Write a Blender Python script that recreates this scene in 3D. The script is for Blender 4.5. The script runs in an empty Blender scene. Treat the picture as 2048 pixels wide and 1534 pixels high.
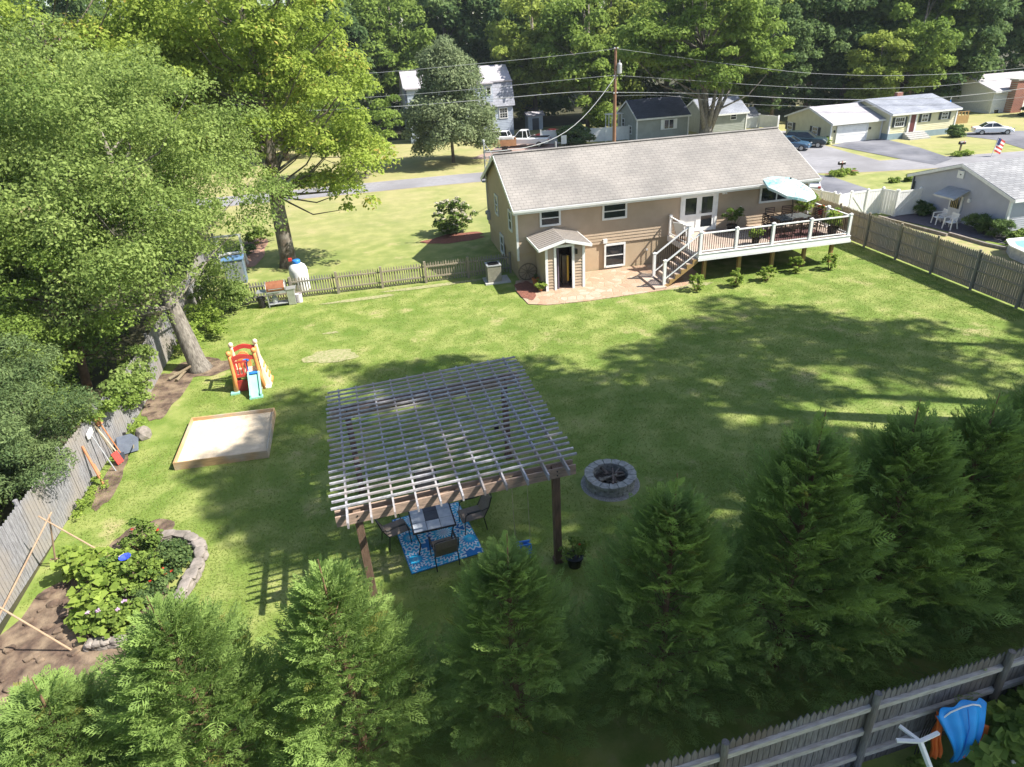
import bpy, math, random
import numpy as np
from mathutils import Vector, Matrix

# ---------------------------------------------------------------- camera, sky, sun
scene = bpy.context.scene
C = scene.collection
IMW, IMH, FPX, CAMH = 2048, 1534, 1340.0, 10.8
YAW, PITCH, ROLL = math.radians(10.63), math.radians(27.85), math.radians(-3.61)
FWD = np.array([math.sin(YAW)*math.cos(PITCH), math.cos(YAW)*math.cos(PITCH), -math.sin(PITCH)])
_r = np.array([math.cos(YAW), -math.sin(YAW), 0.0]); _u = np.cross(_r, FWD)
RGT = _r*math.cos(ROLL) + _u*math.sin(ROLL); UPV = -_r*math.sin(ROLL) + _u*math.cos(ROLL)
cam = bpy.data.cameras.new('camera'); cam.sensor_width = 36; cam.lens = FPX/IMW*36; cam.clip_end = 2000; cam.clip_start = .05
camo = bpy.data.objects.new('camera', cam); C.objects.link(camo)
camo.matrix_world = Matrix(((RGT[0], UPV[0], -FWD[0], 0), (RGT[1], UPV[1], -FWD[1], 0), (RGT[2], UPV[2], -FWD[2], CAMH), (0, 0, 0, 1)))
scene.camera = camo
SUNH = np.array([.83, -.36]) / math.hypot(.83, .36)      # horizontal direction towards the sun
ELEV = math.radians(47.5)
S3 = Vector((SUNH[0]*math.cos(ELEV), SUNH[1]*math.cos(ELEV), math.sin(ELEV)))
world = bpy.data.worlds.new('World'); scene.world = world; world.use_nodes = True
nt = world.node_tree; nt.nodes.clear()
sky = nt.nodes.new('ShaderNodeTexSky'); sky.sky_type = 'NISHITA'; sky.sun_disc = False
sky.sun_elevation = ELEV; sky.sun_rotation = math.atan2(SUNH[0], SUNH[1]); sky.air_density = 1.0; sky.dust_density = 1.2
bg = nt.nodes.new('ShaderNodeBackground'); bg.inputs[1].default_value = .092
wo = nt.nodes.new('ShaderNodeOutputWorld'); nt.links.new(sky.outputs[0], bg.inputs[0]); nt.links.new(bg.outputs[0], wo.inputs[0])
sl = bpy.data.lights.new('sun', 'SUN'); sl.energy = 4.6; sl.angle = math.radians(.53); sl.color = (1, .955, .87)
so = bpy.data.objects.new('sun', sl); C.objects.link(so); so.rotation_euler = S3.to_track_quat('Z', 'Y').to_euler()
vs = scene.view_settings; vs.view_transform = 'Standard'; vs.look = 'None'; vs.gamma = 1; vs.exposure = 1.25

# ---------------------------------------------------------------- survey helpers: sight line of the photo -> world point
def ray(x, y): return FWD + RGT*(x-IMW/2)/FPX - UPV*(y-IMH/2)/FPX
def Z(x, y, z=0.0):
    d = ray(x, y); t = (z-CAMH)/d[2]; return Vector((d[0]*t, d[1]*t, z))
def YP(x, y, Y):
    d = ray(x, y); t = Y/d[1]; return Vector((d[0]*t, Y, CAMH+d[2]*t))
def XP(x, y, X):
    d = ray(x, y); t = X/d[0]; return Vector((X, d[1]*t, CAMH+d[2]*t))
def VP(x, y, A, B):
    d = ray(x, y); nx, ny = -(B[1]-A[1]), B[0]-A[0]
    t = (A[0]*nx+A[1]*ny)/(d[0]*nx+d[1]*ny); return Vector((d[0]*t, d[1]*t, CAMH+d[2]*t))

# ---------------------------------------------------------------- materials
def mat(name, c1, c2=None, scale=8.0, rough=.7, bump=0.0, bscale=None, metal=0.0, detail=4, stretch=(1, 1, 1), spec=.4, c3=None, s3=.5):
    m = bpy.data.materials.new(name); m.use_nodes = True; t = m.node_tree; n = t.nodes; L = t.links
    b = n['Principled BSDF']; b.inputs['Roughness'].default_value = rough; b.inputs['Metallic'].default_value = metal
    b.inputs['Specular IOR Level'].default_value = spec
    if c2 is None: c2 = tuple(x*.8 for x in c1)
    tc = n.new('ShaderNodeTexCoord'); mp = n.new('ShaderNodeMapping'); mp.inputs['Scale'].default_value = stretch
    L.new(tc.outputs['Object'], mp.inputs[0])
    nz = n.new('ShaderNodeTexNoise'); nz.inputs['Scale'].default_value = scale; nz.inputs['Detail'].default_value = detail; L.new(mp.outputs[0], nz.inputs[0])
    cr = n.new('ShaderNodeValToRGB'); cr.color_ramp.elements[0].position = .35; cr.color_ramp.elements[1].position = .65
    cr.color_ramp.elements[0].color = (*c2, 1); cr.color_ramp.elements[1].color = (*c1, 1); L.new(nz.outputs[0], cr.inputs[0])
    out = cr.outputs[0]
    if c3:
        n3 = n.new('ShaderNodeTexNoise'); n3.inputs['Scale'].default_value = s3; n3.inputs['Detail'].default_value = 3; L.new(tc.outputs['Object'], n3.inputs[0])
        r3 = n.new('ShaderNodeValToRGB'); r3.color_ramp.elements[0].position = .42; r3.color_ramp.elements[1].position = .66; L.new(n3.outputs[0], r3.inputs[0])
        mx = n.new('ShaderNodeMixRGB'); L.new(r3.outputs[0], mx.inputs[0]); L.new(out, mx.inputs[1]); mx.inputs[2].default_value = (*c3, 1); out = mx.outputs[0]
    L.new(out, b.inputs['Base Color'])
    if bump:
        n2 = n.new('ShaderNodeTexNoise'); n2.inputs['Scale'].default_value = bscale or scale*4; n2.inputs['Detail'].default_value = 5; L.new(mp.outputs[0], n2.inputs[0])
        bp = n.new('ShaderNodeBump'); bp.inputs['Strength'].default_value = bump; bp.inputs['Distance'].default_value = .02
        L.new(n2.outputs[0], bp.inputs['Height']); L.new(bp.outputs[0], b.inputs['Normal'])
    return m
def leafmat(name, dark, light, tr=.35, rough=.68, tint=None):
    m = bpy.data.materials.new(name); m.use_nodes = True; t = m.node_tree; n = t.nodes; L = t.links
    b = n['Principled BSDF']; b.inputs['Roughness'].default_value = rough; b.inputs['Specular IOR Level'].default_value = .16
    at = n.new('ShaderNodeAttribute'); at.attribute_name = 'v'
    cr = n.new('ShaderNodeValToRGB'); cr.color_ramp.elements[0].color = (*dark, 1); cr.color_ramp.elements[1].color = (*light, 1)
    if tint:
        e = cr.color_ramp.elements.new(.93); e.color = (*light, 1); cr.color_ramp.elements[-1].color = (*tint, 1)
    L.new(at.outputs['Fac'], cr.inputs[0]); L.new(cr.outputs[0], b.inputs['Base Color'])
    tl = n.new('ShaderNodeBsdfTranslucent'); L.new(cr.outputs[0], tl.inputs[0])
    mx = n.new('ShaderNodeMixShader'); mx.inputs[0].default_value = tr
    L.new(b.outputs[0], mx.inputs[1]); L.new(tl.outputs[0], mx.inputs[2]); L.new(mx.outputs[0], n['Material Output'].inputs[0])
    return m
def brickmat(name, ca, cb, mortar, w, h, gap=.04, rot=(0, 0, 0), rough=.9, bump=.35, var=None):
    m = bpy.data.materials.new(name); m.use_nodes = True; t = m.node_tree; n = t.nodes; L = t.links
    b = n['Principled BSDF']; b.inputs['Roughness'].default_value = rough; b.inputs['Specular IOR Level'].default_value = .2
    tc = n.new('ShaderNodeTexCoord'); mp = n.new('ShaderNodeMapping'); mp.inputs['Rotation'].default_value = rot; L.new(tc.outputs['Object'], mp.inputs[0])
    br = n.new('ShaderNodeTexBrick'); br.inputs['Scale'].default_value = 1; br.inputs['Brick Width'].default_value = w; br.inputs['Row Height'].default_value = h
    br.inputs['Mortar Size'].default_value = gap*h; br.inputs['Color1'].default_value = (*ca, 1); br.inputs['Color2'].default_value = (*cb, 1); br.inputs['Mortar'].default_value = (*mortar, 1)
    L.new(mp.outputs[0], br.inputs[0])
    nz = n.new('ShaderNodeTexNoise'); nz.inputs['Scale'].default_value = .6; nz.inputs['Detail'].default_value = 6; L.new(tc.outputs['Object'], nz.inputs[0])
    cr = n.new('ShaderNodeValToRGB'); cr.color_ramp.elements[0].color = (.78, .78, .78, 1); cr.color_ramp.elements[1].color = (1.15, 1.13, 1.1, 1)
    cr.color_ramp.elements[0].position = .3; cr.color_ramp.elements[1].position = .7; L.new(nz.outputs[0], cr.inputs[0])
    mx = n.new('ShaderNodeMixRGB'); mx.blend_type = 'MULTIPLY'; mx.inputs[0].default_value = 1; L.new(br.outputs[0], mx.inputs[1]); L.new(cr.outputs[0], mx.inputs[2])
    L.new(mx.outputs[0], b.inputs['Base Color'])
    bp = n.new('ShaderNodeBump'); bp.inputs['Strength'].default_value = bump; bp.inputs['Distance'].default_value = .02; bp.invert = True
    L.new(br.outputs['Fac'], bp.inputs['Height']); L.new(bp.outputs[0], b.inputs['Normal'])
    return m

M = {}
M['white'] = mat('white_vinyl', (.78, .78, .76), (.70, .70, .69), 3, .45)
M['trim'] = mat('white_trim', (.74, .74, .72), (.64, .65, .64), 6, .5)
M['siding'] = mat('tan_siding', (.43, .33, .235), (.39, .30, .21), 2, .6)
M['bounce_siding'] = mat('tan_siding_bounce', (.36, .30, .20), (.30, .26, .17), 1.2, .6)  # tan siding with the lawn's green bounce mixed in, used on the gable vent
M['found'] = mat('tan_foundation', (.47, .36, .24), (.42, .32, .21), 1.5, .85, .2, 30)
M['shingle'] = brickmat('roof_shingles', (.268, .252, .236), (.240, .225, .211), (.16, .150, .143), .34, .19, .06, bump=.5)
M['shingle_metal'] = mat('ribbed_porch_roof', (.30, .265, .235), (.24, .215, .19), 12, .7, .1)
M['glass'] = mat('window_glass', (.018, .022, .026), (.010, .013, .016), 2, .08, spec=.8)
M['dark'] = mat('dark_opening', (.02, .017, .015), (.012, .01, .01), 5, .8)
M['blackm'] = mat('black_metal', (.02, .018, .018), (.014, .013, .013), 9, .35)
M['bronze'] = mat('dark_bronze_metal', (.035, .02, .016), (.022, .014, .012), 9, .4)
M['deckfloor'] = brickmat('deck_boards', (.50, .40, .33), (.42, .335, .28), (.10, .08, .07), 3.6, .14, .06)
M['deckred'] = mat('outdoor_mat', (.12, .055, .05), (.09, .04, .04), 20, .9)
M['pt'] = mat('pressure_treated_wood', (.36, .23, .085), (.27, .17, .065), 3, .8, .2, 20, stretch=(8, 8, 1))
M['greywood'] = mat('weathered_grey_wood', (.26, .245, .225), (.15, .14, .125), 5, .9, .35, 40, stretch=(6, 6, 1.0), c3=(.20, .17, .12), s3=.9)
M['brownwood'] = mat('weathered_brown_wood', (.22, .165, .10), (.13, .095, .058), 5, .9, .3, 40, stretch=(6, 6, 1.0), c3=(.25, .22, .15), s3=.8)
M['olivewood'] = mat('weathered_olive_wood', (.33, .28, .20), (.20, .17, .12), 4, .9, .3, 40, stretch=(9, 9, .8), c3=(.20, .19, .165), s3=.6)
M['pergwood'] = mat('pergola_grey_wood', (.42, .415, .43), (.24, .235, .25), 7, .65, .35, 30, stretch=(2, 2, 2), c3=(.33, .28, .25), s3=1.6, spec=.5)
M['pergbrown'] = mat('pergola_post_wood', (.19, .12, .08), (.11, .07, .045), 5, .85, .35, 30, stretch=(8, 8, .8))
M['beam'] = mat('pergola_beam_wood', (.44, .31, .23), (.26, .19, .145), 4, .85, .3, 30, stretch=(1, 8, 8))
M['newwood'] = mat('sandbox_wood', (.52, .33, .16), (.40, .25, .12), 3, .75, .2, 25, stretch=(1, 1, 6), c3=(.42, .37, .30), s3=1)
M['sand'] = mat('sand', (.74, .62, .46), (.60, .49, .35), 5, .95, 1.0, 7, c3=(.56, .46, .33), s3=2)
M['dirt'] = mat('bare_soil', (.135, .09, .064), (.06, .04, .03), 5, 1, 1.0, 18, c3=(.23, .17, .115), s3=2.2)
M['mulch'] = mat('red_mulch', (.25, .10, .065), (.13, .05, .035), 14, 1, .8, 30)
M['asphalt'] = mat('old_asphalt', (.27, .265, .28), (.22, .215, .23), 2, .95, .3, 60, c3=(.19, .185, .195), s3=.25)
M['asphalt2'] = mat('dark_driveway', (.13, .132, .155), (.095, .098, .115), 1.5, .9, .3, 60, c3=(.19, .19, .21), s3=.3)
M['concrete'] = mat('concrete', (.45, .44, .41), (.37, .36, .34), 6, .9, .2)
M['stone'] = mat('pale_stone', (.29, .25, .22), (.16, .14, .12), 5, .9, .5, 20)
M['block'] = mat('grey_fire_block', (.36, .355, .33), (.23, .23, .22), 9, .95, .6, 30)
M['nearwood'] = mat('dark_weathered_wood', (.19, .185, .19), (.095, .09, .092), 5, .9, .35, 40, stretch=(9, 9, 1.0), c3=(.12, .10, .085), s3=.9)
M['lit_railwood'] = mat('lit_rail_wood', (.44, .42, .40), (.28, .26, .24), 5, .8, .3, 40, stretch=(1, 6, 6))  # near fence wood lightened to paint in the daylight on its rails
M['palefence'] = mat('silver_fence_wood', (.29, .285, .295), (.15, .145, .15), 5, .9, .35, 40, stretch=(8, 8, 1.0), c3=(.27, .24, .21), s3=.9)
M['char'] = mat('charred_wood', (.16, .12, .10), (.03, .025, .022), 9, .95, .6)
M['barkg'] = mat('grey_bark', (.25, .225, .19), (.11, .095, .08), 5, .95, .9, 12, stretch=(3, 3, .7))
M['barkd'] = mat('dark_bark', (.15, .115, .085), (.075, .058, .043), 5, .95, .9, 12, stretch=(3, 3, .7), c3=(.22, .20, .17), s3=2)
M['twig'] = mat('twig_bark', (.20, .12, .065), (.12, .07, .04), 9, .9)
M['poly_red'] = mat('red_plastic', (.55, .06, .045), (.48, .05, .04), 4, .4)
M['poly_orange'] = mat('orange_plastic', (.72, .30, .10), (.65, .26, .08), 4, .45)
M['poly_tan'] = mat('tan_plastic', (.72, .58, .40), (.66, .52, .36), 4, .45)
M['poly_aqua'] = mat('aqua_plastic', (.30, .60, .48), (.25, .54, .43), 4, .4)
M['poly_blue'] = mat('blue_plastic', (.03, .20, .62), (.025, .17, .55), 4, .4)
M['poly_sky'] = mat('bright_blue_nylon', (.02, .30, .72), (.015, .24, .62), 4, .5)
M['nylon_orange'] = mat('orange_nylon', (.75, .17, .03), (.62, .13, .02), 4, .6)
M['steel'] = mat('brushed_steel', (.50, .50, .48), (.42, .42, .41), 6, .4, metal=.6)
M['rust'] = mat('copper_brown_lid', (.34, .14, .075), (.26, .10, .055), 5, .4, metal=.2)
M['acbeige'] = mat('beige_cabinet', (.33, .31, .24), (.28, .26, .20), 5, .6)
M['terra'] = mat('terracotta', (.50, .19, .07), (.42, .16, .06), 6, .8)
M['rope'] = mat('yellow_rope', (.42, .40, .22), (.34, .32, .18), 9, .8)
M['wicker'] = mat('brown_sling', (.22, .18, .145), (.17, .135, .11), 30, .7)
M['slate'] = mat('slate_tile', (.37, .41, .46), (.28, .31, .36), 6, .5, c3=(.46, .47, .49), s3=3)
M['slate_dark'] = mat('dark_slate_tile', (.05, .055, .075), (.035, .04, .055), 6, .5)
M['wire'] = mat('cable', (.30, .31, .31), (.26, .27, .27), 5, .5)
M['pole'] = mat('pole_wood', (.25, .13, .075), (.17, .09, .055), 5, .9, .3, stretch=(4, 4, .6))
M['galv'] = mat('galvanised_metal', (.46, .47, .48), (.38, .39, .40), 5, .45, metal=.4)
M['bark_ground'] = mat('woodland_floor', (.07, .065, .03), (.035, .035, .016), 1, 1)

def lawnmat():
    m = bpy.data.materials.new('lawn_grass'); m.use_nodes = True; t = m.node_tree; n = t.nodes; L = t.links
    b = n['Principled BSDF']; b.inputs['Roughness'].default_value = .85; b.inputs['Specular IOR Level'].default_value = .15
    tc = n.new('ShaderNodeTexCoord')
    def noise(s, d=4, r=.55):
        z = n.new('ShaderNodeTexNoise'); z.inputs['Scale'].default_value = s; z.inputs['Detail'].default_value = d; z.inputs['Roughness'].default_value = r
        L.new(tc.outputs['Object'], z.inputs[0]); return z.outputs[0]
    def ramp(src, p0, p1, c0=(0, 0, 0), c1=(1, 1, 1)):
        r = n.new('ShaderNodeValToRGB'); r.color_ramp.elements[0].position = p0; r.color_ramp.elements[1].position = p1
        r.color_ramp.elements[0].color = (*c0, 1); r.color_ramp.elements[1].color = (*c1, 1); L.new(src, r.inputs[0]); return r.outputs[0]
    def mix(f, a, c, mode='MIX'):
        x = n.new('ShaderNodeMixRGB'); x.blend_type = mode
        if isinstance(f, float): x.inputs[0].default_value = f
        else: L.new(f, x.inputs[0])
        for i, v in ((1, a), (2, c)):
            if isinstance(v, tuple): x.inputs[i].default_value = (*v, 1)
            else: L.new(v, x.inputs[i])
        return x.outputs[0]
    base = ramp(noise(22, 6, .7), .3, .7, (.105, .158, .028), (.180, .240, .052))
    base = mix(ramp(noise(1.1, 5), .42, .62), base, mix(.7, base, (.29, .31, .10)))
    base = mix(ramp(noise(.35, 4), .50, .72), base, mix(.6, base, (.075, .15, .02)))
    # dry thin patches
    base = mix(ramp(noise(.55, 8, .68), .585, .70), base, (.32, .285, .135))
    # front lawns drier: by position
    sx = n.new('ShaderNodeSeparateXYZ'); L.new(tc.outputs['Object'], sx.inputs[0])
    mr = n.new('ShaderNodeMapRange'); mr.inputs[1].default_value = 34; mr.inputs[2].default_value = 56; mr.inputs[3].default_value = .2; mr.inputs[4].default_value = .78; L.new(sx.outputs[1], mr.inputs[0])
    st = n.new('ShaderNodeMath'); st.operation = 'GREATER_THAN'; L.new(sx.outputs[1], st.inputs[0]); st.inputs[1].default_value = 31.6
    ml = n.new('ShaderNodeMath'); ml.operation = 'MULTIPLY'; L.new(mr.outputs[0], ml.inputs[0]); L.new(st.outputs[0], ml.inputs[1])
    mm = n.new('ShaderNodeMath'); mm.operation = 'MULTIPLY'; L.new(ml.outputs[0], mm.inputs[0]); L.new(ramp(noise(.3, 5, .6), .30, .62, (.45,)*3, (1,)*3), mm.inputs[1])
    base = mix(mm.outputs[0], base, (.37, .315, .165))
    L.new(base, b.inputs['Base Color'])
    bp = n.new('ShaderNodeBump'); bp.inputs['Strength'].default_value = .18; bp.inputs['Distance'].default_value = .02
    L.new(noise(34, 6, .8), bp.inputs['Height']); L.new(bp.outputs[0], b.inputs['Normal'])
    return m
M['lawn'] = lawnmat()

# ---------------------------------------------------------------- mesh builder
ROOTM = {}
class MB:
    def __init__(s): s.v = []; s.f = []
    def add(s, vs, fs):
        o = len(s.v); s.v += [Vector(v) for v in vs]; s.f += [tuple(i+o for i in f) for f in fs]; return s
    def box(s, c, d, rz=0, m=None):
        x, y, z = d[0]/2, d[1]/2, d[2]/2; R = Matrix.Rotation(rz, 3, 'Z') if m is None else m
        vs = [R @ Vector(p) + Vector(c) for p in ((-x, -y, -z), (x, -y, -z), (x, y, -z), (-x, y, -z), (-x, -y, z), (x, -y, z), (x, y, z), (-x, y, z))]
        return s.add(vs, [(0, 3, 2, 1), (4, 5, 6, 7), (0, 1, 5, 4), (1, 2, 6, 5), (2, 3, 7, 6), (3, 0, 4, 7)])
    def bx(s, a, b):      # box by corners
        return s.box([(a[i]+b[i])/2 for i in range(3)], [abs(b[i]-a[i]) for i in range(3)])
    def bar(s, p, q, w, h, up=(0, 0, 1)):
        p, q = Vector(p), Vector(q); d = q-p; L = d.length; d.normalize(); up = Vector(up)
        if abs(d.dot(up)) > .99: up = Vector((1, 0, 0))
        sx = d.cross(up).normalized(); uz = sx.cross(d).normalized()
        return s.box((p+q)/2, (w, L, h), m=Matrix((sx, d, uz)).transposed())
    def tube(s, p, q, r0, r1=None, n=8, cap=True):
        r1 = r0 if r1 is None else r1; p, q = Vector(p), Vector(q); d = (q-p).normalized()
        a = d.orthogonal().normalized(); b = d.cross(a)
        vs = [p+(a*math.cos(t)+b*math.sin(t))*r0 for t in [2*math.pi*i/n for i in range(n)]] + [q+(a*math.cos(t)+b*math.sin(t))*r1 for t in [2*math.pi*i/n for i in range(n)]]
        fs = [(i, (i+1) % n, n+(i+1) % n, n+i) for i in range(n)]
        if cap: fs += [tuple(reversed(range(n))), tuple(range(n, 2*n))]
        return s.add(vs, fs)
    def path(s, pts, rs, n=8, cap=True):
        pts = [Vector(p) for p in pts]
        if not hasattr(rs, '__len__'): rs = [rs]*len(pts)
        rings = []; a = None
        for i, p in enumerate(pts):
            d = ((pts[i+1] if i < len(pts)-1 else p) - (pts[i-1] if i else p)).normalized()
            a = d.orthogonal().normalized() if a is None else (a - d*a.dot(d)).normalized()
            b = d.cross(a); rings += [p+(a*math.cos(2*math.pi*k/n)+b*math.sin(2*math.pi*k/n))*rs[i] for k in range(n)]
        fs = [(i*n+k, i*n+(k+1) % n, (i+1)*n+(k+1) % n, (i+1)*n+k) for i in range(len(pts)-1) for k in range(n)]
        if cap: fs += [tuple(reversed(range(n))), tuple(range((len(pts)-1)*n, len(pts)*n))]
        return s.add(rings, fs)
    def lathe(s, c, prof, n=16):
        c = Vector(c); vs = []; m = len(prof)
        for r, z in prof: vs += [c+Vector((r*math.cos(2*math.pi*k/n), r*math.sin(2*math.pi*k/n), z)) for k in range(n)]
        fs = [(i*n+k, i*n+(k+1) % n, (i+1)*n+(k+1) % n, (i+1)*n+k) for i in range(m-1) for k in range(n)]
        if prof[0][0] > 1e-4: fs.append(tuple(reversed(range(n))))
        if prof[-1][0] > 1e-4: fs.append(tuple(range((m-1)*n, m*n)))
        return s.add(vs, fs)
    def prism(s, poly, off):      # planar polygon extruded by vector off
        n = len(poly); off = Vector(off); vs = [Vector(p) for p in poly] + [Vector(p)+off for p in poly]
        return s.add(vs, [tuple(range(n-1, -1, -1)), tuple(range(n, 2*n))] + [(i, (i+1) % n, n+(i+1) % n, n+i) for i in range(n)])
    def poly(s, pts): return s.add(pts, [tuple(range(len(pts)))])
    def build(s, name, m, parent=None, bevel=0, smooth=False, local=False):
        me = bpy.data.meshes.new(name)
        vs = s.v
        if parent is not None and not local:
            im = ROOTM[parent.name]; vs = [im @ v for v in vs]
        me.from_pydata([tuple(v) for v in vs], [], s.f); me.materials.append(M[m] if isinstance(m, str) else m)
        me.validate()
        import bmesh
        bm = bmesh.new(); bm.from_mesh(me); bmesh.ops.recalc_face_normals(bm, faces=bm.faces); bm.to_mesh(me); bm.free()
        if smooth:
            for p in me.polygons: p.use_smooth = True
        me.update()
        o = bpy.data.objects.new(name, me); C.objects.link(o)
        if parent is not None: o.parent = parent; ROOTM[o.name] = ROOTM[parent.name]
        else: ROOTM[o.name] = Matrix.Identity(4)
        if bevel:
            b = o.modifiers.new('bevel', 'BEVEL'); b.width = bevel; b.segments = 2; b.limit_method = 'ANGLE'
        return o
def thing(name, label, cat, loc=(0, 0, 0), rz=0, group=None):
    o = bpy.data.objects.new(name, None); C.objects.link(o); o.empty_display_size = .2
    o.location = loc; o.rotation_euler = (0, 0, rz); o['label'] = label; o['category'] = cat
    if group: o['group'] = group
    ROOTM[o.name] = (Matrix.Translation(Vector(loc)) @ Matrix.Rotation(rz, 4, 'Z')).inverted()
    return o
def tag(o, label, cat, group=None):
    o['label'] = label; o['category'] = cat
    if group: o['group'] = group
    return o
def struct(o): o['kind'] = 'structure'; return o
def dup(root, loc, rz, label, group=None, scale=None):
    r = root.copy(); C.objects.link(r); r.location = loc; r.rotation_euler = (0, 0, rz); r['label'] = label
    if scale: r.scale = (scale, scale, scale) if not hasattr(scale, '__len__') else scale
    if group: r['group'] = group
    for ch in list(root.children):
        c = ch.copy(); C.objects.link(c); c.parent = r
        for g in list(ch.children):
            d = g.copy(); C.objects.link(d); d.parent = c
    return r

# ---------------------------------------------------------------- leaf meshes (numpy)
def unit(a): return a/np.maximum(np.linalg.norm(a, axis=-1, keepdims=True), 1e-9)
def quads_obj(name, V, vals, m, parent=None, tri=False):
    k = 3 if tri else 4; N = len(V)//k
    me = bpy.data.meshes.new(name); me.vertices.add(len(V)); me.vertices.foreach_set('co', np.ascontiguousarray(V, dtype=np.float32).ravel())
    me.loops.add(N*k); me.loops.foreach_set('vertex_index', np.arange(N*k, dtype=np.int32))
    me.polygons.add(N); me.polygons.foreach_set('loop_start', np.arange(0, N*k, k, dtype=np.int32))
    me.update(calc_edges=True)
    a = me.attributes.new('v', 'FLOAT', 'FACE'); a.data.foreach_set('value', np.ascontiguousarray(vals, dtype=np.float32))
    me.materials.append(M[m] if isinstance(m, str) else m)
    o = bpy.data.objects.new(name, me); C.objects.link(o)
    if parent is not None: o.parent = parent
    return o
def leaf_quads(P, Nn, L, Wd, rng, U=None):
    n = len(P); Nn = unit(Nn)
    if U is None: U = rng.normal(size=(n, 3))
    U = unit(U - Nn*np.sum(U*Nn, 1, keepdims=True)); W = np.cross(Nn, U)
    L = np.broadcast_to(L, (n,))[:, None]; Wd = np.broadcast_to(Wd, (n,))[:, None]
    droop = Nn*L*-.12
    a = P-U*L/2+droop; b = P+W*Wd/2-U*L*.08; c = P+U*L/2+droop; d = P-W*Wd/2-U*L*.08
    return np.stack([a, b, c, d], 1).reshape(-1, 3)
def clusters_to_leaves(cc, cr, nleaf, size, rng, flat=.6, up=.5, aspect=.6):
    K = len(cc); w = cr**2; idx = rng.choice(K, nleaf, p=w/w.sum())
    D = unit(rng.normal(size=(nleaf, 3))); D[:, 2] = np.where(D[:, 2] < -.35, -D[:, 2]*.6, D[:, 2])
    r = cr[idx]*(.55+.5*rng.random(nleaf)**.6)
    P = cc[idx] + D*r[:, None]*np.array([1, 1, flat])
    Nn = D*.7 + np.array([0, 0, up]) + rng.normal(size=(nleaf, 3))*.55
    s = size*(.55+.95*rng.random(nleaf)**1.5)
    V = leaf_quads(P, Nn, s, s*aspect, rng)
    cv = rng.random(K)
    val = np.clip(.5*cv[idx] + .55*rng.random(nleaf), 0, 1)
    return V, val
def crown_clusters(ells, n, rng, rc, shell=.45):
    vol = np.array([e[3]*e[4]*e[5] for e in ells])**.8; idx = rng.choice(len(ells), n, p=vol/vol.sum())
    E = np.array(ells)[idx]; D = unit(rng.normal(size=(n, 3))); r = shell+(1-shell)*rng.random(n)**.6
    cc = E[:, :3]+D*E[:, 3:6]*r[:, None]*(.85+.3*rng.random((n, 1)))
    return cc, rc*(.6+.8*rng.random(n))
def tree(name, label, cat, loc, trunk_pts, trunk_r, ells, ncl, nleaf, leaf, m, seed, rc=.9, bark='barkd', group=None, rz=0, flat=.6, shell=.45, aspect=.6, limbs=.35, up=.5, extra=None):
    rng = np.random.default_rng(seed); root = thing(name, label, cat, loc, rz, group)
    cc, cr = crown_clusters(ells, ncl, rng, rc, shell)
    if extra is not None:
        cc = np.vstack([cc, extra[:, :3]]); cr = np.concatenate([cr, extra[:, 3]])
    V, val = clusters_to_leaves(cc, cr, nleaf, leaf, rng, flat, up, aspect)
    tp = [Vector(p) for p in trunk_pts]; t = MB()
    # flared base
    pts = [tp[0]+Vector((0, 0, -.15)), tp[0]+Vector((0, 0, .12)), tp[0].lerp(tp[1], .18)] + tp[1:]
    rs = [trunk_r[0]*1.5, trunk_r[0]*1.22, trunk_r[0]] + list(trunk_r[1:])
    t.path(pts, rs, 10)
    tpa = np.array([tuple(p) for p in tp]); sel = rng.random(len(cc)) < limbs
    for c in cc[sel]:
        # start on the trunk below the clump
        zs = tpa[:, 2]; z0 = np.clip(c[2]-.5*np.hypot(c[0]-tpa[-1, 0], c[1]-tpa[-1, 1])-.8, zs[0]+(zs[-1]-zs[0])*.28, zs[-1])
        s = np.array([np.interp(z0, zs, tpa[:, i]) for i in range(3)]); Ld = np.linalg.norm(c-s)
        mid = s*.45+c*.55 + np.array([0, 0, -.08*Ld]) + rng.normal(size=3)*.06*Ld
        r0 = min(max(.012*Ld+.015, .02), trunk_r[-1]*1.0)
        t.path([s, mid, c], [r0, r0*.6, r0*.2], 5, False)
    t.build('trunk', bark, root, smooth=True, local=True)
    quads_obj('crown', V, val, m, root)
    return root

# ---------------------------------------------------------------- building helpers
def siding_wall(mb, p, q, z0, top, course=.12, lap=.014, normal=None):
    """lap boards from p to q (2D), outward side given by normal; top: number or function of 0..1 along the wall"""
    p = Vector((p[0], p[1], 0)); q = Vector((q[0], q[1], 0)); d = q-p; nrm = Vector((normal[0], normal[1], 0))
    f = top if callable(top) else (lambda s: top)
    S = [i/60 for i in range(61)]; zmax = max(f(s) for s in S); z = z0
    while z < zmax-1e-4:
        z1 = min(z+course, zmax); ok = [s for s in S if f(s) >= min(z1, zmax)-1e-6]
        if not ok:
            z = z1; continue
        a, b = min(ok), max(ok)
        if callable(top) and b-a < 1e-6: z = z1; continue
        A, B = p+d*a, p+d*b
        mb.add([A+nrm*lap+Vector((0, 0, z)), B+nrm*lap+Vector((0, 0, z)), B+nrm*.002+Vector((0, 0, z1)), A+nrm*.002+Vector((0, 0, z1)), A+Vector((0, 0, z)), B+Vector((0, 0, z))],
               [(0, 1, 2, 3), (4, 5, 1, 0)])
        z = z1
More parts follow.
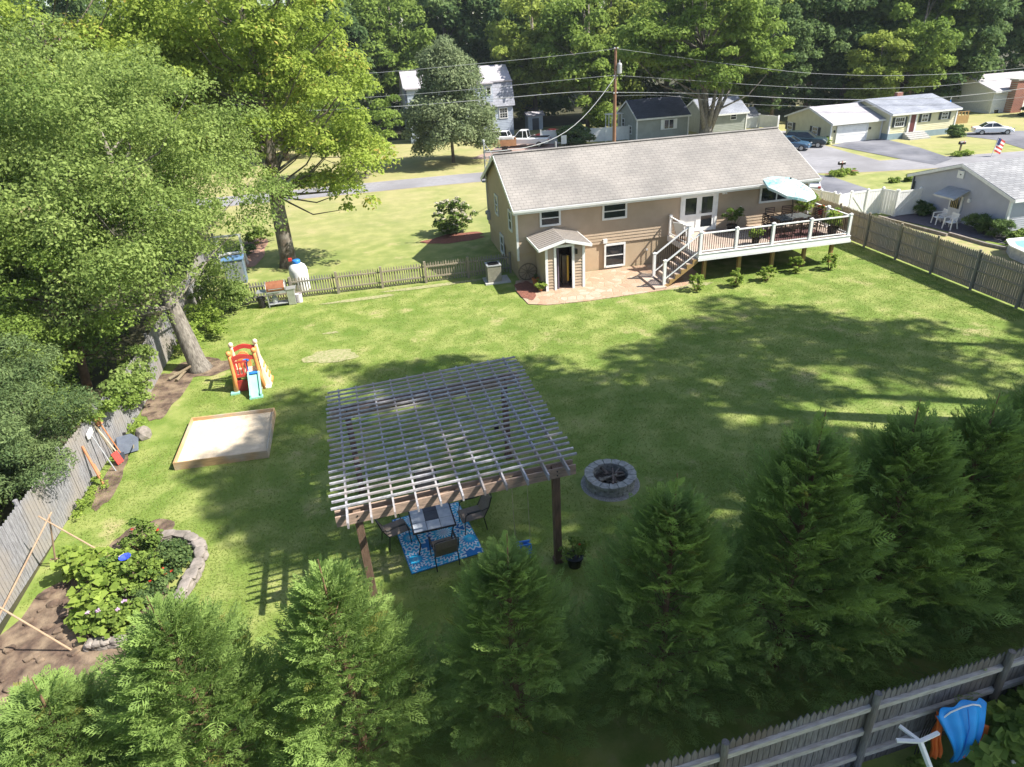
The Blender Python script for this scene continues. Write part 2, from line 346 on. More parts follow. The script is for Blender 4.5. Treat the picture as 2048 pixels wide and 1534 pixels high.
def window(parent, c, w, h, axis, nrm, fw=.09, sash='h', frame='trim', name='window', mull=0, depth=.05, grid=None):
    """c centre on the wall face; axis unit vector along the wall; nrm outward"""
    c, a, n = Vector(c), Vector(axis), Vector(nrm); z = Vector((0, 0, 1)); f = MB()
    def slab(mb, u0, u1, v0, v1, d0, d1):
        vs = [c+a*u+z*v+n*d for d in (d0, d1) for (u, v) in ((u0, v0), (u1, v0), (u1, v1), (u0, v1))]
        mb.add(vs, [(0, 3, 2, 1), (4, 5, 6, 7), (0, 1, 5, 4), (1, 2, 6, 5), (2, 3, 7, 6), (3, 0, 4, 7)])
    W, H = w/2, h/2
    slab(f, -W, -W+fw, -H, H, .0, depth); slab(f, W-fw, W, -H, H, .0, depth); slab(f, -W+fw, W-fw, H-fw, H, .0, depth); slab(f, -W+fw, W-fw, -H, -H+fw, .0, depth+.012)
    fo = f.build(name, frame, parent)
    g = MB(); slab(g, -W+fw, W-fw, -H+fw, H-fw, .0, .018); g.build('pane', 'glass', fo)
    s = MB()
    if sash == 'h': slab(s, -W+fw, W-fw, -.022, .022, .018, .036)
    if mull:
        for k in range(1, mull): u = -W+fw+(w-2*fw)*k/mull; slab(s, u-.03, u+.03, -H+fw, H-fw, .019, .040)
    if grid:
        for k in range(1, grid[0]): u = -W+fw+(w-2*fw)*k/grid[0]; slab(s, u-.012, u+.012, -H+fw, H-fw, .018, .027)
        for k in range(1, grid[1]): v = -H+fw+(h-2*fw)*k/grid[1]; slab(s, -W+fw, W-fw, v-.012, v+.012, .018, .028)
    if s.v: s.build('sash', frame, fo)
    return fo
def gable_roof(mb, x0, x1, y0, y1, ze, zr, th=.1, axis='x'):
    """two slabs; ridge runs along axis; ze at both eaves"""
    if axis == 'x':
        ym = (y0+y1)/2
        P = lambda x, y, z: Vector((x, y, z))
    else:
        x0, x1, y0, y1 = y0, y1, x0, x1; ym = (y0+y1)/2
        P = lambda x, y, z: Vector((y, x, z))
    prof = [(y0, ze-th), (y0, ze), (ym, zr), (y1, ze), (y1, ze-th), (ym, zr-th)]
    mb.prism([P(x0, y, z) for y, z in prof], P(x1-x0, 0, 0))
# ================================================================ THE SETTING
g = MB().poly([(-400, -60, 0), (500, -60, 0), (500, 500, 0), (-400, 500, 0)]); struct(g.build('ground', 'lawn'))
def sheet(name, pts, z, m, th=0.0, kind=True):
    mb = MB()
    if th: mb.prism([Vector((p[0], p[1], z-th)) for p in pts], (0, 0, th))
    else: mb.poly([Vector((p[0], p[1], z)) for p in pts])
    o = mb.build(name, m); o['kind'] = 'structure'; return o
def ribbon(pts, w):
    L_, R_ = [], []
    for i, p in enumerate(pts):
        a = Vector(pts[max(i-1, 0)]); b = Vector(pts[min(i+1, len(pts)-1)]); d = (b-a).normalized(); n = Vector((-d.y, d.x)); L_.append(Vector(p)+n*w/2); R_.append(Vector(p)-n*w/2)
    return L_ + R_[::-1]
def ribbon_obj(name, pts, w, z, m):
    # smooth the centre line
    P = [Vector(p) for p in pts]; Q = []
    for i in range(len(P)-1):
        p0, p1, p2, p3 = P[max(i-1, 0)], P[i], P[i+1], P[min(i+2, len(P)-1)]
        for k in range(8):
            t = k/8; Q.append(.5*((2*p1)+(-p0+p2)*t+(2*p0-5*p1+4*p2-p3)*t*t+(-p0+3*p1-3*p2+p3)*t**3))
    Q.append(P[-1]); mb = MB(); n = len(Q); ed = ribbon(Q, w)
    vs = [Vector((v.x, v.y, z)) for v in ed]
    mb.add(vs, [(i, i+1, 2*n-2-i, 2*n-1-i) for i in range(n-1)]); return struct(mb.build(name, m))
ribbon_obj('road', [(-120, 57.5), (-60, 57.4), (-8, 57.3), (9, 57.0), (19, 55.6), (27, 51.5), (34, 47.2), (45, 44.6), (70, 41.5), (140, 36)], 3.9, .016, 'asphalt')
ribbon_obj('road_edge', [(-120, 57.5), (-60, 57.4), (-8, 57.3), (9, 57.0), (19, 55.6), (27, 51.5), (34, 47.2), (45, 44.6), (70, 41.5), (140, 36)], 4.25, .008, mat('sandy_verge', (.38, .31, .20), (.30, .26, .15), 3, 1))
zf = lambda x, y: Z(x, y)
sheet('driveway', [zf(1600, 392), (22.2, 44, 0), (27, 51.5, 0), (30, 49.5, 0), zf(1640, 350), zf(1668, 355), zf(1700, 366), zf(1742, 380), zf(1715, 398)], .020, 'asphalt2')
sheet('driveway', [zf(1470, 300), zf(1560, 262), zf(1600, 262), zf(1652, 292), zf(1700, 306), zf(1760, 322), zf(1660, 336), zf(1560, 330)], .024, 'asphalt')
sheet('driveway', [zf(1662, 291), zf(1728, 277), zf(1772, 279), zf(1840, 296), zf(1905, 318), zf(1870, 330), zf(1800, 318)], .028, 'asphalt2')
sheet('driveway', [zf(1905, 270), zf(1960, 262), zf(2060, 262), zf(2060, 302), zf(1990, 280)], .020, 'asphalt2')
sheet('driveway', [zf(940, 318), zf(985, 300), zf(1010, 272), zf(1110, 268), zf(1120, 300), zf(1080, 320)], .012, mat('reddish_gravel', (.34, .25, .22), (.25, .18, .16), 2, 1))
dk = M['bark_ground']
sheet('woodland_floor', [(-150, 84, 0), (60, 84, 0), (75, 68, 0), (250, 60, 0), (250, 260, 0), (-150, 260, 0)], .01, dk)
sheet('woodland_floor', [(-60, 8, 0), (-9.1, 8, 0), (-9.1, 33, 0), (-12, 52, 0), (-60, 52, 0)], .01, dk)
# back-yard bare ground and beds
def blob(name, c, rx, ry, z, m, seed, rot=0):
    r = random.Random(seed); ph = [r.uniform(0, 6.3) for _ in range(4)]; pts = []
    for i in range(48):
        t = 2*math.pi*i/48; k = 1+.10*math.sin(2*t+ph[0])+.09*math.sin(3*t+ph[1])+.06*math.sin(5*t+ph[2])+.05*math.sin(9*t+ph[3])
        x, y = rx*k*math.cos(t), ry*k*math.sin(t); pts.append((c[0]+x*math.cos(rot)-y*math.sin(rot), c[1]+x*math.sin(rot)+y*math.cos(rot)))
    return sheet(name, pts, z, m)
blob('soil_patch', (-7.35, 12.2), 1.65, 2.2, .012, 'dirt', 3); blob('soil_patch', (-8.0, 10.4), 1.5, 1.3, .016, 'dirt', 5); blob('soil_patch', (-6.9, 14.6), .8, .9, .02, 'dirt', 6)
blob('soil_patch', (-8.2, 23.4), .62, 2.2, .012, 'dirt', 8); blob('soil_patch', (-7.3, 25.1), 1.1, .9, .016, 'dirt', 9); blob('soil_patch', (-8.5, 18.0), .28, 1.5, .012, 'dirt', 10)
bare = mat('thin_bare_turf', (.33, .30, .17), (.20, .22, .08), 9, 1, .5, 20)
blob('worn_turf', (-2.45, 24.5), 1.0, .62, .012, bare, 12); blob('worn_turf', (-1.2, 30.6), 1.6, .22, .012, bare, 14); blob('worn_turf', (2.4, 31.2), 2.6, .2, .014, bare, 15); blob('worn_turf', (-2.5, 26.9), .3, .12, .012, bare, 13)
blob('mulch_bed', (4.5, 39.2), 1.9, .95, .014, 'mulch', 20); blob('mulch_bed', (-7.6, 41.0), 1.0, 3.6, .014, mat('pinkish_mulch', (.42, .25, .18), (.32, .18, .13), 12, 1, .5), 21)
blob('mulch_bed', (34.4, 45.0), 1.3, .5, .02, 'mulch', 23)
blob('mulch_bed', (13.3, 26.8), 1.5, .22, .014, bare, 24)
# flagstone patio by the house
def flagmat():
    m = bpy.data.materials.new('flagstones'); m.use_nodes = True; n = m.node_tree.nodes; L = m.node_tree.links; b = n['Principled BSDF']; b.inputs['Roughness'].default_value = .9
    tc = n.new('ShaderNodeTexCoord'); v = n.new('ShaderNodeTexVoronoi'); v.inputs['Scale'].default_value = 2.6; L.new(tc.outputs['Object'], v.inputs[0])
    v2 = n.new('ShaderNodeTexVoronoi'); v2.feature = 'DISTANCE_TO_EDGE'; v2.inputs['Scale'].default_value = 2.6; L.new(tc.outputs['Object'], v2.inputs[0])
    cr = n.new('ShaderNodeValToRGB'); cr.color_ramp.elements[0].color = (.46, .29, .19, 1); cr.color_ramp.elements[1].color = (.52, .44, .34, 1); e = cr.color_ramp.elements.new(.5); e.color = (.52, .36, .25, 1)
    sp = n.new('ShaderNodeSeparateColor'); L.new(v.outputs['Color'], sp.inputs[0]); L.new(sp.outputs[0], cr.inputs[0])
    r2 = n.new('ShaderNodeValToRGB'); r2.color_ramp.elements[0].position = .02; r2.color_ramp.elements[1].position = .06; L.new(v2.outputs[0], r2.inputs[0])
    nz = n.new('ShaderNodeTexNoise'); nz.inputs['Scale'].default_value = 14; nz.inputs['Detail'].default_value = 6; L.new(tc.outputs['Object'], nz.inputs[0])
    ml = n.new('ShaderNodeMixRGB'); ml.blend_type = 'MULTIPLY'; ml.inputs[0].default_value = .5; L.new(cr.outputs[0], ml.inputs[1]); L.new(nz.outputs[0], ml.inputs[2])
    mx = n.new('ShaderNodeMixRGB'); L.new(r2.outputs[0], mx.inputs[0]); mx.inputs[1].default_value = (.34, .25, .16, 1); L.new(ml.outputs[0], mx.inputs[2]); L.new(mx.outputs[0], b.inputs['Base Color'])
    bp = n.new('ShaderNodeBump'); bp.inputs['Strength'].default_value = .5; bp.inputs['Distance'].default_value = .02; L.new(r2.outputs[0], bp.inputs['Height']); L.new(bp.outputs[0], b.inputs['Normal'])
    return m
sheet('patio', [(6.05, 27.15), (6.8, 26.75), (8.6, 26.6), (10.6, 26.65), (12.3, 26.7), (13.4, 26.9), (14.6, 27.6), (14.8, 30.35), (6.2, 30.35), (5.9, 29.2)], .035, flagmat(), th=.034)
blob('patio_edge', (6.4, 28.9), .5, 1.2, .050, 'mulch', 31)
# edging of the neighbour's patio
sheet('neighbour_patio', [(28.75, 33.3), (29.3, 31.0), (29.8, 28.3), (30.3, 26.8), (31.3, 26.8), (31.3, 33.8)], .03, mat('dark_patio', (.11, .10, .115), (.08, .07, .085), 4, .9), th=.028)
sheet('dry_strip', [(24.4, 33), (28.2, 33.4), (29.2, 30), (30.1, 25.5), (28.5, 22), (24.4, 20)], .012, mat('dry_grass_strip', (.34, .28, .15), (.22, .24, .08), 3, 1, .4))

# ================================================================ THE TAN HOUSE
HX0, HX1, HY0, HY1, EZ, RZ = 6.38, 21.42, 30.4, 38.0, 3.50, 5.36
RY = (HY0+HY1)/2
house = thing('ranch_house', 'long tan house with grey-brown shingle roof in the middle of the yard', 'house', ((HX0+HX1)/2, (HY0+HY1)/2, 0))
w = MB()
w.prism([(HX0+.02, HY0+.02, 1.3), (HX0+.02, HY1-.02, 1.3), (HX0+.02, HY1-.02, EZ+.05), (HX0+.02, RY, RZ-.12), (HX0+.02, HY0+.02, EZ+.05)], (HX1-HX0-.04, 0, 0))
siding_wall(w, (HX0, HY0), (HX1, HY0), 1.33, 3.55, .15, .026, (0, -1))
gt = lambda s: EZ-.02+(RZ-.14-EZ)*(1-abs(2*s-1))
siding_wall(w, (HX0, HY0), (HX0, HY1), 1.0, gt, .15, .024, (-1, 0))
siding_wall(w, (HX1, HY0), (HX1, HY1), 1.33, gt, .15, .024, (1, 0))
w.build('wall', 'siding', house)
f = MB().bx((HX0+.04, HY0+.03, -.1), (HX1-.04, HY1-.03, 1.35)); f.build('foundation', 'found', house)
r = MB(); gable_roof(r, HX0-.18, HX1+.28, HY0-.42, HY1+.42, EZ, RZ, .10); r.build('roof', 'shingle', house)
r = MB().box(((HX0+HX1)/2+.05, RY, RZ+.012), (HX1-HX0+.5, .26, .03)); r.build('ridge_cap', 'shingle', house)
t = MB()
t.bx((HX0-.20, HY0-.455, EZ-.22), (HX1+.30, HY0-.425, EZ-.03))
t.bx((HX0-.20, HY0-.42, EZ-.22), (HX1+.28, HY0+.0, EZ-.19)); t.bx((HX0-.20, HY1+.0, EZ-.22), (HX1+.28, HY1+.45, EZ-.19))
for x in (HX0-.215, HX1+.285):
    for ya in (HY0-.44, HY1+.44): t.bar((x, ya, EZ-.12), (x, RY, RZ-.12), .03, .2)
t.build('fascia', 'trim', house)
gu = MB().prism([(HX0-.2, HY0-.46, EZ-.14), (HX0-.2, HY0-.57, EZ-.11), (HX0-.2, HY0-.585, EZ-.01), (HX0-.2, HY0-.56, EZ-.01), (HX0-.2, HY0-.55, EZ-.09), (HX0-.2, HY0-.46, EZ-.12)], (HX1-HX0+.5, 0, 0)); gu.build('gutter', 'white', house)
for x, y in ((HX0, HY0), (HX1, HY0), (HX0, HY1)): MB().bx((x-.028 if x < 10 else x-.07, y-.028 if y < 35 else y-.07, .98 if x < 10 else 1.33), (x+.07 if x < 10 else x+.028, y+.07 if y < 35 else y+.028, EZ-.2)).build('corner_board', 'trim', house)
ww = lambda x0, x1, z0, z1, **k: window(house, ((x0+x1)/2, HY0-.026, (z0+z1)/2), x1-x0, z1-z0, (1, 0, 0), (0, -1, 0), **k)
ww(7.50, 8.52, 2.50, 3.27); ww(10.57, 11.81, 2.48, 3.29); ww(10.68, 11.77, .12, 1.30)
ww(18.74, 20.6, 2.45, 3.28, sash=None, mull=2)
lw = lambda y0, y1, z0, z1, **k: window(house, (HX0-.024, (y0+y1)/2, (z0+z1)/2), y1-y0, z1-z0, (0, 1, 0), (-1, 0, 0), **k)
lw(31.2, 31.95, 2.15, 3.15); lw(34.6, 35.4, 2.15, 3.2, fw=.1); lw(33.6, 34.5, .30, 1.35, fw=.12)
# French doors onto the deck
d = MB(); x0, x1, z0, z1 = 14.55, 16.50, 1.42, 3.30; yf = HY0-.02
for a, b, c_, e in ((x0, x0+.12, z0, z1), (x1-.12, x1, z0, z1), (x0+.12, x1-.12, z1-.1, z1)): d.bx((a, yf-.07, c_), (b, yf, e))
dd = d.build('patio_door', 'trim', house)
l = MB(); xm = (x0+x1)/2
for a, b in ((x0+.12, xm), (xm, x1-.12)):
    l.bx((a, yf-.045, z0), (a+.13, yf-.002, z1-.1)); l.bx((b-.13, yf-.045, z0), (b, yf-.002, z1-.1)); l.bx((a+.13, yf-.045, z0), (b-.13, yf-.002, z0+.18)); l.bx((a+.13, yf-.045, z1-.22), (b-.13, yf-.002, z1-.1))
    l.bx((a+.13, yf-.045, z0+.74), (b-.13, yf-.002, z0+.86))
l.build('leaf', 'white', dd)
l = MB()
for a, b in ((x0+.12, xm), (xm, x1-.12)): l.bx((a+.13, yf-.02, z0+.86), (b-.13, yf-.001, z1-.22))
l.bx((xm+.13, yf-.02, z0+.18), (x1-.25, yf-.001, z0+.74)); l.build('pane', 'glass', dd)
l = MB().bx((x0+.25, yf-.02, z0+.18), (xm-.13, yf-.001, z0+.74)); l.build('lower_panel', 'trim', dd)
l = MB().box((xm+.06, yf-.07, z0+.95), (.03, .05, .14)); l.build('handle', 'steel', dd)
# lamp, vents, meter
l = MB().box((16.78, HY0-.06, 3.18), (.12, .1, .12)); l.lathe((16.72, HY0-.14, 3.12), [(.0, 0), (.06, .01), (.045, .1), (0, .11)], 8); l.lathe((16.86, HY0-.14, 3.12), [(.0, 0), (.06, .01), (.045, .1), (0, .11)], 8); l.build('flood_light', 'white', house)
MB().box((10.72, HY0-.06, 1.46), (.2, .09, .2)).build('dryer_vent', 'white', house)
MB().box((12.9, HY0-.05, .78), (.07, .09, .07)).build('spigot', 'white', house)
gv = MB().bx((HX0-.045, RY-.35, 4.35), (HX0-.016, RY-.05, 4.85))
for k in range(5): gv.bx((HX0-.06, RY-.33, 4.4+k*.09), (HX0-.045, RY-.07, 4.43+k*.09))
gv.build('gable_vent', 'bounce_siding', house)
me_ = MB().tube((HX0-.10, 37.4, 1.6), (HX0-.10, 37.4, 4.9), .035); me_.box((HX0-.1, 37.4, 1.6), (.16, .28, .5)); me_.tube((HX0-.02, 37.4, 1.75), (HX0-.26, 37.4, 1.75), .1, n=12); me_.build('electric_meter', 'galv', house)
sm = MB(); sm.tube((HX0-.10, 37.35, 3.0), (HX0-.10, 37.35, 5.55), .035); sm.lathe((HX0-.10, 37.35, 5.5), [(.04, 0), (.08, .02), (.07, .12), (0, .16)], 10)
sm.build('service_mast', 'galv', house)
ib = MB()
for dz in (5.1, 4.75): ib.tube((HX0-.10, 37.35, dz), (HX0+.16, 37.2, dz), .02); ib.lathe((HX0+.16, 37.2, dz-.05), [(.05, 0), (.05, .1), (0, .11)], 8)
ib.path([(HX0-.1, 37.35, 5.5), (HX0+.3, 37.3, 4.9), (HX0+.1, 37.3, 4.5), (HX0-.1, 37.3, 4.6)], .02, 5); ib.build('insulator', 'galv', house)
rb = MB(); rb.tube((9.5, RY+.3, RZ-.1), (9.5, RY+.3, RZ+.28), .05); rb.build('vent_pipe', 'galv', house)
# entry porch of the basement
P0, P1, PY, PW = 7.25, 9.02, 28.42, 2.08
pw = MB()
dx0, dx1, dz1 = 7.72, 8.46, 2.02
siding_wall(pw, (P0, PY), (dx0-.06, PY), .03, PW, .14, .04, (0, -1)); siding_wall(pw, (dx1+.06, PY), (P1, PY), .03, PW, .14, .04, (0, -1))
siding_wall(pw, (dx0-.06, PY), (dx1+.06, PY), dz1+.02, lambda s: PW+.2-.12*abs(2*s-1), .115, .012, (0, -1))
siding_wall(pw, (P0, PY), (P0, HY0), .03, PW, .115, .014, (-1, 0)); siding_wall(pw, (P1, PY), (P1, HY0), .03, PW, .115, .014, (1, 0))
for a, b in ((P0, dx0-.01), (dx1+.01, P1)): pw.bx((a+.01, PY+.02, .03), (b, PY+.1, PW))
pw.bx((dx0-.01, PY+.02, dz1), (dx1+.01, PY+.1, PW+.1))
pw.bx((P0+.01, PY+.1, .03), (P0+.08, HY0, PW)); pw.bx((P1-.08, PY+.1, .03), (P1-.01, HY0, PW))
porch = pw.build('basement_porch', 'siding', house)
fl = MB().bx((P0+.08, PY+.11, .036), (P1-.08, HY0-.02, .06)); fl.bx((P0+.1, HY0-.06, .06), (P1-.1, HY0+.0, PW)); fl.build('interior', mat('porch_interior', (.20, .13, .09), (.10, .065, .05), 3, .8), porch)
it = MB(); it.box((8.3, 29.2, .75), (.25, .35, 1.35)); it.tube((8.02, 29.0, .06), (8.1, 29.1, 1.5), .03); it.box((7.98, 29.6, .9), (.14, .3, 1.6)); it.build('stored_tools', 'brownwood', porch)
MB().tube((8.36, 28.75, .3), (8.36, 28.75, 1.5), .05).build('yellow_float', mat('ochre', (.55, .36, .05), (.5, .3, .04), 4, .6), porch)
dl = MB().box((dx0+.07, PY+.42, 1.02), (.05, .72, 1.95), rz=.12); dl.build('door', mat('plum_door', (.13, .10, .14), (.11, .09, .12), 3, .5), porch)
rf = MB(); gable_roof(rf, 6.86, 9.30, 28.16, HY0+.0, 2.10, 2.42, .07, axis='y')
# ribbed cover
for k in range(9):
    y = 28.25+k*.25
    for s_ in (-1, 1): rf.bar((8.08+s_*1.2, y, 2.125), (8.08+s_*.02, y, 2.437), .03, .02)
rf.build('porch_roof', 'shingle_metal', porch)
tr = MB()
for s_ in (-1, 1): tr.bar((8.08+s_*1.235, 28.13, 2.045), (8.08, 28.13, 2.37), .03, .13); tr.bar((8.08+s_*1.245, 28.14, 2.05), (8.08+s_*1.245, HY0-.03, 2.05), .03, .12)
tr.bx((P0-.05, PY-.05, .03), (P0+.07, PY-.031, PW-.03)); tr.bx((P1-.07, PY-.05, .03), (P1+.05, PY-.031, PW-.03)); tr.bx((dx0-.11, PY-.055, .03), (dx0, PY+.02, dz1)); tr.bx((dx1, PY-.055, .03), (dx1+.11, PY+.02, dz1)); tr.bx((dx0-.11, PY-.06, dz1), (dx1+.11, PY+.02, dz1+.11))
tr.build('porch_trim', 'white', porch)
MB().box((8.64, PY-.09, 1.78), (.1, .12, .22)).build('wall_lamp', 'blackm', porch)

# ================================================================ THE DECK
DX0, DX1, DY0, DZ = 13.98, 21.55, 26.98, 1.38
deck = thing('raised_deck', 'white railed wooden deck standing on posts behind the tan house', 'deck', ((DX0+DX1)/2, (DY0+HY0)/2, 0))
MB().bx((DX0, DY0, DZ-.05), (DX1, HY0-.03, DZ)).build('floor', 'deckfloor', deck)
fc = MB(); fc.bx((DX0-.03, DY0-.035, DZ-.26), (DX1+.03, DY0-.005, DZ-.004)); fc.bx((DX0-.035, DY0-.004, DZ-.26), (DX0-.005, HY0-.03, DZ-.004)); fc.bx((DX1+.005, DY0-.004, DZ-.26), (DX1+.035, HY0-.03, DZ-.004))
fc.bx((DX0-.06, DY0-.075, DZ-.30), (DX1+.06, DY0-.037, DZ-.18)); fc.bx((DX0-.03, DY0-.06, DZ+.001), (DX1+.03, DY0+.06, DZ+.022))
fc.build('fascia', 'white', deck)
js = MB()
for k in range(18): x = DX0+.2+k*(DX1-DX0-.4)/17; js.bx((x-.02, DY0+.01, DZ-.24), (x+.02, HY0-.05, DZ-.051))
js.bx((DX0+.1, DY0+.5, DZ-.44), (DX1-.1, DY0+.6, DZ-.25)); js.build('joists', 'pt', deck)
for x in (14.55, 16.3, 18.0, 19.65, 21.1):
    MB().bx((x-.075, DY0+.46, 0), (x+.075, DY0+.61, DZ-.25)).build('support_post', 'pt', deck)
def rail_post(x, y, z, h=.98, zb=None, nm='rail_post'):
    p = MB().bx((x-.06, y-.06, z if zb is None else zb), (x+.06, y+.06, z+h)); p.bx((x-.075, y-.075, z+h), (x+.075, y+.075, z+h+.03)); p.lathe((x, y, z+h+.03), [(.09, 0), (.05, .03), (0, .05)], 4); return p.build(nm, 'white', deck)
def rail_run(p, q, zp, zq, n=None):
    p, q = Vector(p), Vector(q); L_ = (q-p).length; d = (q-p).normalized(); a = p+d*.06; b = q-d*.06
    A = lambda t, z: Vector((a.x+(b.x-a.x)*t, a.y+(b.y-a.y)*t, zp+(zq-zp)*t+z))
    m_ = MB(); m_.bar(A(0, .92), A(1, .92), .08, .045); m_.bar(A(0, .12), A(1, .12), .05, .045); ro = m_.build('railing', 'white', deck)
    m_ = MB(); n = n or int(L_/.115)
    for k in range(n):
        t = (k+.5)/n; m_.tube(A(t, .13), A(t, .91), .016, n=5, cap=False)
    m_.build('balusters', 'bronze', ro)
px = [DX0+.06, 15.78, 17.58, 19.48, DX1-.06]
for x in px: rail_post(x, DY0+.06, DZ)
for a, b in zip(px[:-1], px[1:]): rail_run((a, DY0+.06), (b, DY0+.06), DZ, DZ)
rail_post(DX1-.06, 28.7, DZ); rail_post(DX1-.06, HY0-.1, DZ); rail_run((DX1-.06, DY0+.06), (DX1-.06, 28.7), DZ, DZ); rail_run((DX1-.06, 28.7), (DX1-.06, HY0-.1), DZ, DZ)
SY0, SY1 = DY0+.06, 28.22
rail_post(DX0+.06, SY1, DZ); rail_post(DX0+.06, HY0-.12, DZ); rail_run((DX0+.06, SY1), (DX0+.06, HY0-.12), DZ, DZ)
# stairs
BXX = 12.38; sr = MB(); nst = 7
for k in range(1, nst):
    z_ = DZ-k*DZ/nst; x_ = DX0-k*.268
    sr.bx((x_-.02, SY0-.02, z_-.035), (x_+.285, SY1+.02, z_))
    sr.bx((x_+.25, SY0, z_-.0), (x_+.265, SY1, z_+DZ/nst-.04))
sr.bx((11.86, SY0-.25, .036), (12.42, SY1+.55, .12)); sr.build('stair_tread', 'deckfloor', deck)
for y in (SY0-.045, SY1+.045, (SY0+SY1)/2):
    s_ = MB(); 
    pr = [(DX0-.01, y-.02, DZ-.36), (DX0-.01, y-.02, DZ-.20)]
    for k in range(1, nst):
        z_ = DZ-k*DZ/nst-.036; x_ = DX0-k*.268; pr += [(x_+.25, y-.02, z_), (x_-.0, y-.02, z_)]
    pr += [(12.3, y-.02, .04), (12.55, y-.02, .04)]
    s_.prism(pr, (0, .04, 0)); s_.build('stringer', 'pt', deck)
for y in (SY0-.0, SY1): rail_post(BXX, y, .22, 1.03, .1, 'rail_post'); rail_run((BXX, y), (DX0+.06, y), .30, DZ, 15)
# ================================================================ FENCES
def stockade(name, label, pts, h, m, railside, bay=2.43, pw=.13, gap=.012, tip='dog', rails=(.35, 1.0, 1.6), post='round', seed=1, th=.018, ph=.08, railw=.06, railm=None, cat='fence', start=0):
    rnd = random.Random(seed); root = thing(name, label, cat, (pts[0][0], pts[0][1], 0))
    P = [Vector((*p, 0)) for p in pts]
    for i in range(len(P)-1):
        a, b = P[i], P[i+1]; L_ = (b-a).length; d = (b-a)/L_; n = Vector((-d.y, d.x, 0))*railside; nb = max(1, round(L_/bay)); bl = L_/nb
        for k in range(nb):
            A = a+d*bl*k; B = A+d*bl; pk = MB(); s = .02
            while s < bl-.03:
                w_ = min(pw*rnd.uniform(.85, 1.1), bl-s); hh = h+rnd.uniform(-.02, .02); t0 = A+d*s; t1 = A+d*(s+w_-gap); off = n*rnd.uniform(-.004, .004)
                if tip == 'dog': prof = [(t0, .03), (t1, .03), (t1, hh-.045), (t0.lerp(t1, .62), hh), (t0.lerp(t1, .38), hh), (t0, hh-.045)]
                else: prof = [(t0, .05), (t1, .05), (t1, hh-.09), (t0.lerp(t1, .5), hh), (t0, hh-.09)]
                pk.prism([p+off+Vector((0, 0, z)) for p, z in prof], n*-th); s += w_
            pk.build('picket_panel', m, root)
            rl = MB()
            for z in rails: rl.bar(A+d*.04+n*.03+Vector((0, 0, z)), B-d*.04+n*.03+Vector((0, 0, z+rnd.uniform(-.02, .02))), railw*.7, railw)
            rl.build('rail', railm or m, root)
            po = MB()
            if post == 'round': po.tube(A+n*.06+Vector((0, 0, -.1)), A+n*.06+Vector((0, 0, h+ph)), .062, .055, 10)
            else: po.box(A+n*.06+Vector((0, 0, (h+ph)/2)), (.11, .11, h+ph), rz=math.atan2(d.y, d.x))
            po.build('fence_post', m, root)
    po = MB().tube(P[-1]+n*.06+Vector((0, 0, -.1)), P[-1]+n*.06+Vector((0, 0, h+ph)), .062, .055, 10).build('fence_post', m, root)
    return root
stockade('stockade_fence', 'grey stockade fence with three rails in the near right corner, below the arborvitae', [(-1.2, 5.07), (3.68, 5.30), (6.19, 5.44), (8.62, 5.56), (16, 5.9)], 1.80, 'nearwood', -1, rails=(.38, .98, 1.52), seed=3, railw=.095, pw=.105, railm='lit_railwood', tip='pt')
stockade('stockade_fence', 'long weathered brown stockade fence along the right side of the lawn', [(24.12, 33.4), (24.12, 20), (24.15, 4)], 1.66, 'olivewood', -1, rails=(.3, .85, 1.35), seed=4, pw=.105, tip='pt')
stockade('stockade_fence', 'pale grey stockade fence along the left side behind the garden', [(-9.45, 8.0), (-9.05, 17.2), (-8.75, 22), (-8.8, 28), (-9.0, 40)], 1.62, 'palefence', 1, rails=(.3, 1.3), seed=5, pw=.12)
stockade('picket_fence', 'low brown picket fence between the tan house and the grill', [(-8.6, 31.95), (6.25, 31.78)], 1.02, 'olivewood', -1, bay=2.05, pw=.125, gap=.06, tip='pt', rails=(.28, .80), post='square', seed=6, ph=.06, railw=.07)

# white vinyl fence on the right, from the drive to the grey neighbour
def vinyl(name, label, tops, h, gates=(), m='white', cat='fence', braceflip=1):
    P = [Z(x, y, h) if len(p) == 2 else Vector(p) for p in tops for x, y in [p[:2]]]
    P = [Vector((p.x, p.y, 0)) for p in P]; root = thing(name, label, cat, tuple(P[0]))
    for i, p in enumerate(P):
        q = MB().bx((p.x-.06, p.y-.06, 0), (p.x+.06, p.y+.06, h+.06)); q.lathe((p.x, p.y, h+.06), [(.1, 0), (.06, .03), (0, .06)], 4); q.build('fence_post', m, root)
    for i in range(len(P)-1):
        a, b = P[i], P[i+1]; d = (b-a).normalized(); L_ = (b-a).length; pn = MB(); n = max(2, int(L_/.15))
        for k in range(n):
            s0, s1 = a.lerp(b, (k+.04)/n), a.lerp(b, (k+.96)/n); pn.bar((s0+Vector((0, 0, h/2))), (s1+Vector((0, 0, h/2))), .022, h-.16)
        for z in (.1, h-.05): pn.bar(a+d*.05+Vector((0, 0, z)), b-d*.05+Vector((0, 0, z)), .045, .10)
        if i in gates: pn.bar(a+d*.06+Vector((0, 0, h-.14)) if braceflip > 0 else a+d*.06+Vector((0, 0, .2)), b-d*.06+Vector((0, 0, .2)) if braceflip > 0 else b-d*.06+Vector((0, 0, h-.14)), .06, .09)
        pn.build('gate' if i in gates else 'panel', m, root)
    return root
z6 = lambda x, y: (1620+x/4.785, 300+y/4.785)
vinyl('vinyl_fence', 'bright white vinyl fence and gate between the driveway and the grey house', [z6(-40, 355), z6(110, 388), z6(240, 412), z6(288, 430), z6(400, 405), z6(560, 385), z6(705, 368), z6(840, 392)], 1.45, gates=(4,))
vinyl('vinyl_gate', 'white vinyl gate in the shade against the grey neighbour wall', [z6(852, 393), z6(1062, 370)], 1.45, gates=(0,), braceflip=-1, cat='gate')
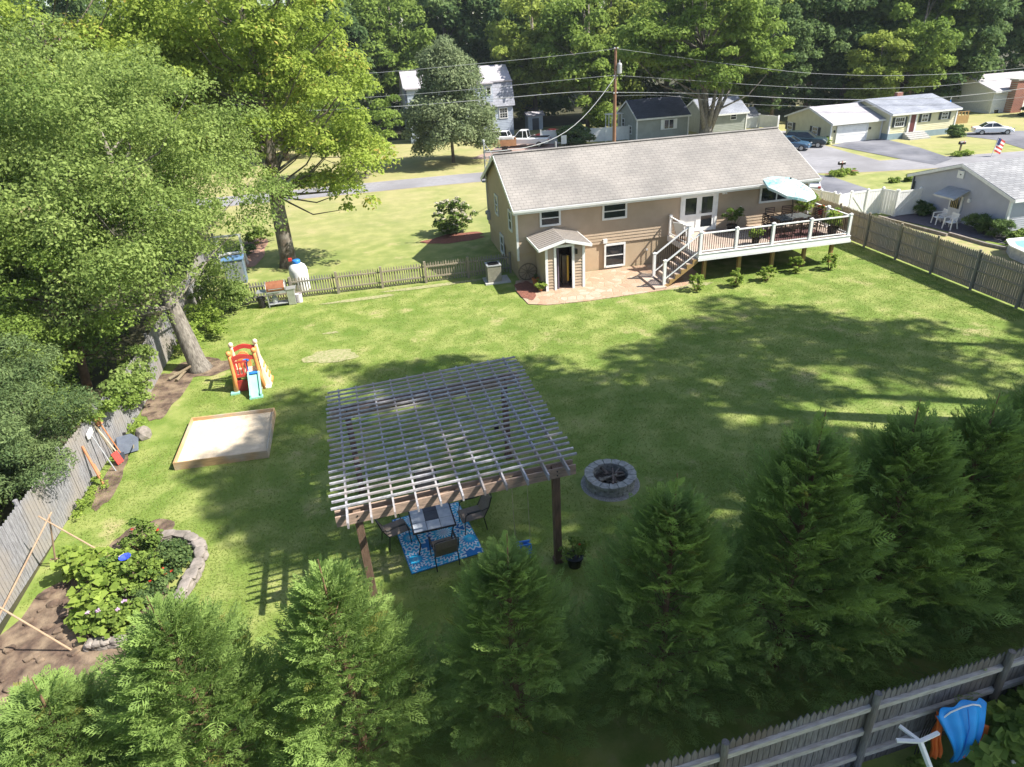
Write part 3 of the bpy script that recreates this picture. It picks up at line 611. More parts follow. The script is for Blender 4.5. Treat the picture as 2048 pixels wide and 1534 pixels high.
# ================================================================ PERGOLA
PZ = 2.62
pg = thing('pergola', 'large grey slatted wooden pergola over the patio table', 'pergola', (.9, 13.4, 0))
pp = [(-1.20, 10.98), (2.93, 11.28), (-1.42, 15.30), (2.72, 15.72)]
for k, (x, y) in enumerate(pp):
    q = MB().box((x, y, PZ/2), (.15, .15, PZ), rz=.07); q.box((x, y, .05), (.2, .2, .1), rz=.07); q.build('post', 'pergbrown', pg)
for a, b in ((0, 1), (2, 3)):
    A, B = Vector((*pp[a], 0)), Vector((*pp[b], 0)); d = (B-A).normalized(); n = Vector((-d.y, d.x, 0))
    for s_ in (-1, 1):
        q = MB(); q.bar(A-d*.42+n*s_*.098+Vector((0, 0, PZ-.10)), B+d*.42+n*s_*.098+Vector((0, 0, PZ-.10)), .04, .235); q.build('beam', 'beam', pg)
    q = MB()
    for P_ in (A, B):
        for zz in (PZ-.05, PZ-.15): q.tube(P_-n*.13+Vector((0, 0, zz)), P_-n*.118+Vector((0, 0, zz)), .018, n=6)
    q.build('bolt', 'blackm', pg)
# the knee braces at the posts
LF, RF_, LB, RB_ = Vector((-1.35, 10.42, 0)), Vector((3.12, 10.86, 0)), Vector((-1.59, 16.05, 0)), Vector((2.90, 16.55, 0))
for k in range(11):
    t = k/10; a = LF.lerp(RF_, t)+Vector((0, 0, PZ+.09)); b = LB.lerp(RB_, t)+Vector((0, 0, PZ+.09)); MB().bar(a, b, .036, .135).build('rafter', 'pergwood', pg)
rnd = random.Random(5)
for k in range(24):
    t = k/23; a = Vector((-1.67, 10.90, PZ+.185)).lerp(Vector((-1.88, 15.85, PZ+.185)), t); b = Vector((3.41, 11.36, PZ+.185)).lerp(Vector((3.22, 16.38, PZ+.185)), t)
    a.x += rnd.uniform(-.03, .03); b.x += rnd.uniform(-.03, .03); a.y += rnd.uniform(-.008, .008); MB().bar(a, b, .042, .040).build('slat', 'pergwood', pg)
for k, x in enumerate((2.05, -.2)):
    MB().bx((x-.05, 13.2, PZ-.12), (x+.05, 13.34, PZ+.02)).build('string_light', 'blackm', pg) if k == 0 else None

# ================================================================ RUG, TABLE, CHAIRS
def rugmat():
    m = bpy.data.materials.new('flower_rug'); m.use_nodes = True; n = m.node_tree.nodes; L = m.node_tree.links; b = n['Principled BSDF']; b.inputs['Roughness'].default_value = .85
    tc = n.new('ShaderNodeTexCoord'); v = n.new('ShaderNodeTexVoronoi'); v.inputs['Scale'].default_value = 1.45; v.inputs['Randomness'].default_value = .45; L.new(tc.outputs['Object'], v.inputs[0])
    vs_ = n.new('ShaderNodeVectorMath'); vs_.operation = 'SUBTRACT'; L.new(tc.outputs['Object'], vs_.inputs[0]); L.new(v.outputs['Position'], vs_.inputs[1])
    sx = n.new('ShaderNodeSeparateXYZ'); L.new(vs_.outputs[0], sx.inputs[0]); at = n.new('ShaderNodeMath'); at.operation = 'ARCTAN2'; L.new(sx.outputs[1], at.inputs[0]); L.new(sx.outputs[0], at.inputs[1])
    mu = n.new('ShaderNodeMath'); mu.operation = 'MULTIPLY'; mu.inputs[1].default_value = 16; L.new(at.outputs[0], mu.inputs[0]); sn = n.new('ShaderNodeMath'); sn.operation = 'SINE'; L.new(mu.outputs[0], sn.inputs[0])
    # petal radius
    ma = n.new('ShaderNodeMath'); ma.operation = 'MULTIPLY_ADD'; L.new(sn.outputs[0], ma.inputs[0]); ma.inputs[1].default_value = .055; L.new(v.outputs['Distance'], ma.inputs[2])
    cr = n.new('ShaderNodeValToRGB'); cr.color_ramp.interpolation = 'CONSTANT'; e = cr.color_ramp.elements; e[0].color = (.60, .66, .68, 1); e[1].color = (.01, .10, .30, 1); e[1].position = .06
    for p_, c_ in ((.09, (.62, .68, .70)), (.12, (.02, .36, .60)), (.27, (.01, .13, .38)), (.32, (.66, .72, .74)), (.40, (.03, .40, .62)), (.52, (.62, .68, .70)), (.60, (.01, .16, .42))):
        q = e.new(p_); q.color = (*c_, 1)
    L.new(ma.outputs[0], cr.inputs[0]); L.new(cr.outputs[0], b.inputs['Base Color']); return m
M['rug'] = rugmat()
rg = thing('rug', 'blue and white flower patterned rug under the patio table', 'rug', (.32, 12.9, 0), math.radians(9))
MB().box((0, 0, .03), (1.72, 2.05, .014)).build('weave', 'rug', rg, local=True)
q = MB()
for s_ in (-1, 1): q.box((s_*.866, 0, .03), (.016, 2.08, .02)); q.box((0, s_*1.032, .03), (1.716, .016, .02))
q.build('border', mat('blue_binding', (.03, .22, .45), (.02, .18, .4), 9, .9), rg, local=True)
tb = thing('patio_table', 'square slate tiled patio table with black legs under the pergola', 'table', (.255, 12.80, .035), math.radians(3.5))
t = MB()
for s_ in (-1, 1): t.box((s_*.492, 0, .69), (.03, 1.06, .035)); t.box((0, s_*.517, .69), (.954, .03, .035))
t.box((0, 0, .675), (.954, 1.0, .012)); t.build('frame', 'blackm', tb, local=True)
for i in range(3):
    for j in range(3):
        dk_ = i == 1 and j >= 1
        MB().box(((i-1)*.318, (j-1)*.335, .697), (.308, .325, .022)).build('tile', 'slate_dark' if dk_ else 'slate', tb, bevel=.004, local=True)
for sx_ in (-1, 1):
    for sy_ in (-1, 1):
        MB().path([(sx_*.45, sy_*.47, .67), (sx_*.40, sy_*.42, .42), (sx_*.36, sy_*.38, .22), (sx_*.44, sy_*.46, .0)], .016, 6).build('leg', 'blackm', tb, local=True)
def patio_chair(loc, rz, label, group, zz=0):
    r = thing('patio_chair', label, 'chair', loc, rz, group)     # faces +Y locally
    q = MB().box((0, 0, .40), (.50, .50, .03)); q.box((0, .27, .385), (.50, .05, .03)); q.build('seat', 'wicker', r, bevel=.012, local=True)
    q = MB().add([(-.24, -.25, .42), (.24, -.25, .42), (.25, -.38, .68), (.25, -.44, .92), (-.25, -.44, .92), (-.25, -.38, .68), (-.24, -.27, .42), (.24, -.27, .42), (.25, -.40, .68), (.25, -.46, .92), (-.25, -.46, .92), (-.25, -.40, .68)],
                 [(0, 1, 2, 5), (5, 2, 3, 4), (7, 6, 11, 8), (8, 11, 10, 9), (0, 6, 7, 1), (4, 3, 9, 10), (1, 7, 8, 2), (2, 8, 9, 3), (0, 5, 11, 6), (5, 4, 10, 11)]); q.build('backrest', 'wicker', r, local=True)
    for s_ in (-1, 1):
        q = MB().path([(s_*.27, .26, .0), (s_*.27, .24, .40), (s_*.28, .20, .60), (s_*.28, .10, .64), (s_*.275, -.22, .63), (s_*.27, -.36, .66)], .013, 6); q.box((s_*.28, -.0, .648), (.045, .34, .02)); q.build('arm', 'blackm', r, local=True)
        MB().path([(s_*.265, -.30, .0), (s_*.265, -.24, .40), (s_*.27, -.39, .68), (s_*.27, -.47, .95), (s_*.2, -.475, .975), (0, -.48, .985)], .013, 6).build('back_leg', 'blackm', r, local=True)
    [MB().path([(-.265, y_, .385), (.265, y_, .385)], .012, 6).build('rail', 'blackm', r, local=True) for y_ in (-.24, .24)]
    return r
G_ = 'sling chairs round the patio table'
c0 = patio_chair((.42, 11.98, .037), math.radians(8), 'sling chair on the near side of the tiled table, its back to the hedge', G_)
dup(c0, (-.62, 13.0, .0), math.radians(-72), 'brown sling chair on the left side of the tiled table, half off the rug')
dup(c0, (1.23, 13.02, .0), math.radians(98), 'sling chair with curved arms on the right side of the tiled table')
dup(c0, (.30, 14.05, .0), math.radians(182), 'sling chair half hidden under the pergola beam beyond the tiled table')

# baby swing hanging from the front beam
sw = thing('baby_swing', 'blue toddler swing hanging on ropes from the pergola beam', 'swing', (2.12, 11.18, 2.5))
q = MB()
for x in (1.95, 2.28):
    q.path([(x, 11.16, 2.66), (x, 11.17, 1.45)], .008, 5); q.path([(x, 11.17, 1.45), (x-.05, 11.02, .72)], .006, 4); q.path([(x, 11.17, 1.45), (x+.06, 11.32, .72)], .006, 4)
q.build('rope', 'rope', sw)
q = MB().lathe((2.12, 11.17, .42), [(.10, 0), (.17, .03), (.19, .16), (.19, .28), (.17, .28), (.155, .12), (.08, .05), (0, .05)], 14); q.box((2.12, 11.03, .78), (.3, .03, .22)); q.build('seat', 'poly_blue', sw, smooth=False)
q = MB().tube((1.93, 11.33, .71), (2.31, 11.33, .71), .03, n=8); q.box((2.12, 11.34, .6), (.08, .04, .2)); q.build('safety_bar', 'poly_blue', sw)
# ================================================================ FIRE PIT
FC = (5.05, 13.72)
gp = thing('fire_pit', 'round grey block fire pit on the shaded lawn', 'fire pit', (*FC, 0))
rnd = random.Random(11)
q = MB()
q.lathe((*FC, 0), [(.0, .012), (.75, .012), (.78, .0)], 28); o = q.build('gravel_base', mat('gravel', (.36, .35, .33), (.20, .19, .18), 40, 1, .9, 60), gp)
for lay in range(4):
    n = 16 if lay < 3 else 16
    for k in range(n):
        a = 2*math.pi*(k+.5*(lay % 2))/n; ro, ri = (.64, .47) if lay < 3 else (.67, .46); g_ = .012
        a0, a1 = a-math.pi/n+g_, a+math.pi/n-g_; z0 = .014+lay*.082; z1 = z0+.077; j = rnd.uniform(-.012, .012)
        ps = [(FC[0]+(r_+j)*math.cos(t_), FC[1]+(r_+j)*math.sin(t_), z0) for r_, t_ in ((ri, a0), (ro, a0), (ro+.012, a), (ro, a1), (ri, a1))]
        MB().prism(ps, (0, 0, z1-z0)).build('block', 'block', gp, bevel=.008)
MB().lathe((*FC, .02), [(0, .10), (.46, .06)], 20).build('ash', mat('ash', (.10, .085, .075), (.05, .04, .035), 20, 1, .8), gp)
for k in range(13):
    a = rnd.uniform(0, 3.14); l_ = rnd.uniform(.26, .42); x, y = FC[0]+rnd.uniform(-.12, .12), FC[1]+rnd.uniform(-.12, .12); z_ = .14+rnd.random()*.18; dz = rnd.uniform(-.05, .07)
    r_ = rnd.uniform(.025, .05); lo = MB().tube((x-l_*math.cos(a), y-l_*math.sin(a), z_-dz), (x+l_*math.cos(a), y+l_*math.sin(a), z_+dz), r_, r_*.8, 7)
    tag(lo.build('log', 'char' if k % 2 else 'barkg'), 'burnt log lying inside the round block fire pit', 'log', 'half burnt logs heaped in the fire pit')
# ================================================================ SANDBOX
A_, B_, C_, D_ = Vector((-6.74, 17.93, 0)), Vector((-4.12, 17.80, 0)), Vector((-4.16, 20.42, 0)), Vector((-6.74, 20.58, 0))
sb = thing('sandbox', 'large square wooden sandbox full of pale sand', 'sandbox', (-5.4, 19.2, 0))
MB().prism([p+Vector((0, 0, .01)) for p in (A_, B_, C_, D_)], (0, 0, .12)).build('sand', 'sand', sb)
for a, b in ((A_, B_), (B_, C_), (C_, D_), (D_, A_)):
    d = (b-a).normalized(); MB().bar(a+d*.012+Vector((0, 0, .125)), b+d*.02+Vector((0, 0, .125)), .04, .25).build('side_board', 'newwood', sb)
rnd = random.Random(2)
# ================================================================ PLAYSET
PSX, PSY = -5.22, 22.95
ps = thing('toddler_climber', 'orange and red plastic toddler climber with an aqua slide', 'playset', (PSX, PSY, 0), math.radians(3))
def L3(x, y, z): return (x, y, z)
for x, y, h_ in ((-.42, -.38, 1.5), (.42, -.38, 1.5), (-.42, .42, 1.5), (.42, .42, 1.5)):
    q = MB().path([(x*1.12, y*1.12, 0), (x, y, .6), (x*.98, y, 1.2), (x*.98, y, h_)], [.09, .075, .068, .055], 8); q.lathe((x*.98, y, h_-.1), [(.05, 0), (.085, .02), (.085, .12), (.05, .16), (0, .17)], 10)
    q.build('post', 'poly_orange' if y < 0 else 'poly_tan', ps, smooth=True, local=True)
def wavy(y, z0, m='poly_red'):
    pts = [(-.40+.8*k/12, y, z0+.05*math.sin(math.pi*k/12*2-1.2)+.02) for k in range(13)]; q = MB()
    for a, b in zip(pts[:-1], pts[1:]): q.bar(a, (b[0]+.01, b[1], b[2]), .06, .15)
    q.build('top_rail', m, ps, local=True)
wavy(-.38, 1.26); wavy(.42, 1.30)
q = MB(); q.box((-.41, .02, 1.28), (.05, .8, .09)); q.box((.41, .02, 1.28), (.05, .8, .09)); q.build('side_rail', 'poly_orange', ps, local=True)
q = MB()
for k in range(4): q.tube((-.33+k*.12, -.38, .62), (-.33+k*.12, -.38, 1.10), .025, n=8)
q.box((-.16, -.38, 1.12), (.50, .05, .07)); q.box((-.16, -.38, .60), (.50, .06, .09)); q.build('slatted_panel', 'poly_red', ps, local=True)
q = MB()
for s_ in (-1,):
    for k in range(4): q.tube((s_*.42, -.25+k*.18, .6), (s_*.42, -.25+k*.18, 1.1), .022, n=7)
    q.box((s_*.42, .02, .58), (.05, .78, .08))
q.build('side_panel', 'poly_red', ps, local=True)
MB().box((0, .0, .545), (.80, .76, .05)).build('platform', 'poly_tan', ps, bevel=.01, local=True)
q = MB().box((-.2, -.4, .22), (.42, .05, .4)); q.box((-.42, 0, .25), (.05, .7, .4)); q.build('lower_panel', mat('deep_red_plastic', (.36, .035, .03), (.3, .03, .03), 5, .5), ps, local=True)
# arched back panel and steering wheel
q = MB()
for k in range(9):
    a = math.pi*k/8; b = math.pi*(k+1)/8 if k < 8 else a
    if k < 8: q.bar((-.1+.2*math.cos(a), .40, .9+.26*math.sin(a)), (-.1+.2*math.cos(b), .40, .9+.26*math.sin(b)), .05, .05)
q.box((-.1, .41, .75), (.44, .04, .34)); q.build('arched_panel', 'poly_orange', ps, local=True)
q = MB().lathe((.02, -.05, .98), [(.10, 0), (.13, .02), (.10, .04), (.07, .02), (.10, .0)], 14); q.tube((.02, -.05, .6), (.02, -.05, .99), .03); q.build('steering_wheel', 'poly_blue', ps, local=True)
# slide towards the camera
q = MB(); ys = [-.36, -.50, -.75, -1.0, -1.16]; zs = [.62, .60, .36, .12, .06]
for s0, s1, dz in ((.04, .09, .10), (.09, .39, .0), (.39, .44, .10)):
    for k in range(4):
        ya, yb, za, zb_ = ys[k], ys[k+1], zs[k], zs[k+1]; q.add([(s0, ya, za-.03), (s1, ya, za-.03), (s1, ya, za+dz), (s0, ya, za+dz), (s0, yb, zb_-.03), (s1, yb, zb_-.03), (s1, yb, zb_+dz), (s0, yb, zb_+dz)],
            [(0, 1, 2, 3), (7, 6, 5, 4), (0, 4, 5, 1), (3, 2, 6, 7), (0, 3, 7, 4), (1, 5, 6, 2)])
q.build('slide', 'poly_aqua', ps, local=True)
MB().box((.24, -.43, .665), (.42, .16, .06)).build('slide_top', 'poly_blue', ps, bevel=.015, local=True)
MB().box((.24, -1.1, .03), (.44, .16, .06)).build('foot', 'poly_aqua', ps, local=True); MB().box((-.5, -.5, .03), (.3, .2, .06)).build('foot', 'poly_aqua', ps, local=True)
q = MB().add([(.46, -.35, 0), (.74, -.28, 0), (.50, -.3, 1.0), (.46, .35, 0), (.74, .28, 0), (.50, .3, 1.05)], [(0, 1, 2), (5, 4, 3), (0, 3, 4, 1), (1, 4, 5, 2), (2, 5, 3, 0)]); q.build('climbing_wall', 'poly_tan', ps, bevel=.03, local=True)
q = MB()
for k in range(4): q.box((.73-.055*k, 0, .12+.2*k), (.08, .4, .06))
q.build('climbing_step', 'poly_orange', ps, local=True)
MB().box((.55, -.42, .04), (.32, .14, .08)).build('white_foot', 'white', ps, local=True)
# ================================================================ DECK FURNITURE
um = thing('patio_umbrella', 'pale aqua and white patio umbrella on the deck', 'umbrella', (19.55, 28.7, DZ), math.radians(10))
q = MB().path([(0, 0, 0), (0, 0, 1.15), (-.12, .0, 1.7), (-.38, 0, 2.25)], .022, 8); q.build('pole', 'blackm', um, local=True)
um_m = mat('umbrella_fabric', (.42, .53, .53), (.10, .33, .37), 9, .8, c3=(.47, .52, .50), s3=1.2)
M['umb'] = um_m
n = 8; vs_ = []; fs_ = []
T_ = Matrix.Translation((-.38, 0, 2.12)) @ Matrix.Rotation(math.radians(8), 4, 'Y') @ Matrix.Rotation(math.radians(15), 4, 'X')
top = T_ @ Vector((0, 0, .42)); vs_.append(top)
R0 = 1.26
for ring, (rr, zz) in enumerate(((.45, .31), (.85, .17), (R0, 0.0))):
    for k in range(n*2):
        a = 2*math.pi*k/(n*2); f_ = 1 if k % 2 == 0 else .94; vs_.append(T_ @ Vector((rr*f_*math.cos(a), rr*f_*math.sin(a), zz-(0 if k % 2 == 0 else -.02))))
N2 = n*2
for k in range(N2): fs_.append((0, 1+k, 1+(k+1) % N2))
for r_ in range(2):
    for k in range(N2): fs_.append((1+r_*N2+k, 1+(r_+1)*N2+k, 1+(r_+1)*N2+(k+1) % N2, 1+r_*N2+(k+1) % N2))
o = MB().add(vs_, fs_).build('canopy', 'umb', um, local=True); sol = o.modifiers.new('thickness', 'SOLIDIFY'); sol.thickness = .006
q = MB()
for k in range(N2):
    a, b = vs_[1+2*N2+k], vs_[1+2*N2+(k+1) % N2]; q.add([a, b, b+Vector((0, 0, -.11)), a+Vector((0, 0, -.11))], [(0, 1, 2, 3)])
o = q.build('valance', 'umb', um, local=True); sol = o.modifiers.new('thickness', 'SOLIDIFY'); sol.thickness = .006
q = MB()
for k in range(0, N2, 2): q.tube(T_ @ Vector((0, 0, .30)), vs_[1+2*N2+k]+Vector((0, 0, -.02)), .008, n=4)
q.build('rib', 'blackm', um, local=True)
q = MB().lathe((-.38, 0, 2.53), [(.05, 0), (.03, .05), (0, .08)], 8); q.build('finial', 'blackm', um, local=True)
tb2 = thing('dining_table', 'dark outdoor dining table on the deck under the umbrella', 'table', (19.55, 28.7, DZ), math.radians(2))
q = MB().box((-.43, 0, .70), (.83, .95, .03)); q.box((.43, 0, .70), (.83, .95, .03)); q.build('tabletop', mat('grey_table_glass', (.11, .115, .12), (.08, .085, .09), 5, .25), tb2, bevel=.01, local=True)
for sx_ in (-1, 1):
    for sy_ in (-1, 1): MB().tube((sx_*.8, sy_*.42, 0), (sx_*.76, sy_*.4, .69), .02).build('leg', 'bronze', tb2, local=True)
q = MB(); [q.box((0, s_*.44, .67), (1.6, .03, .04)) for s_ in (-1, 1)]; q.build('apron', 'bronze', tb2, local=True)
def dchair(loc, rz, label):
    r = thing('deck_chair', label, 'chair', loc, rz, 'dark chairs round the deck table')
    MB().box((0, 0, .42), (.5, .48, .03)).build('seat', 'bronze', r, local=True)
    q = MB().box((0, -.25, .92), (.5, .03, .05))
    for k in range(5): q.box((0, -.245, .5+k*.085), (.46, .02, .045))
    q.build('backrest', 'bronze', r, local=True)
    for sx_ in (-1, 1):
        MB().tube((sx_*.25, -.25, 0), (sx_*.25, -.25, .94), .018).build('back_leg', 'bronze', r, local=True)
        MB().tube((sx_*.25, .24, 0), (sx_*.25, .24, .64), .018).build('front_leg', 'bronze', r, local=True)
        MB().box((sx_*.25, 0, .645), (.05, .5, .025)).build('arm', 'bronze', r, local=True)
    return r
d0 = dchair((18.45, 28.75, DZ), math.radians(-88), 'dark slatted chair at the left end of the deck dining table')
dup(d0, (19.1, 29.62, DZ), math.radians(182), 'dark slatted chair beyond the deck table, against the tan wall')
dup(d0, (20.0, 29.62, DZ), math.radians(176), 'dark slatted chair beyond the deck table, under the umbrella')
dup(d0, (20.75, 28.7, DZ), math.radians(92), 'dark slatted chair at the right end of the deck dining table')
dup(d0, (19.15, 27.85, DZ), math.radians(4), 'dark slatted chair between the deck table and the front railing')
dup(d0, (19.95, 27.85, DZ), math.radians(-6), 'dark slatted chair near the railing, on the right of its pair')
tag(MB().box((19.3, 28.45, DZ+.012), (2.8, 1.9, .015)).build('deck_mat', 'deckred'), 'dark red mat on the deck boards under the dining table', 'mat')
wc = thing('folding_chair', 'white reclining deck chair by the stair railing', 'chair', (14.35, 29.25, DZ), math.radians(-60))
q = MB(); q.add([(-.28, -.30, .30), (.28, -.30, .30), (.28, -.62, .98), (-.28, -.62, .98), (-.28, -.33, .30), (.28, -.33, .30), (.28, -.65, .98), (-.28, -.65, .98)], [(0, 1, 2, 3), (7, 6, 5, 4), (0, 4, 5, 1), (1, 5, 6, 2), (2, 6, 7, 3), (3, 7, 4, 0)]); q.build('backrest', 'white', wc, local=True)
MB().box((0, 0, .33), (.56, .62, .03)).build('seat', 'white', wc, local=True)
for s_ in (-1, 1): MB().tube((s_*.28, -.4, 0), (s_*.28, .32, .5), .016).tube((s_*.28, .35, 0), (s_*.28, -.45, .55), .016).build('leg', 'white', wc, local=True)
# ================================================================ AC UNIT, GRILL, TANK, WHEEL
ac = thing('air_conditioner', 'beige outdoor air conditioner on a pale pad at the end of the picket fence', 'air conditioner', (5.15, 30.75, 0))
MB().bx((4.72, 30.28, 0), (5.95, 31.3, .07)).build('pad', 'concrete', ac)
q = MB().bx((4.88, 30.42, .07), (5.52, 31.06, .86))
for k in range(20): z_ = .14+k*.035; q.bx((4.87, 30.41, z_), (5.53, 31.07, z_+.018))
q.build('cabinet', 'acbeige', ac)
q = MB().bx((4.85, 30.39, .86), (5.55, 31.09, .90)); q.build('top_cover', 'galv', ac)
q = MB().lathe((5.2, 30.74, .90), [(.27, 0), (.27, .02), (.25, .02), (.25, .0)], 20)
for k in range(10): q.bar((5.2-.26, 30.50+k*.053, .915), (5.2+.26, 30.50+k*.053, .915), .012, .012)
q.build('fan_grille', 'blackm', ac)
gr = thing('gas_grill', 'gas grill with a copper brown lid in front of the picket fence', 'grill', (-4.95, 31.2, 0), math.radians(2))
q = MB().prism([(-.40, -.28, .78), (-.40, -.30, .92), (-.40, -.18, 1.10), (-.40, .08, 1.16), (-.40, .26, 1.04), (-.40, .28, .78)], (.80, 0, 0)); q.build('lid', 'rust', gr, bevel=.02, local=True)
q = MB()
for s_ in (-1, 1): q.prism([(s_*.43, -.29, .76), (s_*.43, -.31, .92), (s_*.43, -.19, 1.12), (s_*.43, .08, 1.18), (s_*.43, .27, 1.06), (s_*.43, .29, .76)], (-s_*.028, 0, 0))
q.build('lid_end', 'steel', gr, bevel=.01, local=True)
MB().tube((-.3, -.36, .90), (.3, -.36, .90), .016).build('handle', 'steel', gr, local=True)
q = MB().box((0, 0, .70), (.84, .54, .12)); q.build('firebox', 'galv', gr, local=True)
q = MB().box((-.66, 0, .76), (.42, .5, .03)); q.build('side_shelf', 'steel', gr, local=True)
q = MB().box((.66, 0, .76), (.42, .5, .03)); q.build('side_shelf', 'steel', gr, local=True)
q = MB().box((.62, 0, .37), (.34, .46, .72)); q.build('cabinet', 'steel', gr, bevel=.01, local=True)
for x in (-.42,): 
    for y in (-.22, .22): MB().bx((x-.02, y-.02, .0), (x+.02, y+.02, .66)).build('leg', 'galv', gr, local=True)
MB().box((0, 0, .14), (.84, .48, .03)).build('bottom_shelf', 'galv', gr, local=True)
MB().lathe((-.15, .0, .155), [(.12, 0), (.15, .06), (.15, .24), (.08, .32), (.05, .34), (.05, .38), (0, .38)], 12).build('gas_bottle', 'galv', gr, local=True)
MB().lathe((-.75, -.05, 0), [(.13, 0), (.15, .02), (.16, .5), (.15, .52), (0, .52)], 12).build('side_bin', 'blackm', gr, local=True)
tag(MB().lathe((-4.02, 31.25, 0), [(.13, 0), (.14, .02), (.15, .40), (.155, .42), (.13, .42), (.12, .05), (0, .05)], 14).build('bucket', mat('pale_pail', (.62, .56, .60), (.55, .5, .54), 4, .5)), 'pale pinkish bucket on the grass at the right of the grill', 'bucket')
tk = thing('propane_tank', 'large white upright gas tank with a blue dome beside the tree trunk', 'tank', (-4.0, 32.8, 0))
MB().lathe((-4.0, 32.8, .05), [(.36, 0), (.42, .06), (.44, .12), (.44, 1.0), (.43, 1.1), (.36, 1.27), (.22, 1.37), (0, 1.41)], 28).build('body', 'white', tk, smooth=True)
MB().lathe((-4.0, 32.8, 1.40), [(.19, 0), (.19, .16), (.17, .20), (0, .22)], 16).build('dome', 'poly_blue', tk, smooth=True)
MB().lathe((-4.0, 32.8, 0), [(.36, 0), (.36, .1), (.33, .1)], 20).build('foot_ring', 'galv', tk)
q = MB().box((-4.3, 33.1, 1.55), (.16, .12, .14)); tag(q.build('reel', 'poly_red'), 'small red reel hooked to the trunk behind the white gas tank', 'reel')
wg = thing('wagon_wheel', 'dark wagon wheel leaning in the corner by the basement porch', 'wheel', (6.72, 30.2, 0))
cc_ = Vector((6.78, 30.18, .47)); ax_ = Matrix.Rotation(math.radians(12), 4, 'X') @ Matrix.Rotation(0, 4, 'Z'); q = MB()
for k in range(24):
    a, b = 2*math.pi*k/24, 2*math.pi*(k+1)/24; q.bar(cc_+ax_ @ Vector((.44*math.cos(a), 0, .44*math.sin(a))), cc_+ax_ @ Vector((.44*math.cos(b), 0, .44*math.sin(b))), .05, .05, up=(0, 1, 0))
q.build('rim', 'brownwood', wg); q = MB()
for k in range(10): a = 2*math.pi*k/10; q.tube(cc_, cc_+ax_ @ Vector((.42*math.cos(a), 0, .42*math.sin(a))), .016, n=6)
q.build('spoke', 'brownwood', wg); MB().tube(cc_+Vector((0, -.08, 0)), cc_+Vector((0, .08, 0)), .07).build('hub', 'brownwood', wg)
# utility cabinet/table near the left fence, white A-frame swing stand, tools
cbn = thing('metal_cabinet', 'blue grey metal cabinet under the leaves beyond the picket fence', 'cabinet', (-7.4, 35.6, 0), math.radians(4))
MB().box((0, 0, .62), (.95, .72, 1.24)).build('body', mat('blue_grey_paint', (.15, .20, .26), (.12, .16, .21), 4, .5), cbn, local=True)
MB().box((0, 0, 1.27), (1.08, .86, .06)).build('lid', mat('blue_paint', (.12, .22, .38), (.10, .19, .32), 4, .45), cbn, bevel=.01, local=True)
q = MB(); q.box((-.22, -.37, .62), (.4, .02, 1.1)); q.box((.22, -.37, .62), (.4, .02, 1.1)); q.build('door', mat('grey_door_paint', (.20, .22, .24), (.16, .18, .2), 4, .5), cbn, local=True)
af = thing('swing_frame', 'white A-frame stand behind the blue grey cabinet', 'frame', (-7.9, 38.2, 0))
for x in (-8.5, -7.3): MB().bar((x, 37.7, 0), (x+.0, 38.2, 1.8), .09, .09).bar((x, 38.7, 0), (x, 38.2, 1.8), .09, .09).build('leg', 'white', af)
MB().bar((-8.6, 38.2, 1.8), (-7.2, 38.2, 1.8), .09, .09).bar((-8.4, 38.0, .9), (-7.4, 38.0, .9), .4, .05).build('crossbar', 'white', af)
M['faded_orange'] = mat('faded_orange', (.48, .20, .09), (.38, .16, .08), 5, .8)
def stick(name, label, a, b, r, m, cat, head=None, hm=None):
    t = thing(name, label, cat, a); MB().tube(a, b, r, n=6).build('shaft', m, t)
    if head: MB().bar(*head).build('head', hm or m, t)
    return t
stick('paddle', 'long orange paddle leaning on the left fence, lowest of the leaning toys', (-8.62, 17.7, .0), (-8.95, 18.1, 1.15), .035, 'faded_orange', 'paddle', ((-8.70, 17.83, .30), (-8.80, 17.95, .6), .09, .03))
stick('shovel', 'red bladed shovel standing against the left fence', (-8.45, 18.75, .0), (-8.85, 18.95, 1.35), .02, 'brownwood', 'shovel', ((-8.45, 18.75, .05), (-8.56, 18.81, .4), .22, .03), 'poly_red')
stick('rake', 'grey rake with its tines up beside the red shovel', (-8.5, 18.4, .0), (-8.88, 18.62, 1.3), .018, 'galv', 'rake', ((-8.86, 18.4, 1.25), (-8.9, 18.85, 1.25), .05, .16), 'white')
stick('snow_shovel', 'orange and yellow snow shovel leaning near the top of the fence', (-8.5, 19.15, .0), (-8.9, 19.3, 1.5), .02, 'terra', 'shovel', ((-8.82, 19.27, 1.15), (-8.9, 19.3, 1.42), .22, .04), 'faded_orange')
stick('broom', 'broom with a dark purple head leaning between the shovels', (-8.48, 19.0, .0), (-8.88, 19.1, 1.2), .018, 'poly_tan', 'broom', ((-8.49, 18.85, .08), (-8.49, 19.15, .08), .1, .2), 'slate_dark')
q = thing('wheelbarrow', 'upturned grey-blue wheelbarrow against the left fence by the rock', 'wheelbarrow', (-8.5, 19.6, 0), .3)
MB().add([(-.3, -.35, .05), (.3, -.35, .05), (.35, .35, .12), (-.35, .35, .12), (-.2, -.22, .36), (.2, -.22, .36), (.2, .2, .4), (-.2, .2, .4)], [(0, 1, 5, 4), (1, 2, 6, 5), (2, 3, 7, 6), (3, 0, 4, 7), (4, 5, 6, 7)]).build('tray', mat('blue_grey_tray', (.13, .15, .19), (.10, .115, .15), 5, .5), q, local=True)
MB().tube((-.22, -.6, .3), (-.2, .45, .06), .02).tube((.22, -.6, .3), (.2, .45, .06), .02).build('handle', 'brownwood', q, local=True); MB().tube((-.04, .5, .17), (.04, .5, .17), .17, n=14).build('wheel', 'blackm', q, local=True)
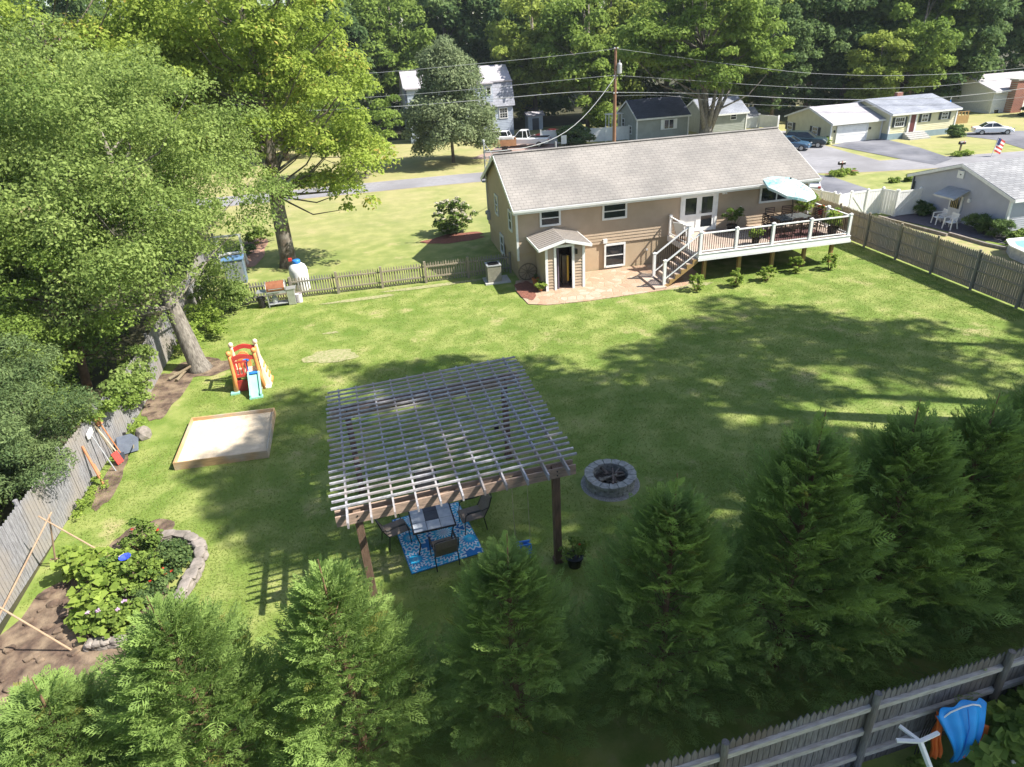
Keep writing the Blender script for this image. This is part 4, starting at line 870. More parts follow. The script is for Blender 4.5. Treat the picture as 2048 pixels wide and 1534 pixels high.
# rocks
def rock(c, s, seed, m='stone', name='rock'):
    import bmesh
    r_ = random.Random(seed); bm = bmesh.new(); bmesh.ops.create_icosphere(bm, subdivisions=2, radius=1)
    ph = [r_.uniform(0, 6) for _ in range(3)]
    for v in bm.verts:
        k = 1+.12*math.sin(3*v.co.x+ph[0])+.10*math.sin(4*v.co.y+ph[1])+.08*math.sin(3.5*v.co.z+ph[2]); e = .6
        v.co = Vector([math.copysign(abs(q_)**e, q_) for q_ in v.co])*k
        v.co = Vector((v.co.x*s[0], v.co.y*s[1], v.co.z*s[2]))
    R = Matrix.Rotation(r_.uniform(0, 3) if len(s) < 4 else s[3], 4, 'Z'); bmesh.ops.transform(bm, matrix=Matrix.Translation(Vector(c)) @ R, verts=bm.verts)
    me = bpy.data.meshes.new(name); bm.to_mesh(me); bm.free(); me.materials.append(M[m]); o = bpy.data.objects.new(name, me); C.objects.link(o); return o
o = rock((-8.15, 20.2, .15), (.24, .2, .2), 4); tag(o, 'pale boulder at the foot of the left fence by the leaning tools', 'rock')
# border of the flower bed: flat stones
ring = [(-6.45, 14.52), (-6.15, 14.62), (-5.85, 14.52), (-5.55, 14.3), (-5.33, 14.0), (-5.25, 13.65), (-5.25, 13.3), (-5.31, 12.95), (-5.38, 12.62), (-5.45, 12.28), (-5.52, 11.95), (-5.58, 11.62), (-5.75, 11.38)]
for i, (x, y) in enumerate(ring):
    nx, ny = ring[min(i+1, len(ring)-1)]; px_, py_ = ring[max(i-1, 0)]; a = math.atan2(ny-py_, nx-px_)
    o = rock((x, y, .07), (.225, .15, .075, a), 40+i); tag(o, 'flat grey edging stone in the curved border of the flower bed', 'edging stone', 'stones edging the flower bed')
    o = rock((x, y, .19), (.21, .14, .06, a+.1), 60+i); tag(o, 'flat grey edging stone in the curved border of the flower bed', 'edging stone', 'stones edging the flower bed')
k = 0
for lay, n in ((0, 7), (1, 6)):
    for i in range(n):
        x = -7.08+i*.165+lay*.08; y = 11.43-(x+7.08)*.12
        o = rock((x, y, .055+lay*.10), (.09+.02*(i % 3), .10, .06, -.1), 90+k); k += 1
        tag(o, 'small pale stone in the straight low wall at the near end of the flower bed', 'wall stone', 'stones of the low wall by the flower bed')
rc_ = random.Random(21)
for i, (x, y, s_) in enumerate([(-7.9, 12.6, .14), (-8.15, 12.3, .12), (-7.6, 12.9, .1), (-8.3, 13.0, .13), (-7.75, 11.9, .09)]+[(rc_.uniform(-8.9, -7.2), rc_.uniform(10.2, 13.6), rc_.uniform(.05, .13)) for _ in range(34)]):
    rock((x, y, .03), (s_, s_*.8, s_*.5), 120+i, 'dirt', 'soil_clod')
for o in [o for o in C.objects if o.name.startswith('soil_clod')]: tag(o, 'brown clod of earth on the bare soil beside the left fence', 'clod', 'clods on the dug soil')
# logs under the ash tree
for i, (a, b) in enumerate((((-8.3, 24.3, .08), (-7.5, 24.8, .3)), ((-8.2, 24.6, .1), (-7.4, 25.0, .12)), ((-8.0, 24.1, .07), (-7.7, 24.9, .2)))):
    tag(MB().tube(a, b, .06, .045, 8).build('fallen_branch', 'brownwood'), ['broken branch propped up against the big grey trunk', 'fallen branch lying along the ground beside the big grey trunk', 'short fallen branch crossing the others by the left fence'][i], 'branch')
# bean-pole frames
def tri(label, pts, mid=None):
    t = thing('bean_pole_tripod', label, 'frame', pts[0][0])
    for a, b in pts: MB().tube(a, b, .022, .018, 7).build('pole', mat_cane, t)
    return t
mat_cane = mat('bamboo_cane', (.42, .29, .19), (.33, .22, .14), 5, .7)
tri('tall frame of brown poles meeting at a point beyond the leafy plants', [((-7.33, 14.21, 0), (-8.42, 14.1, 1.68)), ((-8.71, 14.36, 0), (-8.20, 14.1, 1.66)), ((-9.2, 12.5, 0.2), (-8.15, 14.15, 1.70)), ((-8.75, 14.35, .25), (-7.35, 14.25, .22))])
tri('frame of brown poles in the near left corner over the bare soil', [((-7.38, 11.45, 0), (-8.45, 11.55, 1.70)), ((-9.2, 12.7, .5), (-8.3, 11.5, 1.68)), ((-8.6, 10.4, 0), (-8.3, 11.6, 1.7))])
# ================================================================ NEAR RIGHT CORNER
st = thing('clothes_post', 'white metal post with three short arms in the near right corner', 'post', (7.05, 4.55, 0))
tp_ = Vector((6.80, 5.02, 1.05))
MB().bar((7.08, 4.45, 0), tp_, .07, .05).build('post', 'white', st)
for d_ in ((.36, .05, 0), (-.32, .10, 0), (-.13, .28, .02)): MB().bar(tp_, tp_+Vector(d_), .055, .035).build('arm', 'white', st)
kt = thing('beach_shelter', 'blue and orange nylon shelter slung over the rail of the near fence', 'beach shelter', (7.75, 5.35, .9))
def drape(fn, nu, nv, name, m):
    q = MB(); vs_ = [fn(u/nu, v/nv) for v in range(nv+1) for u in range(nu+1)]; q.add(vs_, [(v*(nu+1)+u, v*(nu+1)+u+1, (v+1)*(nu+1)+u+1, (v+1)*(nu+1)+u) for v in range(nv) for u in range(nu)])
    o = q.build(name, m, kt, smooth=True); s_ = o.modifiers.new('t', 'SOLIDIFY'); s_.thickness = .008; return o
def f1(u, v):
    a = math.pi*(1-u); w_ = (.38*(1-v)**1.2+.06); x = 7.72+w_*math.cos(a)-.10*v; z = 1.12+.18*math.sin(a)*(1-v)-.88*v; y = 5.28-.16*math.sin(math.pi*v)-.03*math.sin(u*22)*(1-v*.3)-.25*v; return Vector((x, y, z))
drape(f1, 36, 14, 'blue_panel', 'poly_sky')
def f2(u, v): x = 7.36+.16*u-.10*v+.03*math.sin(v*9); z = 1.02-.72*v; y = 5.36-.22*v-.05*math.sin(u*12+v*3); return Vector((x, y, z))
drape(f2, 14, 12, 'orange_panel', 'nylon_orange')
def f3(u, v): x = 7.74+.38*u-.05*v; z = .92-.40*v-.06*u; y = 5.10-.10*v-.03*math.sin(u*14); z -= .15*v; return Vector((x, y, z))
drape(f3, 14, 8, 'orange_panel', 'nylon_orange')
q = MB().path([(7.34, 5.24, 1.05), (7.45, 5.22, 1.22), (7.62, 5.2, 1.31), (7.80, 5.2, 1.31), (7.98, 5.22, 1.20), (8.11, 5.26, 1.02), (8.05, 5.2, .8)], .012, 6); q.build('hoop', 'white', kt)
q = MB().path([(7.70, 5.17, 1.28), (7.70, 5.05, 1.0), (7.66, 4.98, .6), (7.62, 4.98, .3)], .010, 5); q.build('seam', 'poly_blue', kt)
q = MB(); [q.path([(7.2+.06*k, 5.32, .98), (7.12+.05*k, 5.28, .7), (7.05+.06*k, 5.22, .35)], .009, 5) for k in range(4)]; q.build('cord', 'blackm', kt)
tag(MB().lathe((6.15, 4.72, 0), [(.12, 0), (.14, .22), (.12, .22), (.10, .03), (0, .03)], 12).build('bucket', mat('teal_pail', (.10, .32, .36), (.40, .45, .46), 3, .5)), 'small blue and white bucket at the foot of the near fence', 'bucket')
# ================================================================ NEIGHBOURING BUILDINGS
M['ylw'] = mat('cream_siding', (.66, .62, .42), (.60, .56, .37), 2, .6)
M['gry'] = mat('grey_lilac_siding', (.40, .41, .46), (.36, .37, .42), 2, .6)
M['grgn'] = mat('grey_green_siding', (.30, .32, .29), (.26, .28, .25), 2, .6)
M['bls'] = mat('pale_blue_siding', (.40, .45, .53), (.34, .385, .46), 2, .7)
M['wsh'] = brickmat('pale_shingles', (.44, .42, .45), (.37, .355, .385), (.24, .23, .25), .5, .18, .05)
M['psh'] = brickmat('blue_grey_shingles', (.27, .29, .345), (.22, .235, .28), (.14, .15, .18), .5, .18, .05)
M['gsh'] = brickmat('grey_shingles', (.29, .295, .31), (.225, .23, .245), (.13, .13, .14), .4, .19, .06, bump=.7)
M['dsh'] = brickmat('dark_blue_shingles', (.075, .08, .105), (.055, .06, .08), (.03, .03, .04), .4, .15, .05)
M['vsh'] = brickmat('vertical_shingles', (.33, .34, .39), (.24, .25, .29), (.20, .20, .23), .35, .28, .07, rot=(math.pi/2, 0, 0))
M['brick'] = brickmat('red_brick', (.36, .13, .085), (.28, .10, .07), (.35, .30, .26), .3, .1, .12, rot=(math.pi/2, 0, 0))
M['shut'] = mat('dark_shutter', (.02, .03, .035), (.015, .022, .026), 6, .5)
def shutters(par, c, w, h, axis, nrm, sw=.28, m='shut'):
    c, a, n = Vector(c), Vector(axis), Vector(nrm)
    for s_ in (-1, 1):
        p = c+a*s_*(w/2+sw/2+.02); q = MB()
        d = [abs(a[i])*sw+abs(n[i])*.03 for i in range(3)]; d[2] = h; q.box(p+n*.02, d); q.build('shutter', m, par)
def house_box(name, label, x0, x1, y0, y1, ze, zr, wm, rm, cat='house', ov=.3, base=.0, axis='x', course=.16):
    h = thing(name, label, cat, ((x0+x1)/2, (y0+y1)/2, 0)); w = MB()
    if axis == 'x': w.prism([(x0+.02, y0+.02, 0), (x0+.02, y1-.02, 0), (x0+.02, y1-.02, ze), (x0+.02, (y0+y1)/2, zr-.1), (x0+.02, y0+.02, ze)], (x1-x0-.04, 0, 0))
    gt_ = lambda s: ze-.04+(zr-.12-ze)*(1-abs(2*s-1))
    siding_wall(w, (x0, y0), (x1, y0), base, ze-.02, course, .02, (0, -1)); siding_wall(w, (x0, y0), (x0, y1), base, gt_, course, .02, (-1, 0)); siding_wall(w, (x1, y0), (x1, y1), base, gt_, course, .02, (1, 0))
    w.build('wall', wm, h)
    r = MB(); gable_roof(r, x0-ov*.5, x1+ov*.5, y0-ov, y1+ov, ze-ov*(zr-ze)/((y1-y0)/2)*.3, zr, .08); r.build('roof', rm, h)
    t = MB(); t.bx((x0-ov*.5, y0-ov-.03, ze-.2), (x1+ov*.5, y0-ov-.005, ze-.05))
    for x in (x0-ov*.5-.012, x1+ov*.5+.012):
        for ya in (y0-ov, y1+ov): t.bar((x, ya, ze-.14), (x, (y0+y1)/2, zr-.10), .024, .15)
    for x, y in ((x0, y0), (x1, y0)): t.box((x, y, (ze+base)/2-.03), (.12, .12, ze-base-.1))
    t.build('trim', 'trim', h); return h
# grey neighbour on the right
nh = house_box('grey_house', 'lilac grey house with a pale shingle roof beyond the right fence', 31.3, 46, 27.95, 34.7, 1.96, 3.08, 'gry', 'gsh', course=.11)
window(nh, (31.28, 31.35, 2.5), .42, .38, (0, 1, 0), (-1, 0, 0), fw=.16, name='gable_vent', sash=None)
q = MB(); q.bx((31.2, 30.78, .15), (31.278, 31.62, 1.42)); dd = q.build('door', 'trim', nh)
MB().bx((31.17, 30.9, .75), (31.199, 31.5, 1.36)).build('pane', 'glass', dd)
q = MB(); [q.bx((31.15, 30.9+.12*k, .75), (31.169, 30.94+.12*k, 1.36)) for k in range(1, 5)]; q.build('glazing_bar', mat('ochre_blind', (.45, .36, .15), (.4, .3, .1), 5, .6), dd)
q = MB(); q.add([(31.25, 30.5, 1.80), (31.25, 31.95, 1.80), (30.35, 31.95, 1.45), (30.35, 30.5, 1.45), (31.25, 30.5, 1.76), (31.25, 31.95, 1.76), (30.35, 31.95, 1.36), (30.35, 30.5, 1.36)], [(0, 1, 2, 3), (7, 6, 5, 4), (0, 3, 7, 4), (1, 5, 6, 2), (2, 6, 7, 3), (0, 4, 5, 1)]); q.build('door_canopy', 'galv', nh)
MB().bx((30.7, 30.6, 0), (31.27, 31.7, .14)).build('step', 'concrete', nh)
MB().box((31.24, 30.4, 1.3), (.1, .14, .2)).build('wall_lamp', 'white', nh)
for k in range(6):
    pass
q = MB(); q.tube((31.25, 34.55, .1), (31.25, 34.55, 1.85), .04, n=8); q.tube((31.22, 34.4, .1), (31.22, 34.4, 1.6), .03, n=8); q.build('downpipe', 'shut', nh)
window(nh, (36.5, 27.93, 1.2), 1.3, .8, (1, 0, 0), (0, -1, 0), fw=.1)
# cream house and garage
gh = house_box('garage', 'cream garage with a white door and pale roof across the road', 41.1, 46.2, 56.3, 63.2, 1.80, 2.86, 'ylw', 'wsh', cat='garage', ov=.35)
for y in (58.6, 62.6):
    window(gh, (41.07, y-.05, .88), .85, .72, (0, 1, 0), (-1, 0, 0), fw=.07, grid=(3, 2)); shutters(gh, (41.07, y-.05, .88), .85, .72, (0, 1, 0), (-1, 0, 0), .36)
q = MB().bx((41.75, 56.2, .0), (44.65, 56.272, 1.36))
for k in range(1, 4): q.bx((41.77, 56.185, k*.34-.012), (44.63, 56.199, k*.34+.012))
q.build('garage_door', 'white', gh)
q = MB(); q.bx((41.62, 56.18, 0), (41.74, 56.275, 1.36)); q.bx((44.66, 56.18, 0), (44.78, 56.275, 1.36)); q.bx((41.62, 56.18, 1.37), (44.78, 56.275, 1.49)); q.build('door_frame', 'trim', gh)
for x in (41.4, 45.0): MB().box((x, 56.2, 1.05), (.12, .12, .2)).build('wall_lamp', 'blackm', gh)
yh = house_box('cream_house', 'cream ranch house with dark shutters and a dark red door across the road', 46.3, 53.1, 55.4, 62.6, 2.28, 3.2, 'ylw', 'psh', ov=.35, base=.5)
MB().bx((46.27, 55.37, 0), (53.13, 62.5, .52)).build('foundation', mat('blue_foundation', (.24, .32, .36), (.2, .27, .31), 3, .8), yh)
fw_ = lambda x0, x1, z0, z1, **k: window(yh, ((x0+x1)/2, 55.375, (z0+z1)/2), x1-x0, z1-z0, (1, 0, 0), (0, -1, 0), fw=.07, **k)
fw_(46.75, 47.75, 1.05, 1.9, grid=(4, 2)); shutters(yh, (47.25, 55.375, 1.47), 1.0, .85, (1, 0, 0), (0, -1, 0), .22)
fw_(49.45, 50.15, 1.28, 1.98, grid=(2, 3)); shutters(yh, (49.8, 55.375, 1.63), .7, .7, (1, 0, 0), (0, -1, 0), .24)
fw_(51.5, 52.2, 1.35, 1.98, grid=(2, 3)); shutters(yh, (51.85, 55.375, 1.66), .7, .63, (1, 0, 0), (0, -1, 0), .22)
q = MB().bx((48.3, 55.3, .55), (48.8, 55.372, 2.0)); dd = q.build('door', mat('dark_red_door', (.14, .035, .035), (.11, .03, .03), 4, .5), yh)
q = MB(); q.bx((48.12, 55.28, .52), (48.29, 55.374, 2.1)); q.bx((48.81, 55.28, .52), (48.98, 55.374, 2.1)); q.bx((48.12, 55.28, 2.01), (48.98, 55.374, 2.12)); q.build('frame', 'trim', dd)
q = MB()
for k in range(4): q.bx((47.8, 54.3+k*.26, 0), (49.9, 54.56+k*.26, .13*(k+1)))
q.build('front_steps', 'concrete', yh)
q = MB().bx((49.6, 59.1, 2.9), (50.2, 59.5, 3.5)); q.build('chimney', 'brick', yh)
# two-storey pale blue house with gambrel roof
bx0, bx1, by0, by1 = 5.3, 17.1, 80.0, 88.0
bh = thing('gambrel_house', 'tall pale blue house with a barn roof behind the conical tree', 'house', ((bx0+bx1)/2, 84, 0))
q = MB().prism([(bx0, by0, 0), (bx0, by1, 0), (bx0, by1, 3.2), (bx0, by1-1.1, 5.6), (bx0, 84, 7.1), (bx0, by0+1.1, 5.6), (bx0, by0, 3.2)], (bx1-bx0, 0, 0))
siding_wall(q, (bx0, by0), (bx1, by0), .5, 3.2, .18, .02, (0, -1)); q.build('wall', 'bls', bh)
MB().bx((bx0-.03, by0-.03, 0), (bx1+.03, by1, .55)).build('foundation', mat('grey_blue_base', (.22, .27, .32), (.18, .22, .27), 3, .8), bh)
q = MB()
for (ya, za, yb, zb_) in ((by0-.2, 3.15, by0+1.05, 5.68), (by1+.2, 3.15, by1-1.05, 5.68)): q.bar((bx0-.2, (ya+yb)/2, (za+zb_)/2), (bx1+.25, (ya+yb)/2, (za+zb_)/2), math.hypot(yb-ya, zb_-za), .08, up=Vector((0, -(zb_-za), (yb-ya))) if yb > ya else Vector((0, (zb_-za), (ya-yb))))
q.build('lower_roof', 'vsh', bh)
q = MB(); gable_roof(q, bx0-.2, bx1+.25, by0+.95, by1-.95, 5.7, 7.25, .1); q.build('upper_roof', 'wsh', bh)
q = MB().bx((bx0+.1, by0+.02, 3.2), (bx1-2.2, by0+1.5, 5.55)); siding_wall(q, (bx0+.1, by0+.02), (bx1-2.2, by0+.02), 3.2, 5.55, .18, .02, (0, -1)); q.build('dormer', 'bls', bh)
q = MB().bx((bx0-.1, by0-.25, 5.56), (bx1-2.1, by0+1.2, 5.68)); q.bx((bx1-2.3, by0+.8, 5.62), (bx1+.3, by0+.9, 5.76)); q.build('dormer_roof', 'wsh', bh)
w2_ = lambda x0, x1, z0, z1, **k: window(bh, ((x0+x1)/2, by0-.02, (z0+z1)/2), x1-x0, z1-z0, (1, 0, 0), (0, -1, 0), fw=.08, **k)
w2_(15.5, 16.5, 1.85, 3.0, grid=(3, 4)); window(bh, (14.45, by0-.0, 4.9), .6, .9, (1, 0, 0), (0, -1, 0), fw=.08); window(bh, (7.4, by0, 4.6), .8, 1.0, (1, 0, 0), (0, -1, 0), fw=.08); w2_(7.0, 8.2, 1.6, 2.7)
MB().tube((13.9, 82.2, 6.2), (13.9, 82.2, 7.4), .09).build('vent_pipe', 'galv', bh)
# grey-green house across the road
g3 = house_box('grey_green_house', 'grey green house with a dark blue roof, left half, behind the power pole', 26.9, 32.4, 67, 72.5, 2.25, 3.75, 'grgn', 'dsh', ov=.3)
window(g3, (30.3, 66.975, 1.45), 1.1, .95, (1, 0, 0), (0, -1, 0), fw=.07, mull=2, sash=None); shutters(g3, (30.3, 66.975, 1.45), 1.1, .95, (1, 0, 0), (0, -1, 0), .3, 'white')
window(g3, (26.87, 70.7, 1.5), .7, .8, (0, 1, 0), (-1, 0, 0), fw=.07); window(g3, (26.87, 68.6, 1.0), .7, .8, (0, 1, 0), (-1, 0, 0), fw=.07); window(g3, (26.87, 69.4, .4), .5, .5, (0, 1, 0), (-1, 0, 0), fw=.07)
g4 = house_box('grey_green_house', 'grey green house with a pale grey roof, right of the many-stemmed tree', 34.6, 39.4, 68, 72.8, 1.9, 3.2, 'grgn', 'psh', ov=.3)
for x in (35.65, 37.9): window(g4, (x, 67.975, 1.47), .72, .62, (1, 0, 0), (0, -1, 0), fw=.07)
g5 = house_box('small_garage', 'small white-fronted garage with a grey roof right of the grey green house', 39.6, 41.6, 69.2, 72, 1.2, 1.95, 'trim', 'gsh', cat='garage', ov=.15)
# house with brick chimney at far right
WY = 64.0; wa, wt = YP(1972, 252, WY), YP(1988, 182, WY); cbx, ctx = YP(2003, 252, WY), YP(2026, 160, WY)
rh = house_box('white_house', 'white two-storey house with a tall red brick chimney at the far right', wa.x, wa.x+16, WY, WY+8, wt.z, wt.z+1.3, 'trim', 'wsh', ov=.3)
window(rh, (wa.x+.75, WY-.02, wa.z+1.0), .7, 1.3, (1, 0, 0), (0, -1, 0), fw=.08)
MB().bx((cbx.x-.3, WY-.9, 0), (cbx.x+1.0, WY-.02, ctx.z)).build('chimney', 'brick', rh)
MB().bx((cbx.x-.4, WY-1.0, ctx.z), (cbx.x+1.1, WY+.08, ctx.z+.15)).build('chimney_cap', 'concrete', rh)
# decks, sheds, fences far off
bd = thing('brown_deck', 'low brown wooden deck behind the white car', 'deck', (57, 60.5, 0))
q = MB().bx((54.6, 60, .5), (59, 62.5, .6)); q.bx((54.6, 59.95, .0), (59, 60, .75)); q.build('floor', 'pt', bd); q = MB()
for k in range(12): q.box((54.7+k*.38, 60, .9), (.07, .07, .4))
q.bar((54.6, 60, 1.1), (59, 60, 1.1), .08, .05); q.build('railing', 'pt', bd)
ub = thing('closed_umbrella', 'closed blue umbrella standing on the far brown deck', 'umbrella', (57.4, 61, .6)); MB().tube((57.4, 61, .6), (57.4, 61, 2.4), .03).build('pole', 'white', ub); MB().lathe((57.4, 61, 1.2), [(.05, 0), (.14, .1), (.1, .7), (0, 1.1)], 8).build('canopy', 'poly_blue', ub)
sh = thing('garden_shed', 'small pale blue shed in the shade right of the gambrel house', 'shed', (20.3, 83, 0))
MB().bx((19.4, 82.4, 0), (21.2, 84, 1.6)).build('wall', 'bls', sh); q = MB(); gable_roof(q, 19.2, 21.4, 82.2, 84.2, 1.6, 2.0, .06); q.build('roof', 'wsh', sh); MB().bx((19.9, 82.36, 0), (20.7, 82.398, 1.3)).build('door', 'slate_dark', sh)
vinyl('vinyl_fence', 'white privacy fence in shade left of the grey green house across the road', [(18.3, 71.5), (20.3, 70.6), (22.4, 70), (24.6, 69.4), (26.6, 69)], 1.35) if False else None
def vinyl_w(name, label, P2, h):
    root = thing(name, label, 'fence', (*P2[0], 0))
    for x, y in P2: MB().bx((x-.07, y-.07, 0), (x+.07, y+.07, h+.1)).build('fence_post', 'white', root)
    for a, b in zip(P2[:-1], P2[1:]):
        q = MB(); A, B = Vector((*a, 0)), Vector((*b, 0)); q.bar(A+Vector((0, 0, h/2)), B+Vector((0, 0, h/2)), .04, h-.1); q.bar(A+Vector((0, 0, h-.03)), B+Vector((0, 0, h-.03)), .07, .08); q.build('panel', 'white', root)
vinyl_w('vinyl_fence', 'white privacy fence across the road, left of the grey green house', [(18.0, 71.0), (20.0, 70.3), (22.0, 69.8), (24.4, 69.2), (26.8, 68.9)], 1.35)
vinyl_w('vinyl_fence', 'short white fence across the road, left of the cream garage', [(40.9, 64.5), (42.2, 66.5), (41.5, 69)], 1.3)
gz = thing('garden_arbour', 'small white latticed arbour behind the white fence across the road', 'arbour', (26.0, 71, 0)); q = MB()
for x in (25.2, 25.9, 26.6): q.tube((x, 70.5, 0), (x, 70.5, 2.4), .05); q.tube((x, 71.5, 0), (x, 71.5, 2.4), .05)
q.build('post', 'white', gz); q = MB(); [q.bar((25.0, 70.5+.25*k, 2.4), (26.8, 70.5+.25*k, 2.4), .05, .05) for k in range(5)]; q.build('lattice', 'white', gz)

# ================================================================ VEHICLES
def car(name, label, cat, loc, rz, paint, L_=4.5, W_=1.75, H_=1.42, kind='sedan', sc=1.0, glassm='glass', group=None):
    r = thing(name, label, cat, loc, rz, group); r.scale = (sc, sc, sc)
    hl, hw = L_/2, W_/2       # faces +X
    if kind == 'sedan': prof = [(-hl, .35), (-hl, .82), (-hl+.35, .92), (-.55*hl, .95), (.38*hl, .95), (hl-.45, .82), (hl-.05, .62), (hl, .35)]; cab = [(-.66*hl, .93), (-.36*hl, H_-.03), (.06*hl, H_), (.46*hl, .93)]
    elif kind == 'suv': prof = [(-hl, .4), (-hl, 1.0), (-hl+.08, 1.08), (.36*hl, 1.06), (hl-.35, .98), (hl, .75), (hl, .4)]; cab = [(-.97*hl, 1.06), (-.86*hl, H_), (.05*hl, H_+.01), (.44*hl, 1.05)]
    else: prof = [(-hl, .5), (-hl, 1.02), (-.12*hl, 1.02), (.40*hl, 1.05), (hl-.15, .98), (hl, .8), (hl, .45)]; cab = [(-.14*hl, 1.03), (-.08*hl, H_), (.22*hl, H_), (.44*hl, 1.04)]
    q = MB(); n = len(prof); vs_ = []
    for y, k in ((-hw, .0), (-hw*.86, 1), (hw*.86, 1), (hw, 0)):
        for i, (x, z) in enumerate(prof):
            vs_.append((x*(1 if k else .975), y, z if (k or z < .5) else z-.10))
    fs_ = [tuple(range(n-1, -1, -1)), tuple(range(3*n, 4*n))]
    for s_ in range(3): fs_ += [(s_*n+i, s_*n+(i+1) % n, (s_+1)*n+(i+1) % n, (s_+1)*n+i) for i in range(n)]
    q.add(vs_, fs_); body = q.build('body', paint, r, bevel=.04, local=True)
    q = MB(); c4 = [(x, s_*hw*(.84 if i in (0, 3) else .66), z) for s_ in (-1, 1) for i, (x, z) in enumerate(cab)]
    q.add(c4, [(3, 2, 1, 0), (4, 5, 6, 7), (0, 1, 5, 4), (1, 2, 6, 5), (2, 3, 7, 6), (3, 0, 4, 7)]); q.build('window', glassm, r, local=True)
    q = MB(); rt = [(x, s_*hw*.67, z+.015) for s_ in (-1, 1) for i, (x, z) in enumerate(cab) if i in (1, 2)]
    q.add(rt+[(x, y, z-.04) for x, y, z in rt], [(0, 1, 3, 2), (4, 6, 7, 5), (0, 4, 5, 1), (2, 3, 7, 6), (0, 2, 6, 4), (1, 5, 7, 3)])
    for s_ in (-1, 1):
        q.bar((cab[0][0], s_*hw*.85, cab[0][1]), (cab[1][0], s_*hw*.67, cab[1][1]), .06, .05); q.bar((cab[3][0], s_*hw*.85, cab[3][1]), (cab[2][0], s_*hw*.67, cab[2][1]), .05, .05)
        xm_ = (cab[1][0]+cab[2][0])/2; q.bar((xm_, s_*hw*.855, .95), (xm_, s_*hw*.675, H_-.02), .06, .04)
    q.build('roof', paint, r, bevel=.02, local=True)
    for x in (-hl*.62, hl*.64):
        for s_ in (-1, 1):
            w_ = MB().tube((x, s_*(hw-.2), .32), (x, s_*(hw+.015), .32), .32, n=18).build('wheel', 'blackm', r, local=True); MB().tube((x, s_*(hw+.01), .32), (x, s_*(hw+.025), .32), .2, n=12).build('rim', 'steel', w_, local=True)
    for s_ in (-1, 1):
        MB().box((hl-.1, s_*hw*.72, .70), (.16, .3, .12)).build('headlight', 'galv', r, bevel=.02, local=True); MB().box((-hl+.02, s_*hw*.8, .78), (.08, .22, .18)).build('tail_light', 'poly_red', r, local=True)
        MB().box((.30*hl, s_*(hw+.08), .98), (.1, .16, .1)).build('mirror', paint, r, local=True)
    if kind == 'pickup':
        q = MB().box((-.58*hl, 0, 1.025), (hl*.78, W_*.80, .02)); q.build('bed', 'dark', r, local=True)
    return r
P_w = mat('white_paint', (.78, .79, .80), (.76, .77, .78), 2, .25, spec=.6); P_b = mat('dark_teal_paint', (.015, .035, .045), (.012, .03, .04), 2, .2, spec=.7); P_n = mat('blue_grey_paint_car', (.05, .10, .17), (.04, .09, .15), 2, .2, spec=.7); P_r = mat('dark_red_paint', (.12, .015, .015), (.10, .012, .012), 2, .25, spec=.6)
c_ = Z(1983, 268); car('white_car', 'white sedan parked by the brown deck at the far right', 'car', (c_.x, c_.y, 0), math.radians(-28), P_w, sc=.70)
c_ = Z(1610, 293); car('black_car', 'dark teal hatchback parked beside the cream garage', 'car', (c_.x, c_.y, 0), math.radians(-42), P_b, kind='suv', H_=1.6, L_=4.4, sc=.80)
c_ = Z(1578, 299); car('blue_car', 'blue grey car parked left of the dark hatchback, half behind the roof', 'car', (c_.x, c_.y, 0), math.radians(-44), P_n, sc=.78)
c_ = Z(1052, 293); car('pickup_truck', 'white pickup truck parked across the road behind the roof ridge', 'pickup truck', (c_.x, c_.y, 0), math.radians(155), P_w, L_=5.4, W_=1.9, H_=1.75, kind='pickup', sc=.92)
c_ = Z(1100, 281); car('red_car', 'dark red car in the shade behind the white pickup', 'car', (c_.x, c_.y, 0), math.radians(160), P_r, sc=.8)
c_ = Z(1016, 292); car('white_van', 'white car half hidden by the brown trailer', 'car', (c_.x-1.0, c_.y+2.2, 0), math.radians(150), P_w, sc=.8, kind='suv', H_=1.6)
c_ = Z(1010, 302); tl = thing('box_trailer', 'open brown wooden trailer parked left of the white pickup', 'trailer', (c_.x, c_.y, 0), math.radians(-12))
q = MB()
for s_ in (-1, 1): q.box((0, s_*.72, .85), (2.3, .05, .6)); q.box((s_*1.15, 0, .85), (.05, 1.4, .6))
q.box((0, 0, .58), (2.3, 1.4, .06)); q.build('side_board', mat('orange_brown_board', (.45, .24, .12), (.36, .19, .10), 3, .8), tl, local=True)
for s_ in (-1, 1): MB().tube((0, s_*.76, .3), (0, s_*.9, .3), .3, n=14).build('wheel', 'blackm', tl, local=True)
MB().bar((-1.2, 0, .45), (-2.1, 0, .45), .08, .08).build('drawbar', 'galv', tl, local=True)
MB().box((0, 0, 1.05), (1.9, 1.1, .5)).build('load', mat('grey_load', (.30, .29, .28), (.2, .2, .19), 3, .9, .5), tl, bevel=.15, local=True)
c_ = Z(1700, 378); 
pc = Z(1628, 388); car('silver_car', 'pale car on the driveway beyond the white fence, mostly behind the umbrella', 'car', (pc.x+.2, pc.y+1.0, 0), math.radians(60), mat('silver_paint', (.45, .46, .52), (.42, .43, .49), 2, .25, spec=.6), sc=.75)

